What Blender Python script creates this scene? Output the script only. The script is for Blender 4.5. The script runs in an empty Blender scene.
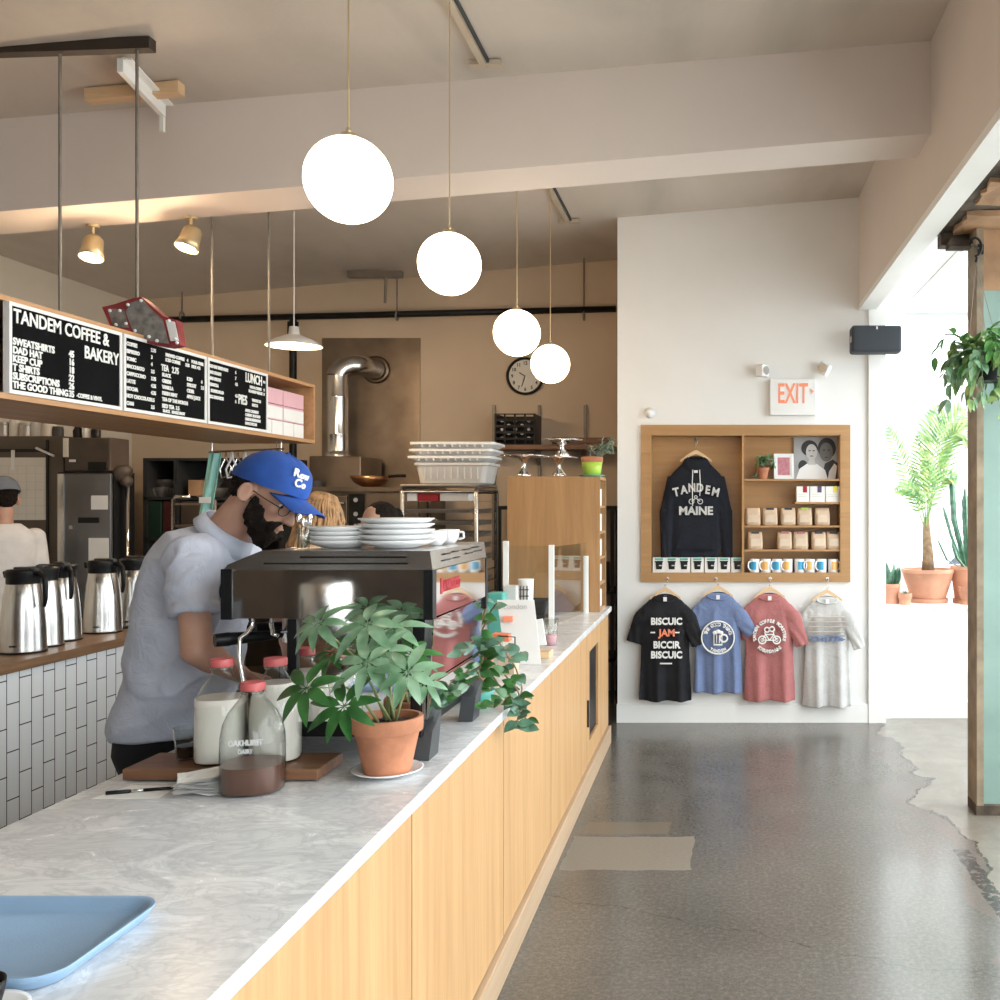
import bpy, bmesh, math, random
from mathutils import Vector, Matrix, Euler, noise
R = math.radians
rnd = random.Random(7)
COL = bpy.context.scene.collection
PI = math.pi
F = 1000.0; VX = 718.0; VY = 502.0; EYE = 1.62

def W(px, py, Y): return Vector(((px-VX)*Y/F, Y, EYE-(py-VY)*Y/F))

# ------------------------------------------------------------------ materials
MATS = {}
def _new(name):
    m = bpy.data.materials.new(name); m.use_nodes = True
    nt = m.node_tree; nt.nodes.clear()
    out = nt.nodes.new('ShaderNodeOutputMaterial')
    b = nt.nodes.new('ShaderNodeBsdfPrincipled')
    nt.links.new(b.outputs[0], out.inputs[0])
    MATS[name] = m
    return m, nt, b, out
def N(nt, t, **kw):
    n = nt.nodes.new(t)
    for k, v in kw.items():
        if k.startswith('i_'): n.inputs[k[2:].replace('_', ' ')].default_value = v
        else: setattr(n, k, v)
    return n
def L(nt, a, b): nt.links.new(a, b)
def ramp(nt, fac, stops):
    r = nt.nodes.new('ShaderNodeValToRGB')
    while len(r.color_ramp.elements) < len(stops): r.color_ramp.elements.new(0.5)
    for e, (p, c) in zip(r.color_ramp.elements, stops):
        e.position = p; e.color = (*c, 1) if len(c) == 3 else c
    L(nt, fac, r.inputs[0]); return r
def coords(nt, scale=(1,1,1), rot=(0,0,0), kind='Object'):
    tc = nt.nodes.new('ShaderNodeTexCoord'); mp = nt.nodes.new('ShaderNodeMapping')
    mp.inputs['Scale'].default_value = scale; mp.inputs['Rotation'].default_value = rot
    L(nt, tc.outputs[kind], mp.inputs[0]); return mp.outputs[0]
def mix(nt, fac, a, b, mode='MIX'):
    m = nt.nodes.new('ShaderNodeMix'); m.data_type = 'RGBA'; m.blend_type = mode
    for s, v in ((m.inputs[0], fac), (m.inputs[6], a), (m.inputs[7], b)):
        if hasattr(v, 'is_linked'): L(nt, v, s)
        elif isinstance(v, (int, float)): s.default_value = v
        else: s.default_value = (*v, 1)
    return m.outputs[2]
def math_(nt, op, a, b=0.0, clamp=False):
    m = nt.nodes.new('ShaderNodeMath'); m.operation = op; m.use_clamp = clamp
    for s, v in ((m.inputs[0], a), (m.inputs[1], b)):
        if hasattr(v, 'is_linked'): L(nt, v, s)
        else: s.default_value = v
    return m.outputs[0]
def bump(nt, b, h, strength=.2, dist=.01):
    n = nt.nodes.new('ShaderNodeBump'); n.inputs['Strength'].default_value = strength
    n.inputs['Distance'].default_value = dist
    L(nt, h, n.inputs['Height']); L(nt, n.outputs[0], b.inputs['Normal'])
def noisetex(nt, vec, scale, detail=4, rough=.5, dist=0):
    n = nt.nodes.new('ShaderNodeTexNoise'); n.inputs['Scale'].default_value = scale
    n.inputs['Detail'].default_value = detail; n.inputs['Roughness'].default_value = rough
    n.inputs['Distortion'].default_value = dist
    L(nt, vec, n.inputs['Vector']); return n.outputs['Fac']
def mat(name, col, rough=.5, metal=0, var=.12, vscale=8, bmp=0, bscale=60, spec=.5, emit=None, estr=0, coat=0, sub=0):
    if name in MATS: return MATS[name]
    m, nt, b, out = _new(name)
    b.inputs['Roughness'].default_value = rough; b.inputs['Metallic'].default_value = metal
    b.inputs['Specular IOR Level'].default_value = spec
    b.inputs['Coat Weight'].default_value = coat
    v = coords(nt)
    f = noisetex(nt, v, vscale)
    c2 = tuple(max(0, c*(1-var)) for c in col); c1 = tuple(min(1, c*(1+var*.5)) for c in col)
    r = ramp(nt, f, [(.3, c2), (.7, c1)])
    L(nt, r.outputs[0], b.inputs['Base Color'])
    if bmp: bump(nt, b, noisetex(nt, v, bscale), bmp)
    if emit:
        b.inputs['Emission Color'].default_value = (*emit, 1); b.inputs['Emission Strength'].default_value = estr
    return m
def wood(name, c1, c2, axis='z', scale=1.0, rough=.45, streak=14):
    m, nt, b, out = _new(name)
    s = {'z': (streak, streak, .8), 'y': (streak, .8, streak), 'x': (.8, streak, streak)}[axis]
    v = coords(nt, tuple(x*scale for x in s))
    f = noisetex(nt, v, 2.2, 6, .6, .6)
    g = noisetex(nt, v, 9, 3, .7, .2)
    h = math_(nt, 'ADD', math_(nt, 'MULTIPLY', f, .7), math_(nt, 'MULTIPLY', g, .3))
    r = ramp(nt, h, [(.32, c1), (.52, tuple((a+d)/2 for a, d in zip(c1, c2))), (.68, c2)])
    L(nt, r.outputs[0], b.inputs['Base Color']); b.inputs['Roughness'].default_value = rough
    bump(nt, b, h, .06)
    return m
def fabric(name, col, rough=.9, stripes=None, var=.15, heather=0):
    m, nt, b, out = _new(name)
    v = coords(nt)
    f = noisetex(nt, v, 12, 3)
    c = ramp(nt, f, [(.3, tuple(x*(1-var) for x in col)), (.7, col)]).outputs[0]
    if heather:
        g = noisetex(nt, coords(nt, (1, 1, 4)), 180, 2)
        c = mix(nt, math_(nt, 'MULTIPLY', g, heather), c, (.85, .85, .88))
    L(nt, c, b.inputs['Base Color']); b.inputs['Roughness'].default_value = rough
    b.inputs['Specular IOR Level'].default_value = .2
    bump(nt, b, noisetex(nt, coords(nt, (1, 1, 1)), 14, 4, .6, 1.2), .35, .02)
    return m
def thin_glass(name, tint=(.97, .99, .98), refl=.9, rough=.0, edge=3.0):
    m = bpy.data.materials.new(name); m.use_nodes = True; nt = m.node_tree; nt.nodes.clear()
    out = nt.nodes.new('ShaderNodeOutputMaterial'); mx = nt.nodes.new('ShaderNodeMixShader')
    t = nt.nodes.new('ShaderNodeBsdfTransparent'); g = nt.nodes.new('ShaderNodeBsdfGlossy'); g.inputs['Roughness'].default_value = rough
    lw = nt.nodes.new('ShaderNodeLayerWeight'); lw.inputs[0].default_value = .5
    L(nt, mix(nt, math_(nt, 'POWER', lw.outputs['Facing'], edge), tint, tuple(c*.55 for c in tint)), t.inputs[0])
    fr = math_(nt, 'ADD', math_(nt, 'MULTIPLY', math_(nt, 'POWER', lw.outputs['Facing'], 3.0), .8), .04)
    L(nt, math_(nt, 'MULTIPLY', fr, refl), mx.inputs[0]); L(nt, t.outputs[0], mx.inputs[1]); L(nt, g.outputs[0], mx.inputs[2]); L(nt, mx.outputs[0], out.inputs[0])
    MATS[name] = m; return m

mat('wall_white', (.82, .81, .80), .7, var=.03, vscale=2, bmp=.03)
mat('trim_white', (.86, .86, .85), .45, var=.03, vscale=3, bmp=.02)
mat('wall_cream', (.60, .47, .345), .75, var=.08, vscale=1.6, bmp=.04)
mat('wall_beige', (.66, .60, .51), .7, var=.06, vscale=1.5, bmp=.03)
mat('beam_paint', (.72, .645, .60), .6, var=.05, vscale=1.2, bmp=.04, bscale=12)
mat('black', (.010, .010, .011), .4, var=.2, spec=.25)
mat('black_matte', (.02, .02, .021), .8, var=.2)
mat('dark_gray', (.05, .052, .056), .6)
mat('dark_brown', (.07, .05, .038), .6, var=.3)
mat('steel', (.62, .61, .60), .22, 1, var=.08, vscale=4)
mat('chrome', (.88, .87, .86), .04, 1, var=.02)
mat('steel_brown', (.24, .19, .15), .42, 1, var=.35, vscale=3)
mat('white_ceramic', (.86, .86, .87), .15, var=.02, coat=.4)
mat('white_plastic', (.80, .80, .80), .4, var=.03)
mat('dark_wall', (.20, .15, .12), .7, var=.3, vscale=2)
mat('white_paper', (.80, .79, .77), .8, var=.04)
mat('bus_tub', (.62, .61, .60), .45, var=.05)
mat('terracotta', (.50, .205, .11), .85, var=.28, vscale=14, bmp=.15, bscale=40)
mat('terracotta_pale', (.62, .31, .20), .8, var=.15, vscale=10, bmp=.1)
mat('soil', (.06, .04, .03), .95, var=.4, vscale=50, bmp=.6)
mat('red_plastic', (.55, .11, .11), .45, var=.15)
mat('milk', (.80, .74, .68), .3, var=.02)
mat('choc_milk', (.12, .052, .034), .3, var=.05)
mat('coffee', (.02, .008, .004), .1, var=.1)
mat('bag_paper', (.66, .53, .41), .8)
mat('skin', (.50, .275, .195), .5, var=.12, vscale=20, bmp=.05, bscale=120)
mat('hair_dark', (.014, .009, .007), .85, var=.5, spec=.15, vscale=60, bmp=.9, bscale=110)
mat('hair_blond', (.46, .26, .12), .6, var=.45, vscale=25, bmp=.8, bscale=60)
mat('cap_blue', (.012, .075, .36), .75, var=.3, vscale=10, bmp=.1, bscale=200)
mat('cap_gray', (.16, .18, .22), .85, var=.15)
mat('tray_blue', (.28, .42, .60), .5, var=.05, bmp=.1, bscale=300)
mat('text_white', (.88, .88, .86), .6, var=.02)
mat('exit_red', (.95, .30, .17), .6, var=.02)
mat('board_black', (.006, .006, .007), .9, var=.2, spec=.1)
mat('sign_red', (.30, .035, .04), .55, var=.4, vscale=12, bmp=.1)
mat('sign_gray', (.24, .23, .22), .6, var=.5, vscale=30)
mat('pink_box', (.72, .42, .47), .75, var=.05)
mat('kraft', (.60, .44, .31), .8, var=.15, vscale=20, bmp=.3, bscale=30)
mat('cyan_band', (.05, .36, .62), .4, var=.05)
mat('orange_band', (.85, .50, .16), .4, var=.05)
mat('teal', (.10, .42, .36), .6, var=.1)
mat('mint_cloth', (.34, .66, .60), .85, var=.15)
mat('lime_pot', (.42, .62, .08), .3, var=.08)
mat('green_post', (.25, .37, .33), .45, var=.18, vscale=3, bmp=.05)
mat('post_brown', (.30, .235, .16), .6, var=.4, vscale=9)
mat('rotten', (.10, .075, .055), .9, var=.7, vscale=9, bmp=.8, bscale=14)
mat('raw_wood', (.42, .25, .14), .8, var=.3, vscale=6)
mat('brass', (.70, .56, .34), .35, .7, var=.1)
mat('rod_steel', (.26, .23, .20), .5, .5, var=.2)
mat('globe_glass', (.95, .93, .88), .3, var=0, emit=(1.0, .80, .56), estr=9)
mat('bulb', (1, .9, .7), .3, var=0, emit=(1.0, .72, .42), estr=45)
mat('dark_bar', (.035, .024, .018), .6, var=.3)
mat('speaker_gray', (.03, .036, .046), .7, var=.1, bmp=.2, bscale=400)
mat('strip_beige', (.55, .47, .37), .6, var=.08)
mat('gap_dark', (.03, .026, .022), .8)
mat('stem', (.30, .33, .14), .7, var=.2)
mat('bark', (.28, .19, .11), .9, var=.4, vscale=30, bmp=.6, bscale=30)
mat('navy', (.012, .018, .06), .9, var=.5, vscale=30)
mat('trousers', (.012, .012, .014), .9, var=.3)
mat('photo_gray', (.42, .42, .43), .5, var=.2); mat('photo_black', (.03, .03, .032), .5); mat('photo_white', (.85, .85, .85), .5, var=.02)
mat('photo_mid', (.16, .155, .15), .5); mat('photo_light', (.60, .59, .58), .5)
mat('print_red', (.50, .20, .24), .8, var=.3, vscale=40)
mat('orange_card', (.85, .22, .10), .7)
mat('brown_leather', (.17, .10, .07), .6)
mat('purple', (.10, .06, .14), .6); mat('yellow', (.85, .72, .10), .6); mat('magenta', (.36, .012, .02), .6)
mat('bread', (.50, .30, .14), .8, var=.4, vscale=25, bmp=.6)
mat('outside_ground', (.55, .54, .52), .9, var=.1, vscale=1)
mat('outside_building', (.62, .58, .62), .9, var=.1); mat('car_paint', (.45, .5, .6), .2, .3); mat('car_glass', (.04, .06, .09), .05)
mat('asphalt', (.25, .25, .26), .9)
mat('shirt_tag', (.8, .8, .82), .7)
mat('metal_print', (.55, .45, .38), .4)
mat('brown_panel', (.115, .09, .072), .5, .2, var=.2, vscale=3)
mat('fridge_steel', (.20, .20, .205), .38, .85, var=.15, vscale=3)
mat('green_crate', (.008, .03, .018), .5); mat('red_crate', (.06, .012, .01), .5)
mat('label_paper', (.72, .68, .62), .8, var=.04)
mat('blue_tape', (.05, .3, .6), .5)
mat('pan_gray', (.50, .47, .44), .4, .85)
mat('copper_pan', (.55, .28, .14), .3, .9)
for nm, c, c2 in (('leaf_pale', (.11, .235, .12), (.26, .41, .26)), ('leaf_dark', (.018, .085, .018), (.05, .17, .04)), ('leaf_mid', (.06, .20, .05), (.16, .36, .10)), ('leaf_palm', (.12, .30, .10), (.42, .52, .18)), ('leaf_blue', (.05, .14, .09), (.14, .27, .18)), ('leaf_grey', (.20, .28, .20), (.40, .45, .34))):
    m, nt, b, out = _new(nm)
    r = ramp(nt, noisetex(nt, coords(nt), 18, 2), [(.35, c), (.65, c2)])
    L(nt, r.outputs[0], b.inputs['Base Color']); b.inputs['Roughness'].default_value = .3
    b.inputs['Subsurface Weight'].default_value = 0
wood('oak_panel', (.43, .235, .10), (.59, .36, .17), 'z', .55)
wood('oak_far', (.36, .185, .075), (.50, .28, .12), 'z', .5)
wood('oak_shelf', (.36, .19, .075), (.48, .27, .115), 'x', .5)
wood('oak_back', (.42, .22, .08), (.52, .29, .115), 'x', .4)
wood('oak_kick', (.40, .27, .165), (.52, .375, .25), 'y', .5)
wood('oak_sign', (.40, .20, .09), (.60, .34, .16), 'y', .5)
wood('walnut', (.115, .05, .026), (.27, .13, .065), 'x', 1)
wood('bar_wood', (.16, .085, .045), (.34, .20, .11), 'y', 1, .35)
wood('hanger_wood', (.62, .40, .22), (.78, .56, .34), 'x', 1)
fabric('shirt_blue', (.55, .575, .68)); fabric('shirt_white', (.72, .70, .70))
fabric('tee_black', (.022, .022, .026)); fabric('tee_blue', (.12, .18, .36), heather=.14)
fabric('tee_red', (.42, .125, .12), heather=.12); fabric('tee_gray', (.52, .51, .50), heather=.2)
fabric('hood_black', (.018, .02, .028))
thin_glass('glass', (.95, .965, .955)); thin_glass('glass_pane', (.95, .97, .96), .9, edge=30.0)

# ceiling: patchy painted plaster
m, nt, b, out = _new('ceiling_paint')
v = coords(nt); f = noisetex(nt, coords(nt, (1.2, .5, 1)), 1.3, 5, .55, .5)
r = ramp(nt, f, [(.3, (.50, .455, .405)), (.5, (.59, .53, .47)), (.7, (.64, .57, .52))])
L(nt, r.outputs[0], b.inputs['Base Color']); b.inputs['Roughness'].default_value = .55
bump(nt, b, noisetex(nt, v, 5, 5), .15, .03)
# marble
m, nt, b, out = _new('marble')
v = coords(nt, (1.0, 1.6, 1), (0, 0, .5))
n1 = noisetex(nt, v, 3.0, 8, .62, 1.4); n2 = noisetex(nt, v, 7, 6, .6, 2.2)
vein = math_(nt, 'ABSOLUTE', math_(nt, 'SUBTRACT', n1, .5)); vein = math_(nt, 'MULTIPLY', vein, 16, True)
vein2 = math_(nt, 'MULTIPLY', math_(nt, 'ABSOLUTE', math_(nt, 'SUBTRACT', n2, .52)), 14, True)
base = ramp(nt, n1, [(.3, (.60, .60, .615)), (.5, (.80, .795, .795)), (.75, (.86, .855, .85))]).outputs[0]
c = mix(nt, math_(nt, 'MULTIPLY', math_(nt, 'SUBTRACT', 1, vein), .35), base, (.42, .42, .45))
c = mix(nt, math_(nt, 'MULTIPLY', math_(nt, 'SUBTRACT', 1, vein2), .3), c, (.36, .37, .41))
L(nt, c, b.inputs['Base Color']); b.inputs['Roughness'].default_value = .22
L(nt, math_(nt, 'ADD', math_(nt, 'MULTIPLY', n2, .2), .14), b.inputs['Roughness'])
# tiles on the back counter: upright white tiles, dark grout, in a Y/Z layout
m, nt, b, out = _new('tile')
tc = nt.nodes.new('ShaderNodeTexCoord'); sx = nt.nodes.new('ShaderNodeSeparateXYZ'); cx = nt.nodes.new('ShaderNodeCombineXYZ')
L(nt, tc.outputs['Object'], sx.inputs[0]); L(nt, sx.outputs[2], cx.inputs[0]); L(nt, sx.outputs[1], cx.inputs[1])
bt = N(nt, 'ShaderNodeTexBrick', offset=.5, offset_frequency=2, squash=1)
L(nt, cx.outputs[0], bt.inputs['Vector'])
for k, v in (('Scale', 1), ('Mortar Size', .0025), ('Mortar Smooth', .1), ('Brick Width', .21), ('Row Height', .079)): bt.inputs[k].default_value = v
bt.inputs['Color1'].default_value = (.90, .91, .93, 1); bt.inputs['Color2'].default_value = (.86, .88, .91, 1); bt.inputs['Mortar'].default_value = (.035, .03, .03, 1)
L(nt, bt.outputs['Color'], b.inputs['Base Color']); b.inputs['Roughness'].default_value = .18
bump(nt, b, math_(nt, 'SUBTRACT', 1, bt.outputs['Fac']), .3, .003)
# polished concrete floor, with two sawn patches, cracks and the paler slab of the bay
m, nt, b, out = _new('concrete')
tc = nt.nodes.new('ShaderNodeTexCoord'); sx = nt.nodes.new('ShaderNodeSeparateXYZ'); L(nt, tc.outputs['Object'], sx.inputs[0])
X, Y = sx.outputs[0], sx.outputs[1]
v = tc.outputs['Object']
n1 = noisetex(nt, v, 1.1, 6, .6, .4); n2 = noisetex(nt, v, 55, 3, .7); n3 = noisetex(nt, v, 5, 6, .65, .5); n4 = noisetex(nt, v, 160, 2, .7)
c = ramp(nt, n1, [(.32, (.095, .089, .082)), (.5, (.165, .155, .143)), (.68, (.255, .24, .222))]).outputs[0]
c = mix(nt, .45, c, ramp(nt, n2, [(.35, (.06, .057, .052)), (.5, (.17, .16, .145)), (.66, (.38, .35, .31))]).outputs[0])
c = mix(nt, .25, c, ramp(nt, n4, [(.3, (.03, .03, .03)), (.72, (.42, .39, .35))]).outputs[0])
c = mix(nt, .12, c, ramp(nt, n3, [(.3, (.11, .105, .10)), (.7, (.24, .225, .205))]).outputs[0])
def band(x, lo, hi, wob=None):
    if wob is not None: x = math_(nt, 'ADD', x, wob)
    return math_(nt, 'MULTIPLY', math_(nt, 'GREATER_THAN', x, lo), math_(nt, 'LESS_THAN', x, hi))
wob = math_(nt, 'MULTIPLY', math_(nt, 'SUBTRACT', n3, .5), .06)
p1 = math_(nt, 'MULTIPLY', band(X, -.70, -.12, wob), band(Y, 4.40, 4.84, wob))
p2 = math_(nt, 'MULTIPLY', band(X, -.66, -.24, wob), band(Y, 4.88, 5.06, wob))
c = mix(nt, math_(nt, 'MULTIPLY', p1, .6), c, (.40, .345, .28)); c = mix(nt, math_(nt, 'MULTIPLY', p2, .75), c, (.27, .225, .17))
# line between the two slabs
big = math_(nt, 'MULTIPLY', math_(nt, 'SUBTRACT', noisetex(nt, v, 1.6, 3, .5), .5), .9)
fine = math_(nt, 'MULTIPLY', math_(nt, 'SUBTRACT', noisetex(nt, v, 9, 4, .6), .5), .12)
d = math_(nt, 'ADD', math_(nt, 'SUBTRACT', X, 1.14), math_(nt, 'ADD', big, fine))
pale = math_(nt, 'GREATER_THAN', d, 0.0)
c = mix(nt, math_(nt, 'MULTIPLY', pale, .7), c, ramp(nt, n3, [(.3, (.33, .29, .245)), (.7, (.46, .42, .36))]).outputs[0])
rim = math_(nt, 'MULTIPLY', math_(nt, 'GREATER_THAN', d, -.16), math_(nt, 'LESS_THAN', d, .0))
c = mix(nt, math_(nt, 'MULTIPLY', rim, .5), c, (.24, .19, .17))
crack = math_(nt, 'LESS_THAN', math_(nt, 'ABSOLUTE', d), .013)
crackb = math_(nt, 'MULTIPLY', crack, math_(nt, 'GREATER_THAN', n2, .47))
c = mix(nt, math_(nt, 'MULTIPLY', crackb, .8), c, (.03, .028, .028))
d2 = math_(nt, 'SUBTRACT', Y, math_(nt, 'ADD', math_(nt, 'MULTIPLY', X, -.42), 3.82)); d2 = math_(nt, 'ADD', d2, math_(nt, 'MULTIPLY', big, .35))
crack2 = math_(nt, 'LESS_THAN', math_(nt, 'ABSOLUTE', math_(nt, 'ADD', d2, fine)), .0035)
c = mix(nt, math_(nt, 'MULTIPLY', crack2, .5), c, (.04, .038, .035))
# sawn channel at the right
d3 = math_(nt, 'ADD', math_(nt, 'SUBTRACT', X, 1.13), math_(nt, 'MULTIPLY', fine, .5))
ch = math_(nt, 'MULTIPLY', math_(nt, 'LESS_THAN', math_(nt, 'ABSOLUTE', d3), .035), math_(nt, 'LESS_THAN', Y, 4.66))
c = mix(nt, math_(nt, 'MULTIPLY', math_(nt, 'MULTIPLY', ch, math_(nt, 'GREATER_THAN', noisetex(nt, v, 28, 4, .7), .45)), .8), c, (.035, .032, .034))
c = mix(nt, 1.0, c, (.62, .605, .59), 'MULTIPLY')
L(nt, c, b.inputs['Base Color'])
L(nt, math_(nt, 'ADD', math_(nt, 'MULTIPLY', n1, .22), math_(nt, 'ADD', math_(nt, 'MULTIPLY', p1, .4), .11)), b.inputs['Roughness'])
bump(nt, b, n3, .03, .01)
# brushed steel streaks (airpots)
m, nt, b, out = _new('brushed'); b.inputs['Metallic'].default_value = 1
v = coords(nt, (40, 40, .5)); r = ramp(nt, noisetex(nt, v, 3, 4), [(.3, (.55, .53, .51)), (.7, (.74, .73, .72))])
L(nt, r.outputs[0], b.inputs['Base Color']); b.inputs['Roughness'].default_value = .27

# ------------------------------------------------------------------ mesh builder
class MB:
    def __init__(s): s.bm = bmesh.new(); s.mi = 0
    def _f(s, vs):
        try:
            f = s.bm.faces.new(vs); f.material_index = s.mi; return f
        except ValueError: return None
    def box(s, a, b, rot=None, bev=0):
        a = Vector(a); b = Vector(b); c = (a+b)/2; h = (b-a)/2
        cs = []
        if bev:
            bm2 = bmesh.new(); bmesh.ops.create_cube(bm2, size=1)
            bmesh.ops.scale(bm2, vec=(abs(h.x)*2, abs(h.y)*2, abs(h.z)*2), verts=bm2.verts)
            bmesh.ops.bevel(bm2, geom=bm2.edges[:], offset=bev, segments=2, affect='EDGES', profile=.5)
            s._merge(bm2, Matrix.Translation(c) @ (rot.to_4x4() if rot else Matrix.Identity(4))); return s
        for z in (-1, 1):
            for x, y in ((-1, -1), (1, -1), (1, 1), (-1, 1)):
                p = Vector((x*h.x, y*h.y, z*h.z))
                if rot: p = rot @ p
                cs.append(s.bm.verts.new(c+p))
        for q in ((3, 2, 1, 0), (4, 5, 6, 7), (0, 1, 5, 4), (1, 2, 6, 5), (2, 3, 7, 6), (3, 0, 4, 7)): s._f([cs[i] for i in q])
        return s
    def _merge(s, bm2, M=None):
        mp = {}
        for v in bm2.verts: mp[v] = s.bm.verts.new(M @ v.co if M else v.co)
        for f in bm2.faces:
            nf = s._f([mp[v] for v in f.verts])
        bm2.free()
    def poly(s, pts): s._f([s.bm.verts.new(p) for p in pts]); return s
    def prism(s, pts, off):
        "pts: a planar outline, off: extrusion vector"
        off = Vector(off); a = [s.bm.verts.new(p) for p in pts]; b = [s.bm.verts.new(Vector(p)+off) for p in pts]
        s._f(a[::-1]); s._f(b); n = len(a)
        for i in range(n): s._f([a[i], a[(i+1) % n], b[(i+1) % n], b[i]])
        return s
    def rings(s, rings, cap0=True, cap1=True, closed=True):
        rs = [[s.bm.verts.new(p) for p in r] for r in rings]
        n = len(rs[0])
        for i in range(len(rs)-1):
            for j in range(n if closed else n-1):
                k = (j+1) % n; s._f([rs[i][j], rs[i][k], rs[i+1][k], rs[i+1][j]])
        if cap0: s._f(rs[0][::-1])
        if cap1: s._f(rs[-1])
        return s
    def lathe(s, prof, c=(0, 0, 0), seg=32, M=None, cap0=False, cap1=False, sx=1, sy=1):
        c = Vector(c); rr = []
        for r, z in prof:
            row = []
            for i in range(seg):
                a = 2*PI*i/seg; p = Vector((max(r, 1e-5)*math.cos(a)*sx, max(r, 1e-5)*math.sin(a)*sy, z))
                if M: p = M @ p
                row.append(p+c)
            rr.append(row)
        return s.rings(rr, cap0, cap1)
    def cyl(s, p0, p1, r, r1=None, seg=16, cap=True):
        p0 = Vector(p0); p1 = Vector(p1); d = (p1-p0)
        if r1 is None: r1 = r
        q = d.to_track_quat('Z', 'Y').to_matrix()
        return s.lathe([(r, 0), (r1, d.length)], p0, seg, q, cap, cap)
    def tube(s, pts, r, seg=8, cap=True):
        pts = [Vector(p) for p in pts]; n = len(pts); rr = []
        up = Vector((.123, .02, 1)).normalized()
        for i, p in enumerate(pts):
            t = (pts[min(i+1, n-1)]-pts[max(i-1, 0)]).normalized()
            if abs(t.dot(up)) > .97: up = Vector((1, .1, 0))
            u = t.cross(up).normalized(); w = u.cross(t).normalized(); up = w
            ri = r[i] if isinstance(r, (list, tuple)) else r
            rr.append([p+(u*math.cos(2*PI*k/seg)+w*math.sin(2*PI*k/seg))*ri for k in range(seg)])
        return s.rings(rr, cap, cap)
    def ell(s, c, r, seg=20, rot=None):
        c = Vector(c); bm2 = bmesh.new(); bmesh.ops.create_uvsphere(bm2, u_segments=seg, v_segments=max(8, seg*2//3), radius=1)
        M = Matrix.Translation(c) @ (rot.to_4x4() if rot else Matrix.Identity(4)) @ Matrix.Diagonal((*r, 1))
        s._merge(bm2, M); return s
    def cap(s, p0, r0, p1, r1, n=10):
        "tapered capsule"
        p0 = Vector(p0); p1 = Vector(p1); d = p1-p0; q = d.to_track_quat('Z', 'Y').to_matrix(); pr = []
        for i in range(5): a = PI/2*(1-i/5); pr.append((r0*math.cos(a), -r0*math.sin(a)))
        for i in range(6): a = PI/2*i/5; pr.append((r1*math.cos(a), d.length+r1*math.sin(a)))
        s.lathe(pr, p0, 18, q, True, True); return s
    def torus(s, c, R_, r, M=None, seg=28, sg=8, sx=1, sy=1):
        c = Vector(c); rr = []
        for i in range(seg+1):
            a = 2*PI*i/seg; row = []
            for k in range(sg):
                b = 2*PI*k/sg; q = R_+r*math.cos(b); p = Vector((q*math.cos(a)*sx, q*math.sin(a)*sy, r*math.sin(b)))
                row.append((M @ p if M else p)+c)
            rr.append(row)
        return s.rings(rr, False, False)
    def leaf(s, base, d, up, ln, w, droop=.25, fold=.15, n=6, curl=0):
        base = Vector(base); d = Vector(d).normalized(); up = Vector(up); side = d.cross(up)
        if side.length < 1e-3: side = d.cross(Vector((1, 0, .3)))
        side.normalize(); up = side.cross(d).normalized(); rows = []
        for i in range(n+1):
            t = i/n; ww = w*.5*(math.sin(PI*min(1, t**.8*.98+.02)))**.75 if i not in (0, n) else w*.03
            p = base+d*(ln*t)-up*(droop*ln*t*t)
            rows.append([s.bm.verts.new(p-side*ww+up*ww*fold*2), s.bm.verts.new(p), s.bm.verts.new(p+side*ww+up*ww*fold*2)])
        for i in range(n):
            for j in (0, 1): s._f([rows[i][j], rows[i][j+1], rows[i+1][j+1], rows[i+1][j]])
        return s
    def text(s, txt, M, size=.1, xs=1.0, ext=.001, align='LEFT', bold=0, sp=1):
        cu = bpy.data.curves.new('t', 'FONT'); cu.body = txt; cu.size = size; cu.align_x = align; cu.extrude = ext; cu.offset = bold; cu.resolution_u = 3; cu.space_character = sp
        o = bpy.data.objects.new('t', cu); COL.objects.link(o)
        dg = bpy.context.evaluated_depsgraph_get(); me = o.evaluated_get(dg).to_mesh()
        b2 = bmesh.new(); b2.from_mesh(me); o.evaluated_get(dg).to_mesh_clear(); bpy.data.objects.remove(o); bpy.data.curves.remove(cu)
        s._merge(b2, M @ Matrix.Diagonal((xs, 1, 1, 1))); return s

def obj(name, mb, mats, parent=None, smooth=False, world=False, recalc=True, loc=None, autosm=None):
    """links the builder's mesh as one object; world=True: the vertices are in world space and are moved into the parent's frame"""
    bm = mb.bm
    if recalc: bmesh.ops.recalc_face_normals(bm, faces=bm.faces[:])
    me = bpy.data.meshes.new(name); bm.to_mesh(me); bm.free()
    if not isinstance(mats, (list, tuple)): mats = [mats]
    for m in mats: me.materials.append(MATS[m])
    if smooth:
        me.polygons.foreach_set('use_smooth', [True]*len(me.polygons))
        if autosm is not None or smooth == 'auto':
            try: me.set_sharp_from_angle(angle=R(autosm or 40))
            except Exception: pass
    o = bpy.data.objects.new(name, me); COL.objects.link(o)
    if parent is not None:
        o.parent = parent
        if world:
            M = wm(parent).inverted(); me.transform(M)
    elif loc is not None:
        if world: me.transform(Matrix.Translation(-Vector(loc)))
        o.location = loc
    return o
def wm(o):
    M = Matrix.Translation(o.location) @ o.rotation_euler.to_matrix().to_4x4() @ Matrix.Diagonal((*o.scale, 1))
    return wm(o.parent) @ M if o.parent else M
def tag(o, label=None, cat=None, group=None, kind=None):
    if label: o['label'] = label
    if cat: o['category'] = cat
    if group: o['group'] = group
    if kind: o['kind'] = kind
    return o
def thing(name, label, cat, loc=(0, 0, 0), rz=0, group=None):
    o = bpy.data.objects.new(name, None); COL.objects.link(o); o.empty_display_size = .05
    o.location = loc; o.rotation_euler = (0, 0, rz); return tag(o, label, cat, group)
def struct(name, mb, mats, label=None, **kw): return tag(obj(name, mb, mats, **kw), label, None, None, 'structure')
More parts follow.
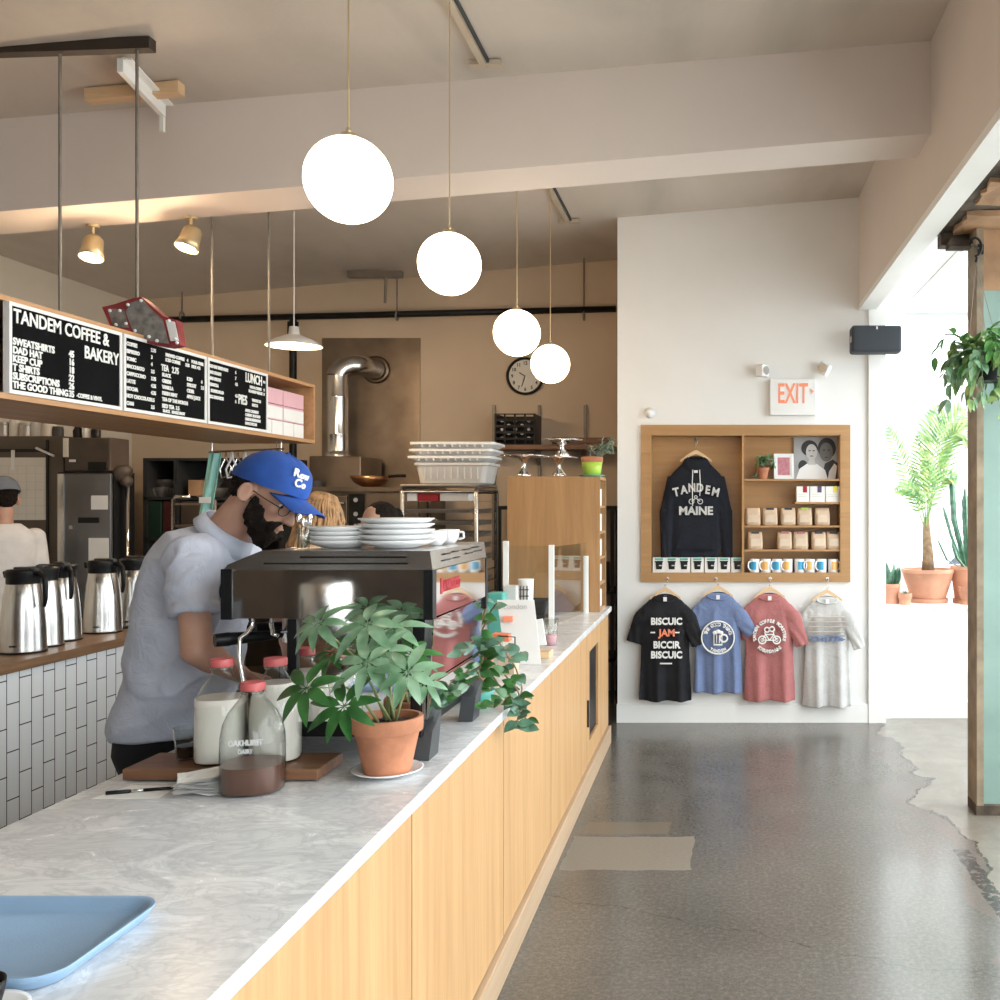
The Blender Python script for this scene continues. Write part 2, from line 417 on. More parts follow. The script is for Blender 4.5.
KIDS = {}
def dup(root, loc=None, rz=None, label=None, group=None, scale=None):
    allo = list(bpy.data.objects)
    def rec(o, par):
        c = o.copy(); COL.objects.link(c)
        if par is not None: c.parent = par
        for k in allo:
            if k.parent == o: rec(k, c)
        return c
    r = rec(root, None)
    if loc is not None: r.location = loc
    if rz is not None: r.rotation_euler = (0, 0, rz)
    if scale: r.scale = scale
    if label: r['label'] = label
    if group: r['group'] = group
    return r
def MW(o, right, up):   # matrix: origin, text x direction, text y direction
    r = Vector(right).normalized(); u = Vector(up).normalized(); n = r.cross(u)
    return Matrix(((r.x, u.x, n.x, o[0]), (r.y, u.y, n.y, o[1]), (r.z, u.z, n.z, o[2]), (0, 0, 0, 1)))
def remesh(mb, vox, smooth=4, name='tmp'):
    bm = mb.bm; bmesh.ops.recalc_face_normals(bm, faces=bm.faces[:])
    me = bpy.data.meshes.new(name); bm.to_mesh(me); bm.free()
    o = bpy.data.objects.new(name, me); COL.objects.link(o)
    md = o.modifiers.new('r', 'REMESH'); md.mode = 'VOXEL'; md.voxel_size = vox
    if smooth:
        ms = o.modifiers.new('s', 'SMOOTH'); ms.factor = .5; ms.iterations = smooth
    dg = bpy.context.evaluated_depsgraph_get(); ev = o.evaluated_get(dg); m2 = ev.to_mesh()
    r = MB(); r.bm.from_mesh(m2); ev.to_mesh_clear()
    bpy.data.objects.remove(o); bpy.data.meshes.remove(me); return r
# ================================================================== THE ROOM
def cz(x): return 3.775+.084*x
XL, XH, YF, YP, YB, YR = -5.04, 1.035, -2.6, 7.36, 8.6, 8.12
XW = 2.6
m = MB(); m.box((XL-.1, YF-.1, -.1), (XW+.1, YB+.1, 0)); struct('floor', m, 'concrete')
m = MB(); m.prism([(XL, YF, cz(XL)), (XH+.13, YF, cz(XH+.13)), (XH+.13, YF, cz(XH+.13)+.15), (XL, YF, cz(XL)+.15)], (0, YB-YF, 0)); struct('ceiling', m, 'ceiling_paint')
m = MB(); m.prism([(XL, 4.86, cz(XL)-.45), (XH, 4.86, cz(XH)-.45), (XH, 4.86, cz(XH)+.02), (XL, 4.86, cz(XL)+.02)], (0, .34, 0)); struct('trim_1', m, 'beam_paint', 'deep painted beam crossing the ceiling')
m = MB(); m.prism([(XL, 0.2, cz(XL)-.45), (XH, .2, cz(XH)-.45), (XH, .2, cz(XH)+.02), (XL, .2, cz(XL)+.02)], (0, .34, 0)); struct('trim_2', m, 'beam_paint')
m = MB(); m.box((XL-.12, YF, 0), (XL, YB, 3.6)); struct('wall_left', m, 'wall_beige')
m = MB(); m.box((XL-.1, YB, 0), (1.2, YB+.12, 4)); struct('wall_back', m, 'wall_cream')
# header above the window bay
m = MB(); m.box((XH, YF, 3.07), (XH+.12, YR, 4.0)); struct('wall_right', m, 'beam_paint', 'long header beam above the window bay')
m = MB(); m.box((XH+.0, YF, 3.03), (XH+.125, 7.36, 3.07)); struct('trim_3', m, 'trim_white')
# display wall with its recess
nx0, nx1 = (641-VX)*YP/F, (850-VX)*YP/F; nz0, nz1 = EYE-(582-VY)*YP/F, EYE-(425-VY)*YP/F
wl = (617.5-VX)*YP/F
m = MB()
m.box((wl, YP, 0), (nx0+.02, YP+.18, 4)); m.box((nx1-.02, YP, 0), (1.16, YP+.18, 3.98))
m.box((nx0+.02, YP, 0), (nx1-.02, YP+.18, nz0+.02)); m.box((nx0+.02, YP, nz1-.02), (nx1-.02, YP+.18, 4))
struct('wall_far', m, 'wall_white', 'white display wall with a recess')
m = MB(); m.box((wl, YP+.18, 0), (wl+.12, YB, 4)); struct('wall_side', m, 'wall_cream')
m = MB(); m.box((wl-.004, YP-.022, 0), (1.16, YP, .135)); struct('baseboard_far', m, 'trim_white')
m = MB(); m.box((1.105, YP-.03, 0), (1.23, YP+.2, 3.03)); struct('trim_4', m, 'trim_white', 'white corner casing of the display wall')
m = MB(); m.box((1.18, YP+.2, 0), (1.22, YR, 3.1)); struct('wall_jamb', m, 'trim_white')
# bay: knee wall, ledge, windows
YK = 7.51
m = MB(); m.box((1.22, YK, 0), (XW, YR, .82)); struct('wall_bay', m, 'trim_white')
m = MB(); m.box((1.225, YK-.02, .82), (XW, YR, .845)); struct('trim_5', m, 'trim_white', 'white window ledge')
m = MB(); m.box((1.225, YK-.016, 0), (XW, YK, .12)); struct('baseboard_bay', m, 'trim_white')
m = MB()
for x in (1.22, 1.46, XW-.05): m.box((x, YR-.07, .845), (x+.05, YR, 3.2))
m.box((1.22, YR-.065, .845), (XW, YR-.005, .90)); m.box((1.27, YR-.06, 2.875), (XW-.05, YR-.01, 2.905)); m.box((1.22, YR-.065, 3.15), (XW, YR-.005, 3.2))
w1 = struct('window_1', m, 'trim_white')
m = MB(); m.box((1.27, YR-.04, .9), (XW-.05, YR-.035, 3.15)); obj('pane', m, 'glass_pane', w1, world=True)
# side glazing (long run of shop windows on the right)
m = MB(); m.box((XW, YF, 0), (XW+.1, YR, .35)); struct('wall_sill', m, 'trim_white')
m = MB()
ys = [YF+i*(YR-YF)/7 for i in range(8)]
for y in ys: m.box((XW, y-.03, .35), (XW+.08, y+.03, 3.05))
m.box((XW, YF, .35), (XW+.08, YR, .4)); m.box((XW, YF, 3.0), (XW+.08, YR, 3.07))
w2 = struct('window_2', m, 'trim_white')
m = MB(); m.box((XW+.03, YF, .4), (XW+.035, YR, 3.0)); obj('pane', m, 'glass_pane', w2, world=True)
# bay roof: solid strip, then translucent glazing with bars
m = MB(); m.box((XH+.12, YF, 3.09), (1.42, YR, 3.16)); struct('trim_6', m, 'trim_white')
m = MB()
for y in ys: m.box((1.42, y-.02, 3.10), (XW+.05, y+.02, 3.16))
m.box((1.40, YF, 3.085), (1.435, YR, 3.10))
w3 = struct('window_3', m, 'trim_white')
m = MB(); m.box((1.42, YF, 3.13), (XW+.05, YR, 3.136)); obj('pane', m, 'glass_pane', w3, world=True)
# front of the shop behind the camera: wall with windows
m = MB(); m.box((XL, YF-.1, 0), (XW, YF, .6)); m.box((XL, YF-.1, 2.7), (XW, YF, 4))
for x0, x1 in ((XL, .1), (2.2, XW)): m.box((x0, YF-.1, .6), (x1, YF, 2.7))
struct('wall_front', m, 'dark_wall')
m = MB()
for x0, x1 in ((.1, 2.2),):
    m.box((x0, YF-.08, .6), (x0+.05, YF-.02, 2.7)); m.box((x1-.05, YF-.08, .6), (x1, YF-.02, 2.7)); m.box((x0, YF-.08, .6), (x1, YF-.02, .65)); m.box((x0, YF-.08, 2.65), (x1, YF-.02, 2.7))
w4 = struct('window_4', m, 'trim_white')
m = MB()
for x0, x1 in ((.1, 2.2),): m.box((x0+.05, YF-.05, .65), (x1-.05, YF-.045, 2.65))
obj('pane', m, 'glass_pane', w4, world=True)
# rotten exposed soffit at the post
m = MB()
def slab(x0, y0, x1, y1, z0, z1, j, seed):
    q = random.Random(seed); pts = []
    for k in range(24):
        a = 2*PI*k/24; c, s_ = math.cos(a), math.sin(a); f = 1/max(abs(c), abs(s_))
        pts.append(((x0+x1)/2+c*f*(x1-x0)/2+q.uniform(-j, j), (y0+y1)/2+s_*f*(y1-y0)/2+q.uniform(-j, j), z0+q.uniform(0, .015)))
    m.prism(pts, (0, 0, z1-z0))
slab(1.17, 4.25, 1.95, 5.45, 3.055, 3.085, .03, 3)
struct('trim_7', m, 'rotten', 'broken rotten soffit around the post head')
m = MB(); slab(1.22, 4.45, 1.6, 4.78, 3.035, 3.06, .012, 5); slab(1.24, 4.95, 1.62, 5.3, 3.03, 3.06, .012, 9); struct('trim_8', m, 'raw_wood')
m = MB(); m.box((1.19, 5.33, 2.99), (1.42, 5.42, 3.055)); m.box((1.22, 5.25, 2.965), (1.40, 5.36, 3.0)); m.box((1.27, 4.3, 2.98), (1.5, 4.42, 3.06)); struct('trim_9', m, 'rotten')
# post
m = MB(); m.box((1.372, 5.2, 0), (1.50, 5.34, 3.055)); m.mi = 1; m.box((1.338, 5.17, 0), (1.374, 5.36, 3.05)); m.mi = 2
m.box((1.334, 5.166, 0), (1.505, 5.345, .05)); m.mi = 3; m.box((1.374, 5.194, 2.72), (1.502, 5.21, 3.055))
tag(obj('support_post', m, ['green_post', 'post_brown', 'rotten', 'raw_wood'], loc=(1.42, 5.26, 0), world=True), 'peeling green painted support post at the right edge', 'post')
# outside
m = MB(); m.box((-30, -30, -.16), (60, 60, -.11)); struct('ground', m, 'outside_ground')
b_ = thing('house', 'pale washed-out house across the street behind the palm', 'building', (6.5, 24, -.11))
m = MB(); m.box((3.9, 24, -.1), (9.4, 30, 3.2)); obj('wall', m, 'outside_building', b_, world=True)
m = MB(); m.prism([(3.7, 23.8, 3.2), (9.6, 23.8, 3.2), (6.6, 23.8, 4.6)], (0, 6.4, 0)); obj('roof', m, 'asphalt', b_, world=True)
for x in (4.6, 6.2, 7.8):
    m = MB(); m.box((x, 23.94, .9), (x+.8, 24.02, 2.2)); obj('window', m, 'photo_gray', b_, world=True)
def car(x, y):
    t = thing('car', 'parked car beyond the window behind the plant pots', 'car', (x, y, -.11))
    m = MB(); body = [(-2.1, 0, .35), (-2.1, 0, .75), (-1.2, 0, .85), (-.7, 0, 1.35), (.9, 0, 1.38), (1.5, 0, .9), (2.15, 0, .75), (2.15, 0, .35)]
    m.prism([(p[0], -.8, p[2]) for p in body], (0, 1.6, 0)); obj('body', m, 'car_paint', t)
    m = MB(); m.prism([(-1.05, -.81, .88), (-.66, -.81, 1.28), (.84, -.81, 1.3), (1.28, -.81, .92)], (0, 1.62, 0)); obj('side_window', m, 'car_glass', t)
    for wx in (-1.35, 1.4):
        for wy in (-.78, .62):
            m = MB(); m.cyl((wx, wy, .32), (wx, wy+.18, .32), .32, seg=20); obj('wheel', m, 'black', t)
car(4.2, 14.5)

# ================================================================== THE COUNTER
XC, XCL, Y0C, Y1C, ZT = -.716, -1.54, -.3, 6.73, .92
m = MB(); m.box((XCL, Y0C, ZT-.032), (XC, Y1C, ZT), bev=.003)
tag(obj('countertop', m, 'marble', loc=(-1.13, 3.2, ZT), world=True), 'long grey-veined white marble countertop on the wooden service counter', 'countertop')
ct = thing('service_counter', 'long oak-fronted service counter under the marble top', 'counter', (-1.13, 3.2, 0))
m = MB(); m.box((XCL+.05, Y0C+.02, .0), (XC-.045, Y1C-.02, ZT-.033)); obj('carcass', m, 'gap_dark', ct, world=True)
js = [Y0C+.02, .44, 1.42, 2.41, 3.44, 4.42, 5.38]
for a, b2 in zip(js, js[1:]):
    m = MB(); m.box((XC-.045, a+.004, .125), (XC-.022, b2-.004, ZT-.034)); obj('front_panel', m, 'oak_panel', ct, world=True)
m = MB(); m.box((XC-.045, 5.384, .125), (XC-.022, 5.62, ZT-.034)); obj('front_panel', m, 'oak_panel', ct, world=True)
m = MB()   # framed dark opening of the built-in fridge
m.box((XC-.045, 5.628, .125), (XC-.022, 5.74, ZT-.034)); m.box((XC-.045, 6.16, .125), (XC-.022, 6.3, ZT-.034)); m.box((XC-.045, 5.74, .125), (XC-.022, 6.16, .25)); m.box((XC-.045, 5.74, .76), (XC-.022, 6.16, ZT-.034))
dr = obj('door', m, 'oak_panel', ct, world=True)
m = MB(); m.box((XC-.043, 5.74, .25), (XC-.036, 6.16, .76)); obj('door_glass', m, 'black', dr, world=True)
m = MB(); m.box((XC-.022, 5.635, .35), (XC-.012, 5.65, .5)); obj('handle', m, 'black', dr, world=True)
m = MB(); m.box((XC-.045, 6.308, .125), (XC-.022, Y1C-.005, ZT-.034)); obj('front_panel', m, 'oak_panel', ct, world=True)
m = MB(); m.box((XC-.05, Y0C+.02, .0), (XC-.002, Y1C-.005, .118), bev=.004); obj('kickboard', m, 'oak_kick', ct, world=True)

# back counter with tiled front
tc_ = thing('back_counter', 'white-tiled back counter with a dark wooden top', 'counter', (-3.5, 4.2, 0))
m = MB(); m.box((-4.0, 1.2, 0), (-3.1, 5.95, .875)); obj('tiled_base', m, 'tile', tc_, world=True)
m = MB(); m.box((-4.02, 1.18, .876), (-3.07, 5.98, .92), bev=.003); obj('worktop', m, 'bar_wood', tc_, world=True)

# ================================================================== CAMERA, WORLD, LAMPS
cam = bpy.data.cameras.new('Camera'); cam.sensor_width = 36; cam.sensor_fit = 'HORIZONTAL'; cam.lens = 36*F/1000
cam.shift_x = -(VX-500)/1000; cam.shift_y = (VY-500)/1000; cam.clip_start = .02; cam.clip_end = 300
co = bpy.data.objects.new('Camera', cam); COL.objects.link(co); co.location = (0, 0, EYE); co.rotation_euler = (R(90), 0, 0)
bpy.context.scene.camera = co
w = bpy.data.worlds.new('World'); bpy.context.scene.world = w; w.use_nodes = True
bg = w.node_tree.nodes['Background']; bg.inputs[0].default_value = (.93, .965, 1.0, 1); bg.inputs[1].default_value = 5.4
def portal(loc, rot, sx, sy):
    l = bpy.data.lights.new('window_light', 'AREA'); l.shape = 'RECTANGLE'; l.size = sx; l.size_y = sy
    l.cycles.is_portal = True
    o = bpy.data.objects.new('window_light', l); COL.objects.link(o); o.location = loc; o.rotation_euler = rot; return o
portal((XW+.12, (YF+YR)/2, 1.7), (0, R(90), 0), 2.7, YR-YF)
portal(((1.42+XW)/2, (YF+YR)/2, 3.2), (0, 0, 0), XW-1.42, YR-YF)
portal((1.9, YR+.02, 2.0), (R(-90), 0, 0), 1.4, 2.4)
portal((1.15, YF-.12, 1.65), (R(90), 0, 0), 2.2, 2.2)
vs = bpy.context.scene.view_settings; vs.view_transform = 'Standard'; vs.look = 'None'; vs.exposure = .42; vs.gamma = 1; vs.use_curve_mapping = False

# globe pendants
GX, GR = -1.09, .126
mount = []
def pendant(Y, py, label):
    z = EYE-(py-VY)*Y/F; x = GX
    t = thing('globe_pendant', label, 'pendant lamp', (x, Y, z), 0, 'globe pendants over the counter')
    m = MB(); m.ell((0, 0, 0), (GR, GR, GR), 40); obj('globe', m, 'globe_glass', t, True)
    m = MB(); m.lathe([(.0, GR+.012), (.022, GR+.010), (.026, GR-.003), (.030, GR-.006)], seg=20); m.cyl((0, 0, GR+.01), (0, 0, GR+.03), .008, .005); obj('fitting', m, 'brass', t, True)
    m = MB(); top = cz(x)-z-.03; m.cyl((0, 0, GR+.02), (0, 0, top), .0028, seg=6); obj('cord', m, 'brass', t)
    return t
pendant(2.95, 180, 'nearest and largest looking lit globe pendant over the counter')
pendant(4.06, 264, 'second nearest lit globe pendant hanging over the counter')
pendant(5.42, 333, 'lit globe pendant overlapping the wall clock on its left, third from the camera')
pendant(6.50, 364, 'farthest lit globe pendant nearest to the display wall')
for i, (ya, yb, lb) in enumerate(((2.6, 4.68, 'surface conduit rail on the ceiling in front of the deep beam'), (6.1, 7.3, 'surface conduit rail on the ceiling behind the deep beam'))):
    t = thing('ceiling_rail', lb, 'ceiling rail', (GX, (ya+yb)/2, cz(GX)-.0))
    m = MB(); m.box((-.018, ya-(ya+yb)/2, -.035), (.012, yb-(ya+yb)/2, -.003)); obj('rail', m, 'strip_beige', t)
    m = MB(); m.box((.014, ya-(ya+yb)/2, -.02), (.026, yb-(ya+yb)/2-.03, -.004)); obj('cable_channel', m, 'dark_gray', t)
    m = MB(); m.box((-.07, (yb-ya)/2-.03, -.028), (.08, (yb-ya)/2+.03, -.005)); obj('junction_plate', m, 'strip_beige', t)

# spot heads under the beam
def lamp(nm, loc, power, size):
    l = bpy.data.lights.new(nm, 'POINT'); l.energy = power; l.color = (1, .74, .46); l.shadow_soft_size = size
    o = bpy.data.objects.new(nm, l); COL.objects.link(o); o.location = loc
def spot(px, py, label, yaw):
    Y = 5.17; p = W(px, py, Y); x = p.x
    t = thing('spot_lamp', label, 'spot lamp', (x, Y, cz(x)-.45), 0, 'spot lamps under the beam')
    h = p.z-(cz(x)-.45); d = Vector((math.sin(yaw)*.5, -.3, -1)).normalized(); q = d.to_track_quat('Z', 'Y').to_matrix()
    m = MB(); m.cyl((0, 0, 0), (0, 0, -.015), .03); m.cyl((0, 0, 0), (0, 0, h+.04), .007); obj('stem', m, 'brass', t, 'auto')
    c = Vector((0, 0, h)); m = MB(); m.lathe([(.0, -.05), (.03, -.05), (.045, -.03), (.05, .03), (.06, .075), (.052, .075), (.045, .03), (.04, -.03)], c, 24, q); obj('lamp_head', m, 'brass', t, True)
    m = MB(); m.ell(c+d*.055, (.042, .042, .03), 20, q); obj('bulb', m, 'bulb', t, True)
    lamp('spot_light', Vector((x, Y, cz(x)-.45))+c+d*.10, 9, .04)
spot(93, 245, 'lit brass spot lamp under the beam, left of the other', .1)
spot(191, 236, 'lit brass spot lamp under the beam, right of the other', -.4)

# kitchen dome lamp
Y = 6.6; p = W(294, 345, Y)
t = thing('dome_pendant', 'lit white enamel dome lamp hanging in the kitchen', 'pendant lamp', p)
m = MB(); m.lathe([(.0, .12), (.03, .12), (.035, .07), (.06, .06), (.12, .035), (.175, .0), (.18, -.01), (.172, -.008), (.11, .025), (.05, .048), (.0, .055)], seg=36); obj('shade', m, 'white_plastic', t, True)
m = MB(); m.ell((0, 0, .01), (.045, .045, .035)); obj('bulb', m, 'bulb', t, True)
lamp('dome_light', p+Vector((0, 0, -.06)), 24, .05)
m = MB(); m.cyl((0, 0, .12), (0, 0, cz(p.x)-p.z), .004, seg=6); obj('cord', m, 'white_plastic', t)
# ================================================================== DISPLAY WALL
def fx(px, Y=YP): return (px-VX)*Y/F
def fz(py, Y=YP): return EYE-(py-VY)*Y/F
sh = thing('display_shelf', 'oak wall display niche with shelves set into the white wall', 'shelf', (fx(745), YP, fz(582)))
yb = YP+.165; DIV = fx(743)
m = MB()
for a, b in (((nx0, nz1-.07), (nx1, nz1)), ((nx0, nz0), (nx1, nz0+.07))): m.box((a[0], YP-.02, a[1]), (b[0], YP, b[1]))
for a, b in ((nx0, nx0+.07), (nx1-.07, nx1)): m.box((a, YP-.02, nz0+.07), (b, YP, nz1-.07))
m.box((nx0+.06, YP-.018, nz0+.065), (nx0+.076, yb, nz1-.06)); m.box((nx1-.076, YP-.018, nz0+.065), (nx1-.06, yb, nz1-.06))
m.box((nx0+.06, YP-.018, nz1-.078), (nx1-.06, yb, nz1-.062))
obj('frame', m, 'oak_shelf', sh, world=True)
ix0, ix1 = nx0+.077, nx1-.077; iz0 = fz(573)
m = MB(); m.box((nx0+.06, yb, nz0+.02), (nx1-.06, yb+.012, nz1-.06)); obj('back_board', m, 'oak_back', sh, world=True)
m = MB(); m.box((DIV-.008, YP-.018, iz0), (DIV+.008, yb, nz1-.078)); obj('divider', m, 'oak_shelf', sh, world=True)
m = MB(); m.box((ix0, YP-.012, nz0+.02), (ix1, yb, iz0)); obj('bottom_board', m, 'oak_shelf', sh, world=True)
S1, S2, S3, S4 = fz(479), fz(502), fz(525.5), fz(549.5)
for z, a in ((S1, DIV+.01), (S2, fx(795)), (S3, DIV+.01), (S4, DIV+.01)):
    m = MB(); m.box((a, YP-.01, z-.014), (ix1, yb, z)); obj('shelf_board', m, 'oak_shelf', sh, world=True)

def hanger(x, y, z, label, hook_z, w=.105, group='wooden hangers on the display wall'):
    "z: top of the wooden shoulders; hook_z: where the hook hangs"
    t = thing('clothes_hanger', label, 'hanger', (x, y, z), 0, group)
    m = MB(); n = 12; rr = []
    for i in range(n+1):
        u = -1+2*i/n; zz = -.075*abs(u)**1.15; h = .030*(1-.45*abs(u)); xx = u*w*1.30
        rr.append([Vector((xx, -.007, zz-h)), Vector((xx, .007, zz-h)), Vector((xx, .007, zz)), Vector((xx, -.007, zz))])
    m.rings(rr); obj('shoulders', m, 'hanger_wood', t)
    m = MB(); m.cyl((-w*1.1, 0, -.092), (w*1.1, 0, -.092), .005, seg=8); obj('bar', m, 'hanger_wood', t)
    m = MB(); h = hook_z-z; pts = [(0, 0, -.01), (0, 0, max(.012, h-.03))]
    for k in range(9): a = -PI/2+PI*1.25*k/8; pts.append((.014*math.cos(a)*1, 0, h-.014+.014*math.sin(a)))
    m.tube(pts, .0018, 6); obj('hook', m, 'steel', t, True)
    return t
def wall_hook(x, z, label):
    t = thing('coat_hook', label, 'hook', (x, YP-.02, z), 0, 'hooks under the niche')
    m = MB(); m.cyl((0, 0, 0), (0, -.006, 0), .011); obj('plate', m, 'steel', t)
    m = MB(); m.tube([(0, -.004, 0), (0, -.02, -.004), (0, -.036, -.018), (0, -.044, -.03), (0, -.052, -.02), (0, -.05, -.01)], .003, 8); obj('hook_arm', m, 'steel', t, True)

def garment(m, x, y, z0, z1, sw, bw, bw2, dep=.045, folds=5, seed=0, slope=.07, neck=.085, tilt=0, amp=.014):
    "body of a shirt as one closed loft: z0 hem, z1 neck top; sw shoulder half width, bw chest, bw2 hem"
    q = random.Random(seed); ph = q.uniform(0, 6); rr = []; S = 72; H = z1-z0
    for i in range(31):
        t = i/30.0
        if i <= 24: u = i/24; z = z0+(H-slope)*u; hw = bw2+(bw-bw2)*min(1, u*1.6) if u < .7 else bw+(sw-bw)*(u-.7)/.3
        else: u = (i-24)/6; z = z1-slope+slope*(u**.9); hw = sw+(neck-sw)*u
        d = dep*(1 if i <= 22 else max(.35, 1-(i-22)*.07)); row = []
        fa = amp*max(0, 1-t*1.15)
        for k in range(S):
            a = 2*PI*k/S; c, s_ = math.cos(a), math.sin(a)
            xx = hw*math.copysign(abs(c)**.75, c); w_ = math.sin(xx*folds*6.5+ph)*fa+math.sin(xx*folds*13+ph*2+t*2)*fa*.35
            yy = d*math.copysign(abs(s_)**.7, s_)*.5
            zz = z+tilt*xx
            if i == 0: zz += .006*math.sin(xx*30+ph)
            row.append(Vector((x+xx, y+yy+w_, zz)))
        rr.append(row)
    m.rings(rr, True, True)
def sleeve(m, p0, p1, r0, r1, dep=.35, n=10, seed=0, cuff=True):
    p0 = Vector(p0); p1 = Vector(p1); q = random.Random(seed); rr = []; d = (p1-p0).normalized(); u = Vector((d.z, 0, -d.x))
    for i in range(n+1):
        t = i/n; p = p0.lerp(p1, t); r = r0+(r1-r0)*t
        rr.append([p+u*(r*math.cos(2*PI*k/28))+Vector((0, 1, 0))*(r*dep*math.sin(2*PI*k/28)+.006*math.sin(6*math.cos(2*PI*k/28)+t*7+seed)*t) for k in range(28)])
    m.rings(rr, True, True)
def tee(px0, px1, pyt, pyb, fab, label, name, seed, hooklabel, hanglabel, hookpx, sleevecfg, neckpx=None):
    Y = YP-.075
    x = fx((px0+px1)/2, Y); hw = (px1-px0)/2*Y/F; zt = fz(pyt, Y); zb = fz(pyb, Y)
    t = thing(name, label, 't-shirt', (x, Y, zb), 0, 't-shirts hanging under the niche')
    m = MB(); garment(m, x, Y, zb, zt, hw*.86, hw*.93, hw*1.03, folds=5+seed % 3, seed=seed, slope=.085, amp=.021)
    for sgn, (lpx, lpy, r1) in zip((-1, 1), sleevecfg):
        m2p = (x+sgn*hw*.60, Y, zt-.11); oy = -.032 if sgn > 0 else .022; e = (fx(lpx, Y), Y+oy, fz(lpy, Y)); m3 = (x+sgn*hw*.93, Y+oy*.4, zt-.17); sleeve(m, m2p, m3, .060, .060, seed=seed+sgn); sleeve(m, m3, e, .060, r1, seed=seed+sgn); m.ell(m3, (.058, .026, .058))
    m = remesh(m, .007, 3)
    b = obj('body', m, fab, t, True, world=True)
    m = MB(); m.torus((x, Y-.010, zt-.022), .074, .006, Matrix.Rotation(R(38), 3, 'X'), sy=.55); obj('collar', m, fab, t, True, world=True)
    m = MB(); m.box((x-.013, Y-.030, zt-.045), (x+.013, Y-.0285, zt-.012)); obj('neck_label', m, 'shirt_tag', t, world=True)
    hx = fx(hookpx); hanger(x+.0, Y, zt+.058, hanglabel, fz(584)+.0, w=.085)
    wall_hook(hx, fz(578), hooklabel)
    return t, x, Y, zt, zb, hw
T = {}
T['k'] = tee(639.5, 691, 595, 701, 'tee_black', 'black t-shirt with white biscuit lettering and one red word', 'tee_shirt', 1, 'hook under the niche above the black t-shirt', 'wooden hanger holding the black t-shirt', 668, ((634, 643, .062), (698, 645, .05)))
T['b'] = tee(694, 742, 593, 693, 'tee_blue', 'heather blue t-shirt with round beer mug print', 'tee_shirt', 2, 'hook under the niche above the blue t-shirt', 'wooden hanger holding the blue t-shirt', 716, ((698, 640, .05), (752, 634, .05)))
T['r'] = tee(744, 795, 594, 701, 'tee_red', 'faded red t-shirt with round white tandem bicycle print', 'tee_shirt', 3, 'hook under the niche above the red t-shirt', 'wooden hanger holding the red t-shirt', 770, ((748, 640, .05), (802, 645, .052)))
T['g'] = tee(803, 851, 597, 707, 'tee_gray', 'light grey t-shirt with thin striped chest print', 'tee_shirt', 4, 'hook under the niche above the grey t-shirt', 'wooden hanger holding the grey t-shirt', 827, ((800, 640, .045), (859, 648, .045)))
def frontM(px, py, Y): return MW((fx(px, Y), Y, fz(py, Y)), (1, 0, 0), (0, 0, 1))
s7 = YP/F
def print_obj(t, m, mats, name='print'): obj(name, m, mats, t, world=True)
YT = YP-.075-.046
# black tee
m = MB()
for i, (s, px, py) in enumerate((('BISCUIC', 666.5, 624.5), ('JAM', 667, 636), ('BICCIR', 666.5, 648), ('BISCUIC', 666.5, 658))):
    m.mi = 1 if i == 1 else 0; m.text(s, frontM(px, py, YT), .068, .92 if i != 1 else 1.0, .012, 'CENTER', .002)
m.mi = 0
for a, b in ((650.5, 655), (675, 679.5)): m.box((fx(a, YT), YT-.012, fz(633, YT)), (fx(b, YT), YT+.012, fz(632, YT)))
m.box((fx(660, YT), YT-.012, fz(664, YT)), (fx(672, YT), YT+.012, fz(663, YT)))
print_obj(T['k'][0], m, ['text_white', 'exit_red'])
def ring_text(m, s, cx, cz_, r, Y, size, a0, a1, inward=False):
    n = len(s)
    for i, ch in enumerate(s):
        if ch == ' ': continue
        a = R(a0+(a1-a0)*(i+.5)/n); p = (cx+r*math.cos(a), Y, cz_+r*math.sin(a))
        u = Vector((math.cos(a), 0, math.sin(a)))*(-1 if inward else 1); rr = Vector((u.z, 0, -u.x)); m.text(ch, MW(p, rr, u), size, 1, .012, 'CENTER', .001)
def ring(m, cx, cz_, r, w, Y, seg=40, a0=0, a1=360, sx=1):
    m.rings([[Vector((cx+sx*rr*math.cos(R(a0+(a1-a0)*i/seg)), yy, cz_+rr*math.sin(R(a0+(a1-a0)*i/seg)))) for rr, yy in ((r-w, Y-.012), (r+w, Y-.012), (r+w, Y+.012), (r-w, Y+.012))] for i in range(seg+1)], True, True)
# blue tee
m = MB(); cx, cz_ = fx(718, YT), fz(637.5, YT); ring(m, cx, cz_, .118, .004, YT); ring_text(m, 'THE GOOD THING', cx, cz_, .083, YT, .034, 165, 15); ring_text(m, 'TANDEM', cx, cz_, .107, YT, .028, 235, 305, True)
ring(m, cx+.042, cz_-.005, .026, .005, YT)
m.box((cx-.032, YT-.013, cz_-.05), (cx-.026, YT+.01, cz_+.03)); m.box((cx+.026, YT-.013, cz_-.05), (cx+.032, YT+.01, cz_+.03)); m.box((cx-.032, YT-.013, cz_-.056), (cx+.032, YT+.01, cz_-.048))
for k in (-.01, .01): m.box((cx+k-.003, YT-.013, cz_-.04), (cx+k+.003, YT+.01, cz_+.02))
for dx, dz, r in ((-.022, .035, .017), (0, .043, .019), (.022, .035, .017)): m.ell((cx+dx, YT, cz_+dz), (r, .013, r*.8), 12)
print_obj(T['b'][0], m, 'text_white')
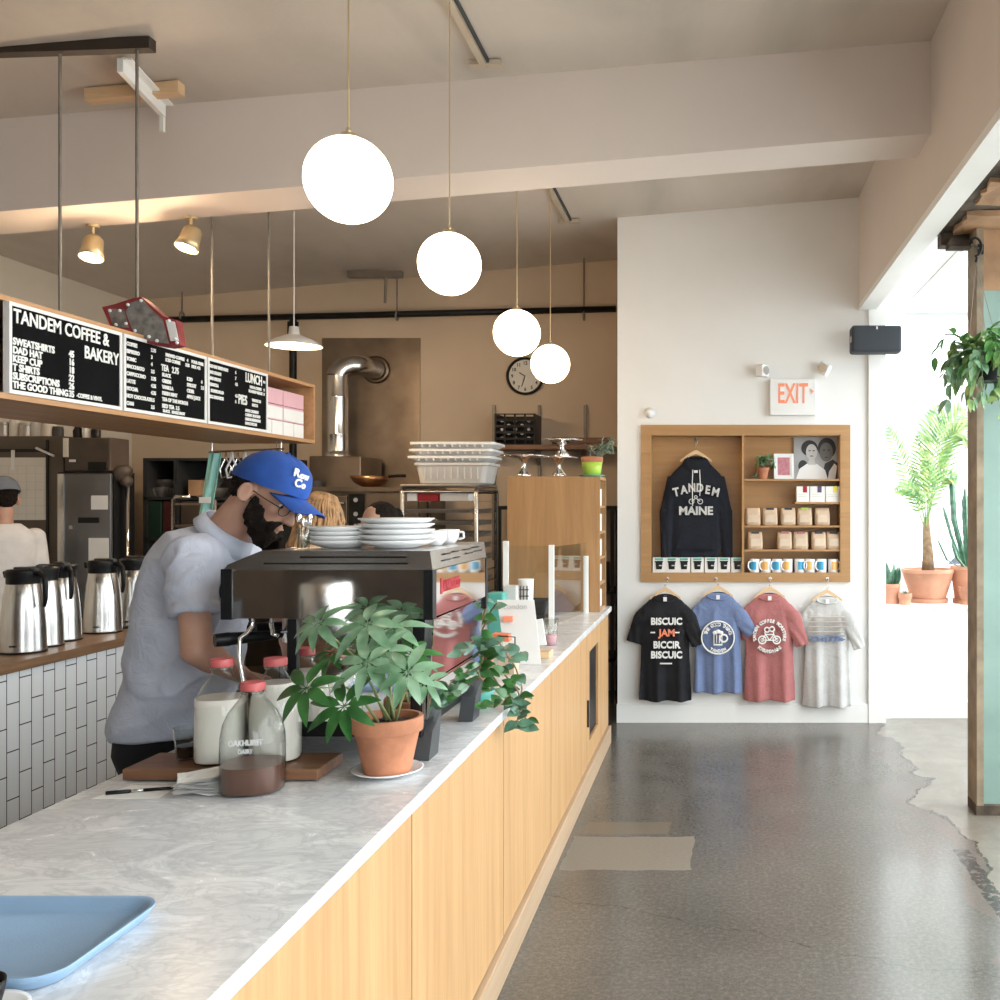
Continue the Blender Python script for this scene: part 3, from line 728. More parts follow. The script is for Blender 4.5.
# red tee: tandem bicycle in a ring of words
m = MB(); cx, cz_ = fx(769.5, YT), fz(636, YT)
ring_text(m, 'TANDEM COFFEE ROASTERS', cx, cz_, .098, YT, .032, 200, -20); ring_text(m, 'PORTLAND MAINE', cx, cz_, .122, YT, .032, 225, 315, True)
for dx in (-.052, .052): ring(m, cx+dx, cz_-.028, .027, .004, YT, 24); ring(m, cx+dx, cz_-.028, .011, .002, YT, 16)
for a, b in (((-.052, -.028), (-.03, .012)), ((-.03, .012), (.03, .012)), ((.052, -.028), (.03, .012)), ((-.03, .012), (0, -.03)), ((0, -.03), (.03, .012)), ((0, -.03), (-.052, -.028)), ((0, -.03), (.04, -.03)), ((-.03, .012), (-.036, .028)), ((.03, .012), (.028, .03))):
    m.cyl((cx+a[0], YT-.006, cz_+a[1]), (cx+b[0], YT-.006, cz_+b[1]), .0045, seg=6)
ring(m, cx-.018, cz_+.045, .017, .004, YT, 20); ring(m, cx+.018, cz_+.05, .017, .004, YT, 20)
print_obj(T['r'][0], m, 'text_white')
# grey tee stripes
m = MB()
for i, (py, mi) in enumerate(((617, 1), (622, 1), (627, 1), (632, 1), (636, 0), (639.5, 0))):
    m.mi = mi; m.box((fx(809, YT), YT-.004, fz(py+.35, YT)), (fx(845, YT), YT+.012, fz(py-.35, YT)))
m.mi = 0
for k in range(7): a = 813+k*4.6; m.box((fx(a, YT), YT-.005, fz(641, YT)), (fx(a+2.6, YT), YT+.012, fz(638, YT)))
print_obj(T['g'][0], m, ['tee_blue', 'metal_print'])

# hoodie
Yh = YP+.075; Xh = fx(696, Yh)
t = thing('hooded_sweatshirt', 'black hooded sweatshirt with white tandem print hanging in the niche', 'sweatshirt', (Xh, Yh, fz(557, Yh)))
m = MB(); zt, zb = fz(462, Yh), fz(557, Yh)
garment(m, Xh, Yh, zb, zt, .19, .19, .18, dep=.07, folds=3, seed=8, slope=.10, neck=.09, amp=.008)
for sg, ex, ez in ((-1, fx(663, Yh), fz(556, Yh)), (1, fx(731, Yh), fz(557, Yh)+.0)):
    sleeve(m, (Xh+sg*.15, Yh, zt-.12), (Xh+sg*.215, Yh-.01, zt-.38), .066, .055, .45, seed=sg); sleeve(m, (Xh+sg*.215, Yh-.01, zt-.36), (ex-sg*.02, Yh-.02, ez-.02-(.03 if sg > 0 else 0)), .056, .036, .5, seed=sg+4)
m = remesh(m, .008, 4); obj('body', m, 'hood_black', t, True, world=True)
m = MB(); m.lathe([(.110, -.05), (.108, -.01), (.088, .03), (.066, .045), (.058, .035), (.08, .0), (.09, -.04)], (Xh, Yh-.0, zt-.01), 30, Matrix.Rotation(R(24), 3, 'X'), sx=1, sy=.5); obj('hood', m, 'hood_black', t, True, world=True)
Yp = Yh-.048
m = MB(); m.box((Xh-.15, Yp-.002, zb+.06), (Xh+.15, Yp+.012, zb+.065)); m.prism([(Xh-.15, Yp+.004, zb+.065), (Xh+.15, Yp+.004, zb+.065), (Xh+.09, Yp+.004, zb+.24), (Xh-.09, Yp+.004, zb+.24)], (0, .012, 0)); obj('front_pocket', m, 'hood_black', t, world=True)
m = MB(); 
for i, ch in enumerate('TANDEM'):
    u = (i-2.5); a = u*.085; m.text(ch, MW((Xh+u*.056, Yp, fz(491, Yh)-.012*abs(u)**1.2), (math.cos(a), 0, -math.sin(a)), (math.sin(a), 0, math.cos(a))), .085, .85, .012, 'CENTER', .003)
m.text('MAINE', MW((Xh, Yp, fz(514.5, Yh)), (1, 0, 0), (0, 0, 1)), .085, 1.0, .012, 'CENTER', .003)
for dx in (-.032, .032): ring(m, Xh+dx, fz(501.5, Yh), .018, .003, Yp, 20)
m.cyl((Xh-.032, Yp-.005, fz(501.5, Yh)), (Xh, Yp-.005, fz(498, Yh)), .004, seg=6); m.cyl((Xh+.032, Yp-.005, fz(501.5, Yh)), (Xh, Yp-.005, fz(498, Yh)), .004, seg=6); ring(m, Xh, fz(497, Yh), .01, .003, Yp, 14)
print_obj(t, m, 'photo_light')
for dx, e in ((-.022, 506), (.028, 496)):
    m = MB(); m.tube([(Xh+dx, Yp-.01, fz(470, Yh)), (Xh+dx*1.2, Yp-.014, fz(485, Yh)), (Xh+dx*1.05, Yp-.013, fz(e, Yh))], .0035, 6); obj('drawstring', m, 'text_white', t, True, world=True)
m = MB(); m.box((Xh-.014, Yp+.012, fz(473, Yh)), (Xh+.014, Yp+.014, fz(467, Yh))); obj('neck_label', m, 'shirt_tag', t, world=True)
hanger(Xh, Yh, zt+.09, 'wooden hanger holding the black hooded sweatshirt', fz(440, Yh), .09)
t = thing('coat_hook', 'hook inside the niche holding the sweatshirt hanger', 'hook', (Xh, yb, fz(439, Yh)))
m = MB(); m.cyl((0, 0, 0), (0, -.008, 0), .014); obj('plate', m, 'rod_steel', t)
m = MB(); m.tube([(0, -.004, 0), (0, -.05, -.01), (0, -.085, -.006), (0, -.1, .012)], .004, 8); obj('hook_arm', m, 'rod_steel', t, True)

# reusable-cup boxes
ordw = ['far left', 'second', 'third', 'fourth', 'fifth', 'sixth', 'far right']
for i, px in enumerate((659, 671.7, 684, 697.5, 711, 724, 737.5)):
    Y = YP+.02; x = fx(px, Y); hw = .046; z0 = iz0
    t = thing('cup_box', {0: 'white cup box at the left end of the niche floor', 6: 'white cup box at the right end of the row beside the divider'}.get(i, ordw[i]+' white cup box from the left under the sweatshirt'), 'box', (x, Y+.05, z0), 0, 'cup boxes on the niche floor')
    m = MB(); m.box((-hw, -.05, 0), (hw, .05, .112)); obj('carton', m, 'white_paper', t)
    m = MB(); m.box((-.03, -.053, .094), (.03, -.049, .108)); obj('label', m, 'teal', t)
    m = MB(); m.prism([(-.026, -.054, .082), (.026, -.054, .082), (.021, -.054, .026), (-.021, -.054, .026)], (0, .005, 0)); m.box((-.03, -.055, .078), (.03, -.05, .088)); m.mi = 1; m.box((.0, -.056, .05), (.022, -.05, .058)); obj('picture', m, ['black', 'photo_light'], t)
# mugs
def mug(px, hs, label, c1):
    Y = YP+.04; x = fx(px, Y)
    t = thing('mug', label, 'mug', (x, Y, iz0), 0, 'mugs on the niche floor')
    m = MB(); m.lathe([(.0, .001), (.038, .001), (.041, .006), (.042, .105), (.0405, .107), (.038, .104), (.037, .012), (0, .010)], seg=28); obj('body', m, 'white_ceramic', t, True)
    t.scale = (.9, .9, .95)
    m = MB(); m.tube([(hs*r_*.78, -r_*.62, z_) for r_, z_ in ((.04, .088), (.06, .086), (.069, .066), (.067, .042), (.055, .026), (.04, .024))], .006, 8); obj('handle', m, 'white_ceramic', t, True)
    a0 = -PI/2+(-hs)*.05
    m = MB(); rr = []
    for k in range(13):
        a = a0+(k/12-.5)*1.5-hs*(-.45); rr.append([Vector((.0428*math.cos(a), .0428*math.sin(a), z)) for z in (.025, .088)])
    m.rings(rr, False, False, False); obj('printed_band', m, c1, t, True, recalc=False)
for px, hs, c1, lb in ((754.5, -1, 'cyan_band', 'white mug with blue band at the left end of the mug row'), (766, -1, 'orange_band', 'orange-banded mug second from left in the mug row'), (777, -1, 'cyan_band', 'blue-banded mug third from left in the mug row'), (787.5, -1, 'orange_band', 'orange-banded mug fourth from left in the mug row'),
                       (799.5, 1, 'cyan_band', 'blue-banded mug fifth from left in the mug row'), (810, -1, 'orange_band', 'mug third from the right with its band turned away'), (821.5, -1, 'cyan_band', 'blue-banded mug second from the right in the mug row'), (833, 1, 'orange_band', 'orange-banded mug at the right end of the mug row')):
    mug(px, hs, lb, c1)
# coffee bags
def bag(px, z, w, h, label, top):
    Y = YP+.04; x = fx(px, Y)
    t = thing('coffee_bag', label, 'bag', (x, Y, z), rnd.uniform(-.08, .08), 'brown coffee bags in the niche')
    rr = []
    for (f, d, zz) in ((.44, .032, 0), (.5, .04, .01), (.5, .042, h*.4), (.48, .036, h*.7), (.46, .016, h*.93), (.45, .006, h)):
        rr.append([Vector((w*f*math.copysign(abs(math.cos(2*PI*k/24))**.35, math.cos(2*PI*k/24)), d*math.copysign(abs(math.sin(2*PI*k/24))**.6, math.sin(2*PI*k/24))+rnd.uniform(-.0015, .0015), zz)) for k in range(24)])
    m = MB(); m.rings(rr); obj('bag_body', m, 'kraft', t, 'auto')
    m = MB(); m.box((-w*.32, -.044, h*.2), (w*.3, -.039, h*.62)); obj('bag_label', m, 'bag_paper', t)
    if top:
        m = MB()
        m.box((-w*.25, -.02, h*.9), (w*.25, .006, h*1.02)); obj('closure', m, top, t)
for i, (px, tp, nm) in enumerate(((753, None, 'left end bag'), (770, 'dark_gray', 'second bag from left'), (788, 'dark_gray', 'third bag from left'), (804.5, 'lime_pot', 'bag with green closure'), (822, None, 'right end bag'))):
    bag(px, S3, .112, .128, 'brown coffee bag on the upper bag shelf, '+nm, tp)
for i, (px, tp, nm) in enumerate(((755, 'dark_gray', 'left end bag'), (784.5, 'print_red', 'second bag from left'), (800.5, 'print_red', 'middle bag'), (818.5, 'dark_gray', 'second bag from right'), (833.5, 'dark_gray', 'right end bag'))):
    bag(px, S4, .112, .128, 'brown coffee bag on the lower bag shelf, '+nm, tp)
# three white boxes
for a, b, tb, lb in ((796.5, 809.5, 'magenta', 'white box with red tab on the short shelf'), (810, 825, 'purple', 'white box with purple tab on the short shelf'), (825.5, 840.5, 'yellow', 'white box with yellow tab on the short shelf')):
    Y = YP+.01; t = thing('tea_box', lb, 'box', (fx((a+b)/2, Y), Y+.04, S2), 0, 'white boxes on the short shelf'); hw = (b-a)/2*Y/F-.001
    m = MB(); m.box((-hw, -.04, 0), (hw, .04, .115)); obj('carton', m, 'white_paper', t)
    m = MB(); m.box((0, -.042, .07), (.03, -.0395, .116)); obj('tab', m, tb, t)
    m = MB(); m.box((-hw+.01, -.0415, .04), (hw-.02, -.0395, .044)); m.box((-hw+.01, -.0415, .055), (hw-.03, -.0395, .058)); obj('label_print', m, 'photo_light', t)
# framed print and portrait photograph
Y = YP+.06
t = thing('framed_print', 'small white-framed red print leaning on the top shelf', 'picture', (fx(784, Y), Y, S1))
m = MB(); hw, H = .074, .19
for a in (((-hw, -.008, 0), (hw, .008, .018)), ((-hw, -.008, H-.018), (hw, .008, H)), ((-hw, -.008, .018), (-hw+.018, .008, H-.018)), ((hw-.018, -.008, .018), (hw, .008, H-.018))): m.box(*a)
obj('frame', m, 'white_plastic', t)
m = MB(); m.box((-hw+.018, -.002, .018), (hw-.018, .004, H-.018)); m.mi = 1
m.box((-hw+.028, -.004, .03), (hw-.03, .0, H-.028)); obj('artwork', m, ['white_paper', 'print_red'], t)
t.rotation_euler = (R(-6), 0, R(4))
t = thing('portrait_photograph', 'black and white portrait photograph of a close couple on the top shelf', 'picture', (fx(817.5, Y+.03), Y+.06, S1))
m = MB(); m.box((-.172, 0, 0), (.172, .01, .33)); obj('print_sheet', m, 'photo_gray', t)
def disc(m, x, z, rx, rz, y, seg=28, rot=0):
    pts = [(x+rx*math.cos(2*PI*k/seg)*math.cos(rot)-rz*math.sin(2*PI*k/seg)*math.sin(rot), y, z+rx*math.cos(2*PI*k/seg)*math.sin(rot)+rz*math.sin(2*PI*k/seg)*math.cos(rot)) for k in range(seg)]
    m.prism(pts, (0, .004, 0))
m = MB(); mats = ['photo_black', 'photo_white', 'photo_mid', 'photo_light']
m.mi = 0; m.prism([(.03, -.001, .0), (.172, -.001, .0), (.172, -.001, .11), (.12, -.001, .15), (.06, -.001, .12)], (0, .003, 0)); disc(m, -.055, .235, .062, .06, -.003); disc(m, -.105, .10, .035, .045, -.002)
disc(m, .075, .235, .068, .078, -.0035)
m.mi = 1; m.prism([(-.16, -.004, .001), (.08, -.004, .001), (.06, -.004, .07), (0, -.004, .115), (-.075, -.004, .118), (-.13, -.004, .08)], (0, .003, 0)); m.prism([(.08, -.0035, .001), (.135, -.0035, .001), (.15, -.0035, .10), (.13, -.0035, .12), (.09, -.0035, .06)], (0, .003, 0))
m.mi = 3; disc(m, -.04, .205, .042, .06, -.0055); m.prism([(-.06, -.0055, .15), (-.02, -.0055, .15), (-.01, -.0055, .11), (-.07, -.0055, .11)], (0, .002, 0))
m.mi = 2; disc(m, .07, .205, .05, .072, -.006)
m.mi = 0
for ex, ez, r in ((-.055, .215, .007), (-.025, .215, .007), (.052, .22, .008), (.088, .22, .008)): disc(m, ex, ez, r*1.3, r*.6, -.0075)
for ex, ez in ((-.04, .175), (.07, .165)): disc(m, ex, ez, .014, .0035, -.0075)
obj('portrait_image', m, mats, t)
t.rotation_euler = (R(-5), 0, 0)

t = thing('potted_succulent', 'small trailing plant in a terracotta pot on the top niche shelf', 'potted plant', (fx(763, YP+.07), YP+.07, S1))
m = MB(); m.lathe([(0, 0), (.03, 0), (.042, .065), (.047, .066), (.048, .085), (.042, .085), (0, .078)], seg=28); obj('flower_pot', m, 'terracotta', t, 'auto')
q = random.Random(77)
for k in range(12):
    m = MB(); a = k*.55; d = Vector((math.cos(a), math.sin(a)*.6, 0)); pp = Vector((0, 0, .08)); L_ = .085 if math.cos(a) > -.3 else .05
    pts = [pp+d*(L_*u)+Vector((0, 0, .09*math.sin(u*2.6)-(.11*u*u if k in (5, 6) else .02*u))) for u in (0, .25, .5, .75, 1)]
    m.tube(pts, .0016, 5)
    for i in range(1, 5):
        for j in range(3): m.leaf(pts[i], (q.uniform(-1, 1), q.uniform(-1, .4), q.uniform(-.3, 1)), (0, -.4, 1), .034, .018, n=4)
    obj('leafy_stem', m, 'leaf_mid' if k % 2 else 'leaf_grey', t, True, recalc=False)

# exit sign and emergency heads
Y = YP-.05; p0 = W(770, 415, YP-.05); p1 = W(816, 379, YP-.05)
t = thing('exit_sign', 'white exit sign with red letters above the niche', 'sign', ((p0.x+p1.x)/2, YP, p0.z))
m = MB(); m.box((p0.x, YP-.05, p0.z), (p1.x, YP-.0, p1.z), bev=.004); obj('housing', m, 'white_plastic', t, world=True)
m = MB(); m.text('EXIT', frontM(777.5, 402.8, Y-.001), .205, .53, .002, 'LEFT', .003); m.prism([(fx(811, Y), Y-.003, fz(394, Y)), (fx(811, Y), Y-.003, fz(389, Y)), (fx(814, Y), Y-.003, fz(391.5, Y))], (0, .004, 0)); obj('letters', m, 'exit_red', t, world=True)
for px, py, yaw, roll, lb in ((762, 372, .9, 0, 'white emergency light head left above the exit sign'), (823, 370, -.5, .5, 'white emergency light head tilted right above the exit sign')):
    t = thing('emergency_light', lb, 'light', (fx(px), YP, fz(py)), 0, 'emergency light heads')
    q = Euler((0, roll, yaw)).to_matrix(); m = MB()
    c = Vector((0, -.07, 0)); m.box(c-Vector((.042, .03, .042)), c+Vector((.042, .03, .042)), rot=q, bev=.006); obj('lamp_head', m, 'white_plastic', t)
    m = MB(); pts = c+q @ Vector((0, -.033, 0)); m.cyl(pts, pts+q @ Vector((0, -.004, 0)), .032, seg=20); obj('lens', m, 'steel', t)
    m = MB(); m.cyl((0, -.04, 0), (0, 0, 0), .015); obj('arm', m, 'white_plastic', t)
t = thing('motion_sensor', 'small white round sensor on the wall left above the niche', 'sensor', (fx(650), YP, fz(413)))
m = MB(); m.lathe([(.04, 0), (.04, .02), (.028, .035), (.02, .05), (0, .052)], M=Matrix.Rotation(R(90), 3, 'X'), seg=24, cap0=True); obj('sensor_body', m, 'white_plastic', t, True)
# soundbox
Y = 7.1; p0 = W(852, 352, Y); p1 = W(902, 325, Y)
t = thing('loudspeaker', 'dark grey loudspeaker mounted at the corner by the window', 'speaker', ((p0.x+p1.x)/2, Y, p0.z))
m = MB(); m.box((p0.x, Y, p0.z), (p1.x, Y+.15, p1.z), bev=.018); obj('cabinet', m, 'speaker_gray', t, world=True)
m = MB(); m.box((p0.x-.003, Y+.03, (p0.z+p1.z)/2-.02), (p0.x+.004, Y+.06, (p0.z+p1.z)/2+.02)); m.box((p1.x-.004, Y+.03, (p0.z+p1.z)/2-.02), (p1.x+.003, Y+.06, (p0.z+p1.z)/2+.02)); obj('port', m, 'white_plastic', t, world=True)
m = MB(); m.box(((p0.x+p1.x)/2-.005, Y-.002, p1.z-.03), ((p0.x+p1.x)/2+.005, Y+.003, p1.z-.01)); obj('indicator', m, 'white_plastic', t, world=True)
m = MB(); m.box(((p0.x+p1.x)/2-.05, Y+.1, p0.z+.05), ((p0.x+p1.x)/2-.01, YP-.02, p0.z+.09)); obj('wall_bracket', m, 'white_plastic', t, world=True)
# ================================================================== MENU SIGN BOX
SX = -2.38; ZB, ZTP = 1.985, 2.293; SR = -2.95; YA, YE = 3.28, 5.906
t = thing('menu_shelf', 'long suspended oak menu box above the back counter', 'shelf', ((SX+SR)/2, (YA+YE)/2, ZB-.02))
th = .02
m = MB(); m.box((SR, YA, ZB-th), (SX, YE, ZB)); obj('bottom_board', m, 'oak_sign', t, world=True)
m = MB(); m.box((SR, YA, ZTP), (SX, YE, ZTP+.018)); obj('top_board', m, 'oak_sign', t, world=True)
m = MB(); m.box((SR, YA, ZB), (SX, YA+.018, ZTP)); obj('end_board', m, 'oak_sign', t, world=True)
m = MB(); m.box((SR, YE-.018, ZB), (SX, YE, ZTP)); obj('end_board', m, 'oak_sign', t, world=True)
m = MB(); m.box((SR, YA+.018, ZB), (SR+.015, YE-.018, ZTP)); obj('back_board', m, 'oak_sign', t, world=True)
m = MB(); m.box((SR+.015, 5.27, ZB), (SX-.02, 5.285, ZTP)); obj('divider', m, 'oak_sign', t, world=True)
def TM(Y, z): return MW((SX+.0075, Y, z), (0, 1, 0), (0, 0, 1))
H = ZTP-ZB
LX = 1.0
def board(y0, y1, label, lines):
    b = thing('menu_board', label, 'menu board', (SX, (y0+y1)/2, ZB), 0, 'menu boards on the suspended shelf')
    m = MB(); fw = .013
    m.box((SX-.012, y0, ZB), (SX+.01, y1, ZB+fw)); m.box((SX-.012, y0, ZTP-fw), (SX+.01, y1, ZTP)); m.box((SX-.012, y0, ZB+fw), (SX+.01, y0+fw, ZTP-fw)); m.box((SX-.012, y1-fw, ZB+fw), (SX+.01, y1, ZTP-fw)); obj('frame', m, 'white_plastic', b, world=True)
    m = MB(); m.box((SX-.012, y0+fw, ZB+fw), (SX+.006, y1-fw, ZTP-fw)); obj('letter_panel', m, 'board_black', b, world=True)
    for s, u, v, size, xs in lines:
        m = MB(); k = 1.42 if size > .06 else 1.6
        m.text(s, TM(y0+(y1-y0)*u, ZB+H*(1-v)), H*size/.70, xs*k*LX, .0012, 'LEFT', .0012 if size > .06 else .0008)
        obj('text_line', m, 'text_white', b, world=True)
board(3.345, 3.978, 'menu board reading shop name and merchandise prices, nearest the camera', [
 ('TANDEM COFFEE &', .035, .215, .15, .645), ('BAKERY', .63, .43, .15, .64),
 ('SWEATSHIRTS', .03, 0.46, .076, .70), ('45', .49, 0.46, .076, .62), ('DAD HAT', .03, 0.555, .076, .70), ('16', .49, 0.555, .076, .62), ('KEEP CUP', .03, 0.65, .076, .70), ('18', .49, 0.65, .076, .62),
 ('T SHIRTS', .03, 0.745, .076, .70), ('22', .49, 0.745, .076, .62), ('SUBSCRIPTIONS', .03, 0.84, .076, .70), ('26', .49, 0.84, .076, .62), ('THE GOOD THING', .03, 0.935, .076, .70), ('35', .49, 0.935, .076, .62), ('-COFFEE & VINYL', .56, .925, .05, .56)])
L2 = []
for i, (a, b) in enumerate((('COFFEE', '2.75'), ('ESPRESSO', '3'), ('TONIC', '4'), ('MACCHIATO', '3.5'), ('CAPPUCCINO', '3.75'), ('LATTE', '4.25'), ('MOCHA', '4.75'), ('HOT CHOCOLATE', '3.5'), ('CHAI', '3.5'))):
    L2 += [(a, .03, .14+i*.097, .048, .62), (b, .30, .14+i*.097, .048, .62)]
L2 += [('BREWED COFFEE', .47, .15, .045, .62), ('4', .74, .15, .045, .62), ('ICED COFFEE', .47, .22, .045, .62), ('3.25', .72, .22, .045, .62), ('POUR OVER', .80, .15, .045, .6), ('MILK +75', .80, .22, .045, .6), ('TEA   2.75', .42, .36, .085, .6)]
for i, s in enumerate(('BLACK', 'GREEN', 'VANILLA', 'FRESH MINT', 'TEA OF THE MONTH')): L2.append((s, .43, .44+i*.085, .05, .62))
L2 += [('RED TEA  3.5', .43, .875, .055, .62), ('BLACK   SINGLE SHOT', .44, .935, .04, .62)]
for i, (a, b) in enumerate((('ICED', '4'), ('SPROUT', '2.5'), ('CIDER', ''), ('APPLE JUICE', ''))): L2 += [(a, .74, .42+i*.085, .05, .6)] + ([(b, .93, .42+i*.085, .05, .6)] if b else [])
board(3.992, 4.635, 'menu board listing coffee and tea prices, middle of the three', L2)
L3 = []
for i, (a, b) in enumerate((('OLD BAY MIXED NUTS', '6'), ('AND STRAWS', '7'), ('AND SPROUT', '4.5'), ('GRANOLA', ''), ('  SUMMER SALAD', '4.5'), ('EGG SANDWICH', '6'))): L3 += [(a, .03, .14+i*.093, .048, .5)] + ([(b, .43, .14+i*.093, .048, .6)] if b else [])
L3 += [('LUNCH', .60, .22, .15, .58), ('11-2', .92, .17, .04, .5), ('HAM & CHEESE', .68, .31, .045, .6), ('9', .93, .31, .045, .6), ('ROASTED VEGGIE', .66, .38, .045, .6), ('8', .93, .38, .045, .6), ('PIES', .48, .60, .15, .58), ('WHOLE 28', .72, .52, .045, .62), ('SLICE 5', .72, .60, .045, .62)]
for i, s in enumerate(('APPLE CRUMBLE', 'CHERRY ALMOND', 'LEMON MERINGUE', 'MAPLE PECAN')): L3.append((s, .60, .71+i*.07, .045, .62))
board(4.65, 5.265, 'menu board with lunch and pies, nearest the pink boxes', L3)
# pastry boxes in the open end
bx = [('pink', 0, 0, .175), ('pink', 1, 0, .175)]
n = 0
for row, (h, zz, items) in enumerate(((.085, .0, 4), (.085, .087, 2), (.085, .174, 2))):
    yy = 5.31; wtot = .56
    for k in range(items):
        wd = wtot/items-.006; y0 = yy+k*wtot/items; nm = ('lowest' if row == 0 else 'middle' if row == 1 else 'topmost')
        pos = {4: ['leftmost', 'second from left', 'second from right', 'rightmost'], 2: ['left', 'right']}[items][k]
        b = thing('pastry_box', f'{"white" if row == 0 else "pink"} folded pastry box in the {nm} layer of the menu box, {pos}', 'box', (SX-.17, y0+wd/2, ZB+zz), 0, 'pastry boxes stacked in the open end')
        d = .12
        m = MB(); m.box((-d, -wd/2, 0), (d, wd/2, h-.001), bev=.0015); obj('carton', m, 'pink_box' if row else 'white_paper', b)
        m = MB(); m.box((d-.001, -wd/2+.004, .006), (d+.0012, wd/2-.004, h-.012)); obj('front_flap', m, 'white_paper' if (row == 1 or (row == 0)) else 'pink_box', b)
# rods and ceiling bars
def rod(px, Y, top, label):
    x = (px-VX)*Y/F
    m = MB(); m.cyl((x, Y, ZTP+.018), (x, Y, top), .0065, seg=10)
    for k in range(1): m.cyl((x, Y, ZTP+.018), (x, Y, ZTP+.03), .013, seg=8)
    tag(obj('suspension_rod', m, 'rod_steel', loc=(x, Y, ZTP+.018), world=True, smooth='auto'), label, 'rod', 'suspension rods of the menu box')
rod(60, 4.2, 3.50, 'front left threaded rod holding the menu box')
rod(137, 4.2, 3.54, 'front right threaded rod holding the menu box')
rod(212, 5.45, cz(-2.76), 'rear left threaded rod holding the menu box')
rod(269, 5.45, cz(-2.44), 'rear right threaded rod holding the menu box')
p = W(152, 44, 4.2); q = W(-60, 51, 4.2)
m = MB(); m.prism([q+Vector((0, -.02, -.025)), p+Vector((0, -.02, -.025)), p+Vector((0, -.02, .025)), q+Vector((0, -.02, .025))], (0, .05, 0)); tag(obj('ceiling_bar', m, 'dark_bar', loc=p, world=True), 'dark steel bar on the ceiling holding the front rods', 'bar')
# white bracket with wood batten on ceiling
a, b = W(120, 48, 4.3), W(163, 98, 4.75); a.z = cz(a.x)-.06; b.z = cz(b.x)-.075
t = thing('strip_light_bracket', 'disused white strip bracket hanging at the ceiling near the beam', 'bracket', (a+b)/2)
d = (b-a).normalized(); q = d.to_track_quat('Y', 'Z').to_matrix(); c = (a+b)/2; ln = (b-a).length/2
m = MB(); m.box(c-Vector((.012, ln, .03)), c+Vector((.012, ln, .03)), rot=q); m.box(c+q @ Vector((.025, 0, .03))-Vector((.02, ln, .004)), c+q @ Vector((.025, 0, .03))+Vector((.02, ln, .004)), rot=q); obj('channel', m, 'trim_white', t, world=True)
m = MB(); e = b+Vector((0, 0, -.04)); m.box(e-Vector((.012, .01, .06)), e+Vector((.006, .01, .02))); obj('end_tab', m, 'trim_white', t, world=True)
a, b = W(84, 86, 4.6), W(178, 78, 4.6); a.z = cz(a.x)-.03; b.z = cz(b.x)-.03
m = MB(); m.prism([a+Vector((0, 0, -.03)), b+Vector((0, 0, -.03)), b+Vector((0, 0, .025)), a+Vector((0, 0, .025))], (0, .06, 0)); tag(obj('ceiling_batten', m, 'hanger_wood', loc=a, world=True), 'short bare wooden batten screwed across the ceiling in front of the beam', 'batten')
# red plywood arrow board standing on the shelf
p = W(144, 345, 4.25)
t = thing('marquee_arrow', 'old red arrow-shaped marquee piece leaning on top of menu box', 'sign', (-2.55, 4.25, ZTP+.018))
Ya = 4.15; s = Ya/F
def A(px, py): return Vector(((px-VX)*s, Ya, EYE-(py-VY)*s))
out = [A(102, 307), A(115, 304), A(133, 298), A(141, 297), A(152, 306), A(163, 316), A(176, 320), A(180, 345), A(168, 347), A(150, 344), A(115, 332), A(110, 326)]
m = MB(); m.prism(out, (0, .05, 0)); obj('arrow_body', m, 'sign_red', t, world=True)
m = MB()
for pp in (((108, 309), (124, 309), (129, 328), (114, 327)), ((131, 303), (142, 299), (153, 311), (163, 320), (169, 344), (150, 341), (134, 333), (126, 312))): m.prism([A(*q)+Vector((0, -.004, 0)) for q in pp], (0, .006, 0))
m.mi = 1; m.prism([A(*q)+Vector((0, -.004, 0)) for q in ((166, 320), (175, 322), (179, 341), (171, 341))], (0, .006, 0)); obj('face_panels', m, ['sign_gray', 'white_plastic'], t, world=True)
for (px, py) in ((111, 311), (121, 311), (117, 325), (127, 324), (129, 305), (142, 301), (136, 331), (150, 337), (158, 341), (170, 321), (176, 339), (178, 343)):
    m = MB(); c = A(px, py); m.ell(c+Vector((0, -.008, 0)), (.007, .007, .007), 10); obj('bulb_socket', m, 'white_plastic', t, True, world=True)
# shift so that its foot rests on the top board
low = min(v.z for v in out); t.location.z += 0

# ================================================================== AIRPOTS
def airpot():
    t = thing('airpot', '', 'coffee pot', (0, 0, 0), 0, 'steel airpots on the back counter')
    m = MB(); m.lathe([(.0, 0), (.09, 0), (.094, .004), (.094, .012), (.093, .02), (.091, .10), (.086, .18), (.078, .26), (.068, .318), (.066, .322)], seg=40); obj('body', m, 'brushed', t, True)
    m = MB(); m.lathe([(.0935, .0), (.0955, .001), (.0955, .008), (.0935, .009)], seg=40); m.box((.02, -.094, .035), (.05, -.090, .042)); obj('base_ring', m, 'black', t, True)
    m = MB(); m.lathe([(.066, .318), (.069, .32), (.069, .345), (.073, .36), (.073, .378), (.066, .386), (.0, .388)], seg=36); m.box((-.1, -.018, .36), (-.05, .018, .378), bev=.005); obj('lid', m, 'black', t, 'auto')
    m = MB(); m.cyl((-.098, 0, .365), (-.098, 0, .345), .012, .009); obj('spout', m, 'black', t, True)
    m = MB(); m.box((-.04, -.018, .386), (.06, .018, .397), bev=.004); m.box((.04, -.014, .378), (.075, .014, .393), bev=.004); obj('press_button', m, 'dark_gray', t)
    m = MB(); m.tube([(.06, 0, .365), (.095, 0, .368), (.115, 0, .35), (.122, 0, .31), (.122, 0, .25), (.115, 0, .215)], [.012, .013, .013, .012, .011, .008], 10); obj('handle', m, 'black', t, True)
    return t
ap = airpot(); ap['label'] = 'steel airpot at the left end of the back counter row, nearest the camera'; ap.location = (-3.24, 4.665, ZT); ap.rotation_euler = (0, 0, R(-12))
dup(ap, (-3.29, 4.865, ZT), R(-62), 'steel airpot second from the left, half hidden, with paper tag on its handle')
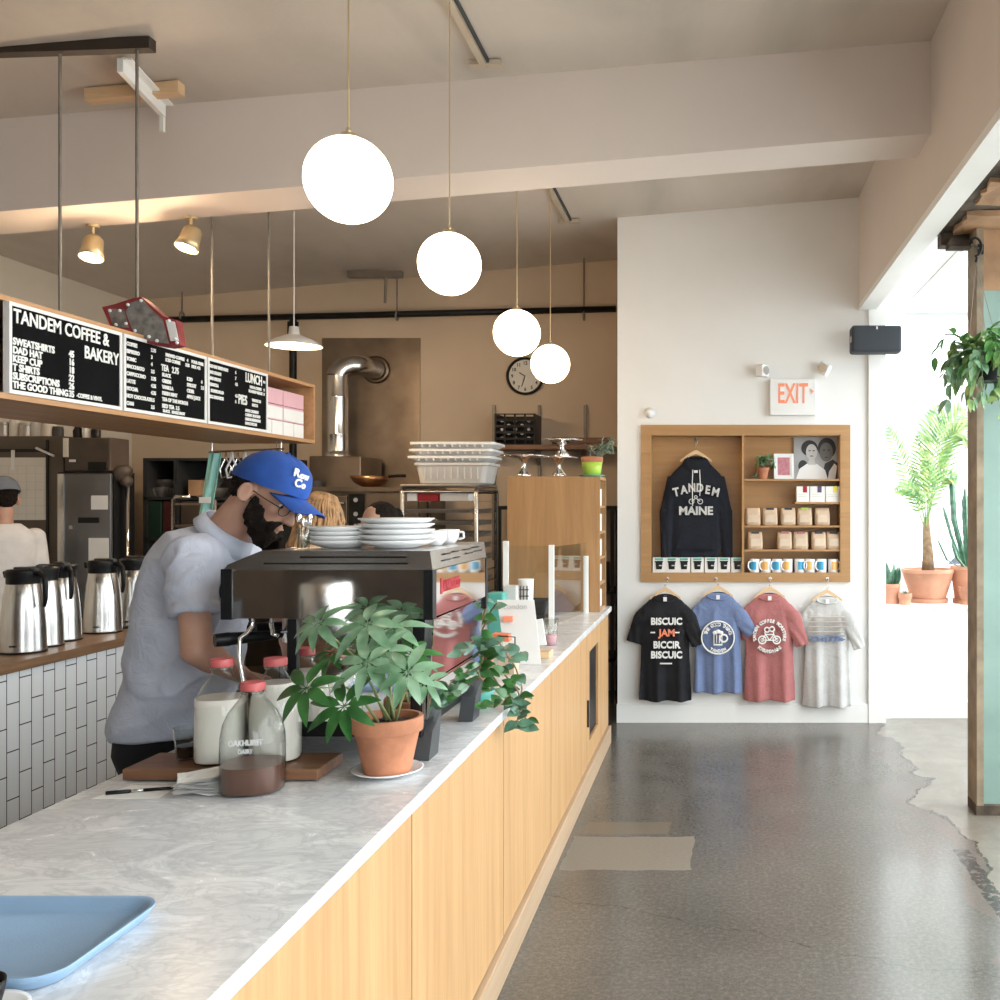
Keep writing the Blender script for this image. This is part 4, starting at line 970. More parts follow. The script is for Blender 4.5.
dup(ap, (-3.33, 5.065, ZT), R(-35), 'steel airpot third from left in the back counter row')
dup(ap, (-3.31, 5.38, ZT), R(-8), 'steel airpot standing alone fourth from left, beside the barista')
dup(ap, (-3.28, 5.62, ZT), R(-10), 'farthest steel airpot partly behind the barista')
m = MB(); m.box((-3.225, 4.735, 1.15), (-3.195, 4.738, 1.175)); tag(obj('paper_tag', m, 'label_paper', loc=(-3.21, 4.737, 1.15), world=True), 'small paper tag taped on the handle of second airpot', 'tag')
# blue bottle behind
t = thing('blue_tape_bottle', 'dark bottle with blue tape between airpots', 'bottle', (-3.55, 5.45, ZT)); 
m = MB(); m.lathe([(0, 0), (.045, 0), (.046, .2), (.03, .27), (.02, .33), (0, .33)], seg=24); obj('glass_body', m, 'dark_gray', t, True)
m = MB(); m.lathe([(.0475, .19), (.045, .215)], seg=24); obj('tape_band', m, 'blue_tape', t, True)
# ================================================================== ESPRESSO MACHINE
MX0, MX1, MY0, MY1 = -1.33, -.766, 2.68, 3.30
t = thing('espresso_machine', 'large chrome espresso machine with mirrored side panels on the marble counter', 'espresso machine', ((MX0+MX1)/2, (MY0+MY1)/2, ZT))
def mp(name, m, mats, sm=False, par=t): return obj(name, m, mats, par, sm, world=True)
m = MB(); m.prism([(MX0+.005, MY0, 1.438), (MX0+.015, MY0, 1.452), (MX0+.04, MY0, 1.462), (MX0+.105, MY0, 1.489), (MX1-.006, MY0, 1.489), (MX1+.001, MY0, 1.438)], (0, MY1-MY0, 0))
mp('top_cover', m, 'steel')
m = MB()
for a, b, z in ((295, 405, 557), (258, 330, 563.5), (340, 420, 563.5), (318, 380, 557)):
    pass
for z, a, b in ((1.472, 300, 407), (1.455, 264, 408)): m.box((fx(a, MY0), MY0-.0015, z-.0022), (fx(b, MY0), MY0+.001, z+.0022))
for k, (y0, y1, z) in enumerate(((3.02, 3.1, 1.476), (3.04, 3.12, 1.463), (2.80, 2.86, 1.474), (2.9, 2.95, 1.476), (2.78, 2.86, 1.457), (2.9, 2.96, 1.458), (3.15, 3.24, 1.465), (3.13, 3.2, 1.478))):
    m.box((MX1-.001, y0, z-.002), (MX1+.002, y1, z+.002))
mp('vent_slot', m, 'black')
m = MB(); m.box((MX0+.03, MY0+.006, 1.312), (MX1-.012, MY1-.01, 1.438)); mp('upper_body', m, 'chrome')
for bb in (((MX0, MY0-.006, 1.305), (MX0+.03, MY1, 1.44)), ((MX1-.022, MY0-.006, 1.305), (MX1+.003, MY0+.03, 1.438)), ((MX1-.012, MY1-.012, 1.27), (MX1+.004, MY1+.006, 1.438))): m = MB(); m.box(*bb); mp('corner_post', m, 'black')
m = MB(); m.box((MX0+.03, MY0-.003, 1.308), (MX1-.022, MY0+.006, 1.4365)); mp('side_panel', m, 'chrome')
m = MB(); m.prism([(MX1-.004, MY0+.03, 1.436), (MX1+.002, MY0+.03, 1.436), (MX1+.002, MY0+.03, 1.31), (MX1-.004, MY0+.03, 1.31)], (0, MY1-MY0-.045, 0)); bp = mp('back_panel', m, 'chrome')
m = MB(); m.text('LA MARZOCCO', MW((MX1+.0025, 2.77, 1.372), (0, 1, .0), (0, 0, 1)), .042, .62, .0015, 'LEFT', .002); m.box((MX1+.002, 2.755, 1.366), (MX1+.004, 2.77, 1.41)); obj('badge', m, 'magenta', bp, world=True)
# lower body
m = MB(); m.prism([(-1.135, MY0+.01, 1.306), (MX1-.02, MY0+.01, 1.306), (MX1-.025, MY0+.01, 1.03), (-1.135, MY0+.01, 1.03)], (0, MY1-MY0-.05, 0)); mp('lower_body', m, 'chrome')
m = MB(); m.prism([(MX1-.018, MY0+.03, 1.303), (MX1-.004, MY0+.03, 1.303), (MX1-.012, MY0+.03, 1.135), (MX1-.022, MY0+.03, 1.135)], (0, MY1-MY0-.055, 0)); m.prism([(MX1-.02, MY0+.03, 1.125), (MX1-.008, MY0+.03, 1.125), (MX1-.02, MY0+.03, 1.03), (MX1-.024, MY0+.03, 1.03)], (0, MY1-MY0-.07, 0)); mp('lower_back_panel', m, 'chrome')
m = MB(); m.box((-1.155, MY0, 1.03), (-1.13, MY0+.03, 1.306)); mp('side_frame', m, 'black')
m = MB(); m.prism([(MX1-.05, MY0-.004, 1.306), (MX1-.018, MY0-.004, 1.306), (MX1-.028, MY0-.004, .99), (MX1-.06, MY0-.004, .99)], (0, .035, 0)); mp('side_frame', m, 'black')
m = MB(); m.box((MX0+.01, MY0+.02, .985), (MX1-.05, MY1-.03, 1.03), bev=.006); tr = mp('drip_tray', m, 'black')
m = MB(); m.box((MX0+.005, MY0+.01, 1.031), (-1.14, MY1-.03, 1.04)); 
obj('tray_grille', m, 'steel', tr, world=True)
for x, y in ((MX1-.03, MY0+.02), (MX1-.03, MY1-.12), (MX0+.1, MY0+.03), (MX0+.1, MY1-.1)):
    m = MB(); s = -1 if x < -1 else 1
    m.prism([(x-.02, y, 1.0), (x-.02, y+.09, 1.04), (x-.03, y+.09, .921), (x-.03, y, .921)], (.045, 0, 0)); mp('foot', m, 'dark_gray')
# steam knobs, groups, portafilters
for y in (2.76, 3.2):
    m = MB(); m.cyl((MX0-.032, y, 1.375), (MX0, y, 1.375), .03, .026, 20); mp('steam_knob', m, 'black', 'auto')
for i, y in enumerate((2.86, 3.1)):
    g = MB(); g.cyl((-1.21, y, 1.31), (-1.21, y, 1.255), .036, .034, 24); g.cyl((-1.21, y, 1.25), (-1.21, y, 1.235), .04, .038, 24); go_ = mp('brew_group', g, 'chrome', 'auto')
    g = MB(); g.cyl((-1.21, y, 1.248), (-1.21, y, 1.222), .036, .033, 24); g.tube([(-1.21, y, 1.24), (-1.26, y-.03, 1.242)], .008); g.tube([(-1.21, y-.01, 1.222), (-1.212, y-.01, 1.205), (-1.225, y-.01, 1.195)], .007, 8); g.tube([(-1.21, y+.01, 1.222), (-1.21, y+.01, 1.205), (-1.2, y+.01, 1.195)], .007, 8)
    pf = mp('portafilter', g, 'chrome', 'auto')
    g = MB(); g.cyl((-1.245, y-.02, 1.244), (-1.345, y-.11, 1.243), .012, .0185, 16); g.cyl((-1.345, y-.11, 1.243), (-1.372, y-.134, 1.2425), .0195, .018, 16); obj('handle', g, 'black', pf, 'auto', world=True)
m = MB(); m.tube([(-1.27, 2.73, 1.315), (-1.272, 2.73, 1.28), (-1.285, 2.725, 1.262), (-1.30, 2.72, 1.25), (-1.30, 2.715, 1.2), (-1.285, 2.71, 1.13), (-1.28, 2.71, 1.075)], .0058, 10); mp('steam_wand', m, 'chrome', True)
m = MB(); m.tube([(-1.22, 2.74, 1.315), (-1.222, 2.735, 1.285), (-1.215, 2.73, 1.26), (-1.2, 2.73, 1.255)], .006, 10); mp('hot_water_spout', m, 'chrome', True)
# plates, cups and cutlery on top
def plate(x, y, z, r, label, grp):
    o = MB(); o.lathe([(.0, .001), (r*.55, .001), (r*.6, .004), (r*.86, .012), (r, .021), (r*.995, .0235), (r*.84, .016), (r*.58, .0075), (0, .007)], seg=44)
    return tag(obj('plate', o, 'white_ceramic', smooth=True, loc=(x, y, z)), label, 'plate', grp)
Yp1 = 2.86; z0 = 1.4895
pos = ['lowest', 'second', 'third', 'fourth', 'fifth', 'topmost']
n1 = 4
for i in range(4): plate(fx(342, Yp1), Yp1, z0+i*.0125, .098, f'white plate in the left stack on the espresso machine, {["lowest","second from bottom","second from top","topmost"][i]}', 'left plate stack on the machine')
for i in range(5): plate(fx(399, Yp1), Yp1-.02, z0+i*.0155, .105, f'white plate in the right stack on the espresso machine, {["lowest","second from bottom","middle","second from top","topmost"][i]}', 'right plate stack on the machine')
t2 = thing('cutlery_glass', 'small glass holding teaspoons on top of the espresso machine', 'glass', (fx(303.5, 2.775), 2.775, z0))
m = MB(); m.lathe([(0, .001), (.016, .001), (.018, .06), (.0165, .06), (.015, .003), (0, .003)], seg=24); obj('glass_wall', m, 'glass', t2, True)
for k in range(7):
    a = k*.9; m = MB(); e = Vector((.012*math.cos(a)+.022*(k % 4)/3, .010*math.sin(a), .078+.008*math.sin(k*2))); m.tube([(.005*math.cos(a), .005*math.sin(a), .004), e*.8], .0016, 6); m.ell(e, (.0075, .003, .013), 10, Euler((0, .15*math.cos(a), a)).to_matrix())
    tag(obj('teaspoon', m, 'chrome', smooth=True, loc=t2.location), 'teaspoon standing in the glass on the machine', 'spoon', 'teaspoons in the glass')
t3 = thing('espresso_cup', 'small white espresso cup behind the plates on the machine', 'cup', (fx(449, 3.12), 3.12, z0))
m = MB(); m.lathe([(0, .001), (.018, .001), (.03, .018), (.033, .045), (.031, .045), (.027, .018), (0, .004)], seg=26); obj('bowl', m, 'white_ceramic', t3, True)
m = MB(); m.tube([(.03, 0, .038), (.045, 0, .036), (.046, 0, .02), (.029, 0, .014)], .004, 8); obj('handle', m, 'white_ceramic', t3, True)
m = MB(); m.lathe([(0, .001), (.018, .001), (.03, .018), (.033, .045), (.031, .045), (.027, .018), (0, .004)], seg=26); tag(obj('ramekin', m, 'white_ceramic', smooth=True, loc=(fx(436, 3.0), 3.0, z0)), 'small white cup beside the right plate stack', 'cup')

# ================================================================== BOTTLES AND THINGS AT THE BOARD
m = MB(); m.box((-1.49, 2.50, ZT+.004), (-1.0, 2.668, ZT+.032), bev=.003)
for x in (-1.46, -1.04):
    for y in (2.53, 2.64): m.cyl((x, y, ZT), (x, y, ZT+.005), .01, seg=10)
tag(obj('cutting_board', m, 'walnut', loc=(-1.245, 2.584, ZT), world=True), 'dark wooden board under the milk bottles on the marble', 'board')
def sq(r, k, n, p): a = 2*PI*k/n; c, s_ = math.cos(a), math.sin(a); return Vector((r*math.copysign(abs(c)**p, c), r*math.copysign(abs(s_)**p, s_), 0))
def bottle(x, y, z, label, fill, liq):
    b = thing('milk_bottle', label, 'bottle', (x, y, z), .2, 'glass milk bottles at the board'); r = .072 if z < ZT+.01 else .0635
    prof = [(.82, .0, .8), (.97, .004, .75), (1, .012, .75), (1, .10, .75), (.99, .135, .8), (.93, .165, .9), (.78, .19, 1), (.55, .212, 1), (.40, .226, 1), (.345, .236, 1), (.345, .25, 1)]
    m = MB(); m.rings([[sq(r*f, k, 44, p)+Vector((0, 0, zz)) for k in range(44)] for f, zz, p in prof], True, False); obj('glass_body', m, 'glass', b, True)
    m = MB(); rr = []
    for f, zz, p in prof:
        if zz < fill: rr.append([sq(r*f*.965, k, 44, p)+Vector((0, 0, zz+.002)) for k in range(44)])
    l = rr[-1]; rr.append([Vector((v.x, v.y, fill)) for v in l]); m.rings(rr); obj('milk', m, liq, b, True if False else 'auto')
    m = MB(); rr = [[Vector(((q_+(.0008 if k % 2 else 0))*math.cos(2*PI*k/40), (q_+(.0008 if k % 2 else 0))*math.sin(2*PI*k/40), zz)) for k in range(40)] for q_, zz in ((.0275, .244), (.028, .247), (.028, .260), (.0262, .2635), (.022, .2625))]; m.rings(rr); obj('cap', m, 'red_plastic', b, 'auto')
    m = MB(); m.torus((0, 0, .239), .0255, .0035); obj('neck_ring', m, 'glass', b, True)
    return b
bt = bottle(-1.13, 2.43, ZT, 'glass milk bottle with little chocolate milk, red cap, nearest camera', .068, 'choc_milk')
for i in range(14):
    pass
m = MB(); m.text('OAKHURST', MW((.0, -.0712, .125), (1, 0, 0), (0, 0, 1)), .018, .8, .0006, 'CENTER', .001); m.text('DAIRY', MW((.0, -.0712, .106), (1, 0, 0), (0, 0, 1)), .014, .8, .0006, 'CENTER', .0006); o_ = obj('embossed_text', m, 'photo_light', bt); 
bottle(-1.283, 2.585, ZT+.032, 'full glass milk bottle with red cap at the left behind the chocolate one', .165, 'milk')
bottle(-1.150, 2.600, ZT+.032, 'full glass milk bottle with red cap at the right, nearest the machine', .20, 'milk')
g = thing('espresso_glass', 'small faceted glass half full of espresso on the board', 'glass', (fx(187, 2.60), 2.60, ZT+.032))
m = MB(); m.rings([[Vector((q_*math.cos(2*PI*k/12), q_*math.sin(2*PI*k/12), zz)) for k in range(12)] for q_, zz in ((.024, .001), (.026, .01), (.030, .05), (.033, .056), (.034, .082), (.032, .082), (.030, .05))], True, False); obj('glass_wall', m, 'glass', g)
m = MB(); m.lathe([(.022, .006), (.0265, .036)], seg=24, cap0=True, cap1=True); obj('coffee', m, 'coffee', g)
# napkins
m = MB(); q = random.Random(4)
for k in range(9):
    rr = []; w_ = q.uniform(-.25, .25)
    for i in range(9):
        row = []
        for j in range(9):
            u, v = i/8-.5, j/8-.5; p = Vector((u*.13, v*.10, 0)); p.rotate(Euler((0, 0, w_+.3))); nz = noise.noise(Vector((u*4+k*3, v*4, k)))*.009
            row.append(p+Vector((0, 0, .006+k*.0046+nz*.45+u*.012*(k % 3-1)+.0008)))
        rr.append([Vector((a.x, a.y, max(a.z, .0006))) for a in row])
    m.rings(rr, False, False, False)
tag(obj('paper_napkins', m, 'white_paper', loc=(fx(206, 2.41), 2.42, ZT), recalc=False), 'rumpled pile of white paper napkins left of the chocolate milk bottle', 'napkins')
# paper and pen
Yq = 2.40
m = MB(); m.prism([(fx(95, 2.37), 2.355, ZT+.0005), (fx(158, 2.36), 2.36, ZT+.0005), (fx(178, 2.46), 2.46, ZT+.0005), (fx(130, 2.46), 2.465, ZT+.0005)], (0, 0, .0012)); tag(obj('paper_slip', m, 'white_paper', loc=(-1.4, 2.4, ZT), world=True), 'white paper slip under the pen on the counter', 'paper')
a = Vector((fx(106, 2.385), 2.385, ZT+.0058)); b = Vector((fx(174, 2.43), 2.43, ZT+.0058))
t = thing('pen', 'black ballpoint pen lying on the paper slip', 'pen', a)
m = MB(); c = a.lerp(b, .35); m.cyl(a, c, .0048, seg=12); obj('cap', m, 'black', t, True, world=True)
m = MB(); m.cyl(c, a.lerp(b, .55), .004, seg=12); obj('grip', m, 'steel', t, True, world=True)
m = MB(); m.cyl(a.lerp(b, .55), b, .0042, .0036, seg=12); obj('barrel', m, 'black', t, True, world=True)
# tray
def rrect(x0, y0, x1, y1, r, z, n=8):
    out = []
    for cx, cy, a0 in ((x1-r, y1-r, 0), (x0+r, y1-r, 90), (x0+r, y0+r, 180), (x1-r, y0+r, 270)):
        for k in range(n+1): a = R(a0+90*k/n); out.append(Vector((cx+r*math.cos(a), cy+r*math.sin(a), z)))
    return out
tx0, tx1, ty0, ty1 = -1.37, -.942, 1.412, 1.712
m = MB(); rr = []
for ins, z in ((.018, .0005), (.010, .006), (.003, .018), (0, .024), (.0, .0262), (.004, .0265), (.008, .0235), (.016, .008), (.022, .004)): rr.append(rrect(tx0+ins, ty0+ins, tx1-ins, ty1-ins, .05-ins*.4, ZT+z))
m.rings(rr); tag(obj('cafeteria_tray', m, 'tray_blue', loc=((tx0+tx1)/2, (ty0+ty1)/2, ZT), world=True, smooth='auto'), 'light blue plastic cafeteria tray on the near end of the counter', 'tray')
# saucer with cup at the frame edge
sx_, sy_ = -.995, 1.335
m = MB(); m.lathe([(0, .002), (.03, .002), (.036, .005), (.062, .014), (.0655, .018), (.06, .017), (.034, .008), (0, .007)], seg=44); tag(obj('saucer', m, 'white_ceramic', loc=(sx_, sy_, ZT), smooth=True), 'white saucer at the bottom left corner below the blue tray', 'saucer')
t = thing('coffee_cup', 'dark cup on the white saucer at the bottom left corner', 'cup', (sx_, sy_, ZT+.0075))
m = MB(); m.lathe([(0, 0), (.02, 0), (.03, .012), (.036, .035), (.0375, .05), (.0355, .05), (.034, .035), (.027, .013), (0, .005)], seg=32); obj('bowl', m, 'black', t, True)
m = MB(); m.tube([(-.035, 0, .042), (-.052, 0, .04), (-.055, 0, .025), (-.034, 0, .016)], .0045, 8); obj('handle', m, 'black', t, True)

# ================================================================== POT PLANTS ON THE COUNTER
def pot(name, x, y, z, rt, rb, h, mt='terracotta', rim=.26, soil=True, par=None):
    m = MB(); rh = h*rim
    m.lathe([(0, 0), (rb, 0), (rb+(rt*.9-rb)*.98, h-rh-.002), (rt*.985, h-rh), (rt, h-rh+.003), (rt, h-.003), (rt*.985, h), (rt*.88, h), (rt*.86, h-.02), (rt*.8, h-rh*1.2)], seg=40)
    o = obj(name, m, mt, par, True if False else 'auto')
    if par is None: o.location = (x, y, z)
    if soil:
        m = MB(); m.lathe([(0, h-.018), (rt*.5, h-.016), (rt*.865, h-.02)], seg=24); so = obj('soil', m, 'soil', par or o)
    return o
PX, PY = -.848, 2.565
m = MB(); m.lathe([(0, .002), (.05, .002), (.058, .006), (.088, .016), (.0905, .019), (.085, .0185), (.055, .009), (0, .008)], seg=44); tag(obj('saucer', m, 'white_ceramic', loc=(PX, PY, ZT), smooth=True), 'white saucer under the terracotta pot on the counter', 'saucer')
t = thing('umbrella_plant', 'umbrella plant with fingered leaves in a terracotta pot before the machine', 'potted plant', (PX, PY, ZT+.0095))
pot('flower_pot', 0, 0, 0, .089, .058, .142, par=t)
q = random.Random(11)
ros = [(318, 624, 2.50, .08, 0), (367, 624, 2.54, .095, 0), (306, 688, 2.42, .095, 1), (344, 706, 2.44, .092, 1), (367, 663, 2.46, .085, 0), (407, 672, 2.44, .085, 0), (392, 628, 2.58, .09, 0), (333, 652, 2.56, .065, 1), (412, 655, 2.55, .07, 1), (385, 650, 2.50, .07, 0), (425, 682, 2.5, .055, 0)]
top = Vector((PX, PY, ZT+.0095+.13))
stems = MB(); rp = []
for i, (px, py, Y, ln, dk) in enumerate(ros):
    c = W(px, py, Y); h = top+Vector((q.uniform(-.03, .03), q.uniform(-.03, .03), 0)); mid = h.lerp(c, .45)+Vector((0, 0, .05))
    stems.tube([h, h.lerp(mid, .5)+Vector((0, 0, .012)), mid, mid.lerp(c, .6), c], [.004, .0034, .0028, .0022, .002], 7)
    m = MB(); outd = (c-top); outd.z *= .3; outd.y -= .05; outd.normalize(); nrm = (Vector((0, -.55, .75))+outd*.5).normalized()
    u = nrm.cross(Vector((0, 0, 1))).normalized(); v = nrm.cross(u); nl = q.choice((7, 8, 8)); a0 = q.uniform(0, 6)
    for k in range(nl):
        a = a0+2*PI*k/nl; d = (u*math.cos(a)+v*math.sin(a))+nrm*.22+Vector((0, 0, -.18)); m.tube([c, c+d.normalized()*.012], .0012, 5)
        m.leaf(c+d.normalized()*.011, d, nrm, ln*q.uniform(.75, 1.12), ln*.33, droop=.42, fold=.12, n=7)
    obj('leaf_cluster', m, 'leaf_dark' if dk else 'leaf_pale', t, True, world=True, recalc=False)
obj('stems', stems, 'stem', t, True, world=True)
# trailing plant behind the machine
t = thing('trailing_plant', 'trailing glossy vine plant in a pot behind the espresso machine', 'potted plant', (-.86, 3.52, ZT))
m = MB(); m.lathe([(0, .0), (.05, .0), (.062, .012), (.075, .04), (.072, .04), (.058, .014), (0, .006)], seg=32); obj('pot_dish', m, 'teal', t, True)
pot('flower_pot', 0, 0, 0, .07, .052, .15, 'terracotta', par=t); t.children
q = random.Random(21); top = Vector((-.86, 3.52, ZT+.14)); vm = MB()
vines = [[(478, 640, 3.5), (490, 612, 3.4), (497, 603, 3.35)], [(478, 650, 3.45), (468, 640, 3.38), (455, 655, 3.36)], [(490, 660, 3.45), (505, 675, 3.4), (518, 690, 3.38), (526, 720, 3.42)], [(485, 650, 3.4), (498, 640, 3.35), (510, 660, 3.35), (521, 652, 3.45)], [(478, 645, 3.4), (480, 625, 3.35), (487, 605, 3.3)],
         [(490, 672, 3.42), (508, 698, 3.36), (497, 707, 3.25), (480, 706, 3.2)], [(500, 650, 3.6), (515, 665, 3.6), (523, 690, 3.55), (515, 705, 3.45)], [(480, 640, 3.55), (472, 620, 3.5), (465, 606, 3.5)], [(484, 655, 3.38), (478, 675, 3.36), (490, 690, 3.34)], [(515, 700, 3.38), (520, 712, 3.36), (516, 724, 3.36), (524, 728, 3.38)]]
for vi, vn in enumerate(vines):
    pts = [top]+[W(*p) for p in vn]; pts = [Vector((p.x, p.y, max(p.z, ZT+.012)) if p.x < XC-.01 else p) for p in pts]
    fine = []
    for a, b in zip(pts, pts[1:]):
        for k in range(5): fine.append(a.lerp(b, k/5))
    fine.append(pts[-1]); 
    for i in range(1, len(fine)-1): fine[i] = (fine[i-1]+fine[i]*2+fine[i+1])/4
    vm.tube(fine, .0028, 6); m = MB()
    for i in range(2, len(fine), 2 if vi < 8 else 1):
        p = fine[i]; s = 1 if i % 4 < 2 else -1; d = Vector((s*q.uniform(.4, 1), q.uniform(-.9, .1), q.uniform(-.3, .8)))
        m.leaf(p, d, Vector((q.uniform(-.3, .3), -.6, .7)), q.uniform(.042, .062), q.uniform(.03, .042), droop=.25, n=6)
    obj('vine_leaves', m, 'leaf_dark' if vi % 3 else 'leaf_blue', t, True, world=True, recalc=False)
obj('stems', vm, 'bark', t, True, world=True)

# ================================================================== FAR END OF THE COUNTER
def simple(name, label, cat, m, mt, loc, smooth=False, grp=None): return tag(obj(name, m, mt, loc=loc, world=True, smooth=smooth), label, cat, grp)
Y = 4.35
t = thing('card_sign', 'white price card standing among cups on the counter', 'sign', (fx(516, Y), Y, ZT))
m = MB(); a, b = W(497, 600, Y), W(534, 600, Y); c, d = W(541, 655, Y-.05), W(506, 655, Y-.05)
for v_ in (c, d): v_.z = ZT+.001
m.prism([a, b, c, d], (0, .006, 0)); obj('card', m, 'white_paper', t, world=True)
m = MB(); m.box(W(503, 622, Y-.035)-Vector((0, .004, 0)), W(513, 616, Y-.02)); m.mi = 1; m.text('London', MW(W(503, 609, Y-.012), (1, 0, 0), (0, .2, 1)), .034, 1, .001); obj('printing', m, ['exit_red', 'photo_light'], t, world=True)
Y = 4.75
t = thing('paper_cup_stack', 'tall white paper cup with grid print behind the price card', 'cup', (fx(526, Y), Y, ZT))
m = MB(); zt = fz(579, Y)-ZT; m.lathe([(0, 0), (.028, 0), (.036, zt-.005), (.038, zt), (.034, zt), (0, zt-.01)], seg=28); obj('cup_body', m, 'white_paper', t, True)
m = MB()
for k in range(3): m.box((-.022+k*.016, -.0375, zt-.12), (-.018+k*.016, -.033, zt-.03)); m.box((-.026, -.0375, zt-.11+k*.03), (.02, -.033, zt-.106+k*.03))
obj('grid_print', m, 'dark_gray', t)
Y = 4.5
m = MB(); c, d = W(545, 0, Y), 0; m.box((fx(508, Y), Y-.04, ZT), (fx(551, Y), Y+.06, ZT+.03), bev=.003); simple('wooden_tray', 'small pale wooden block tray beneath the leather pouch', 'tray', m, 'hanger_wood', (fx(530, Y), Y, ZT))
m = MB(); Y = 4.47; a = [W(516, 622, Y), W(529, 620, Y), W(532, 645, Y), W(522, 645, Y), W(517, 636, Y)]
for p in a: p.z = max(p.z, ZT+.031)
m.prism(a, (0, .03, 0)); simple('leather_pouch', 'brown leather pouch leaning on the wooden tray', 'pouch', m, 'brown_leather', (fx(524, Y), Y, ZT+.03))
m = MB(); Y = 4.47; a = [W(530, 621, Y), W(542, 619, Y), W(546, 645, Y), W(533, 646, Y)]
for p in a: p.z = max(p.z, ZT+.031)
m.prism(a, (0, .018, 0)); simple('white_notebook', 'small white notepad standing right of the leather pouch', 'notepad', m, 'white_paper', (fx(538, Y), Y, ZT+.03))
Y = 4.05
t = thing('card_box', 'open cardboard box with red card and wire frame beside the vine', 'box', (fx(505, Y), Y, ZT))
m = MB(); x0, x1 = fx(497, Y), fx(514, Y); m.box((x0, Y, ZT), (x1, Y+.1, ZT+.10)); obj('carton', m, 'kraft', t, world=True)
m = MB(); m.prism([W(492, 634, Y), W(508, 635, Y), W(509, 642, Y), W(494, 641, Y)], (0, .06, 0)); obj('red_card', m, 'orange_card', t, world=True)
m = MB(); m.tube([W(498, 636, Y-.01), W(515, 637, Y-.01), W(515, 662, Y-.01)], .003, 6); obj('wire_frame', m, 'black', t, world=True)
Y = 4.9
t = thing('clear_cup', 'clear pinkish plastic cup beside the glass case post', 'cup', (fx(551, Y), Y, ZT)); m = MB(); m.lathe([(0, 0), (.028, 0), (.036, .13), (.034, .13), (0, .004)], seg=24); obj('cup_body', m, 'glass', t, True)
m = MB(); m.lathe([(.026, .002), (.029, .05)], seg=20, cap0=True, cap1=True); obj('pink_contents', m, 'pink_box', t, True)
Y = 5.1
m = MB(); m.box((fx(487, Y), Y, ZT), (fx(503, Y), Y+.1, fz(593, Y)), bev=.01); simple('teal_tin', 'dark teal tin left of the paper cup behind the machine', 'tin', m, 'teal', (fx(495, Y), Y, ZT))
Y = 5.2
m = MB(); m.box((fx(503, Y), Y, ZT), (fx(516, Y), Y+.08, fz(586, Y)), bev=.004); simple('white_carton', 'pale grey carton between teal tin and paper cup', 'carton', m, 'bus_tub', (fx(509, Y), Y, ZT))
# glass case
t = thing('glass_case', 'glass pastry case with white posts at the far end of the counter', 'display case', (-1.1, 6.0, ZT))
for px, Y, pt in ((506, 5.69, 541), (551.5, 5.69, 545), (586, 6.3, 556)):
    m = MB(); x = fx(px, Y); m.box((x-.014, Y-.014, ZT), (x+.014, Y+.014, fz(pt, Y))); obj('post', m, 'trim_white', t, world=True)
m = MB(); m.box((fx(506, 5.69), 5.688, ZT+.005), (fx(551.5, 5.69), 5.692, fz(546, 5.69))); obj('front_pane', m, 'glass_pane', t, world=True)
a, b = Vector((fx(551.5, 5.69), 5.69, ZT+.005)), Vector((fx(586, 6.3), 6.3, ZT+.005)); m = MB(); z1 = fz(547, 5.69); m.prism([a, b, Vector((b.x, b.y, z1)), Vector((a.x, a.y, z1))], (.004, 0, 0)); obj('side_pane', m, 'glass_pane', t, world=True)
m = MB(); m.box((-1.35, 5.72, ZT), (-1.0, 6.3, ZT+.02)); obj('base', m, 'steel', t, world=True)
Y = 5.8
m = MB(); x0, x1 = fx(562, Y), fx(584, Y)
t = thing('bread_basket', 'black wire basket of pastries inside the glass case', 'basket', ((x0+x1)/2, 6.0, ZT+.02))
rr = [rrect(-.11+i_, -.12+i_, .11-i_, .12-i_, .03, z_) for i_, z_ in ((.03, .001), (.01, .06), (0, .09), (.006, .09), (.036, .008))]
m = MB(); m.rings(rr); obj('basket', m, 'black', t); t.location.x = -1.12; t.location.y = 6.05
for k, (dx, dy) in enumerate(((-.03, -.04), (.04, .03), (-.02, .05))):
    m = MB(); m.ell((0, 0, .03), (.035, .05, .028), 16); tag(obj('pastry', m, 'bread', smooth=True, loc=(-1.12+dx, 6.05+dy, ZT+.032)), 'brown pastry in the black basket', 'pastry', 'pastries in the basket')
# tall oak cabinet on the counter
cx0, cx1, cy0, cy1, cz1 = -1.34, -.752, 6.36, 6.72, fz(476.5, 6.36)
t = thing('tall_cabinet', 'tall plain oak cabinet standing at the far end of the counter', 'cabinet', ((cx0+cx1)/2, (cy0+cy1)/2, ZT))
m = MB(); m.box((cx0, cy0, ZT), (cx1, cy0+.02, cz1)); obj('side_panel', m, 'oak_far', t, world=True)
m = MB(); m.box((cx0, cy1-.02, ZT), (cx1, cy1, cz1)); obj('side_panel', m, 'oak_far', t, world=True)
m = MB(); m.box((cx0, cy0+.02, cz1-.02), (cx1, cy1-.02, cz1)); obj('top_panel', m, 'oak_far', t, world=True)
m = MB(); m.box((cx0, cy0+.02, ZT), (cx0+.02, cy1-.02, cz1-.02)); obj('back_panel', m, 'oak_far', t, world=True)
for k in range(5):
    z = ZT+.0+k*.165; m = MB(); m.box((cx0+.02, cy0+.02, z), (cx1-.004, cy1-.02, z+.015)); obj('shelf_board', m, 'oak_far', t, world=True)
    m = MB(); m.box((-.06, -.1, 0), (.06, .1, .11)); tag(obj('paper_box', m, 'white_paper', loc=(cx1-.08, (cy0+cy1)/2, z+.016)), f'white box on the {["bottom","second","middle","fourth","top"][k]} shelf of the tall cabinet', 'box', 'white boxes in the tall cabinet')
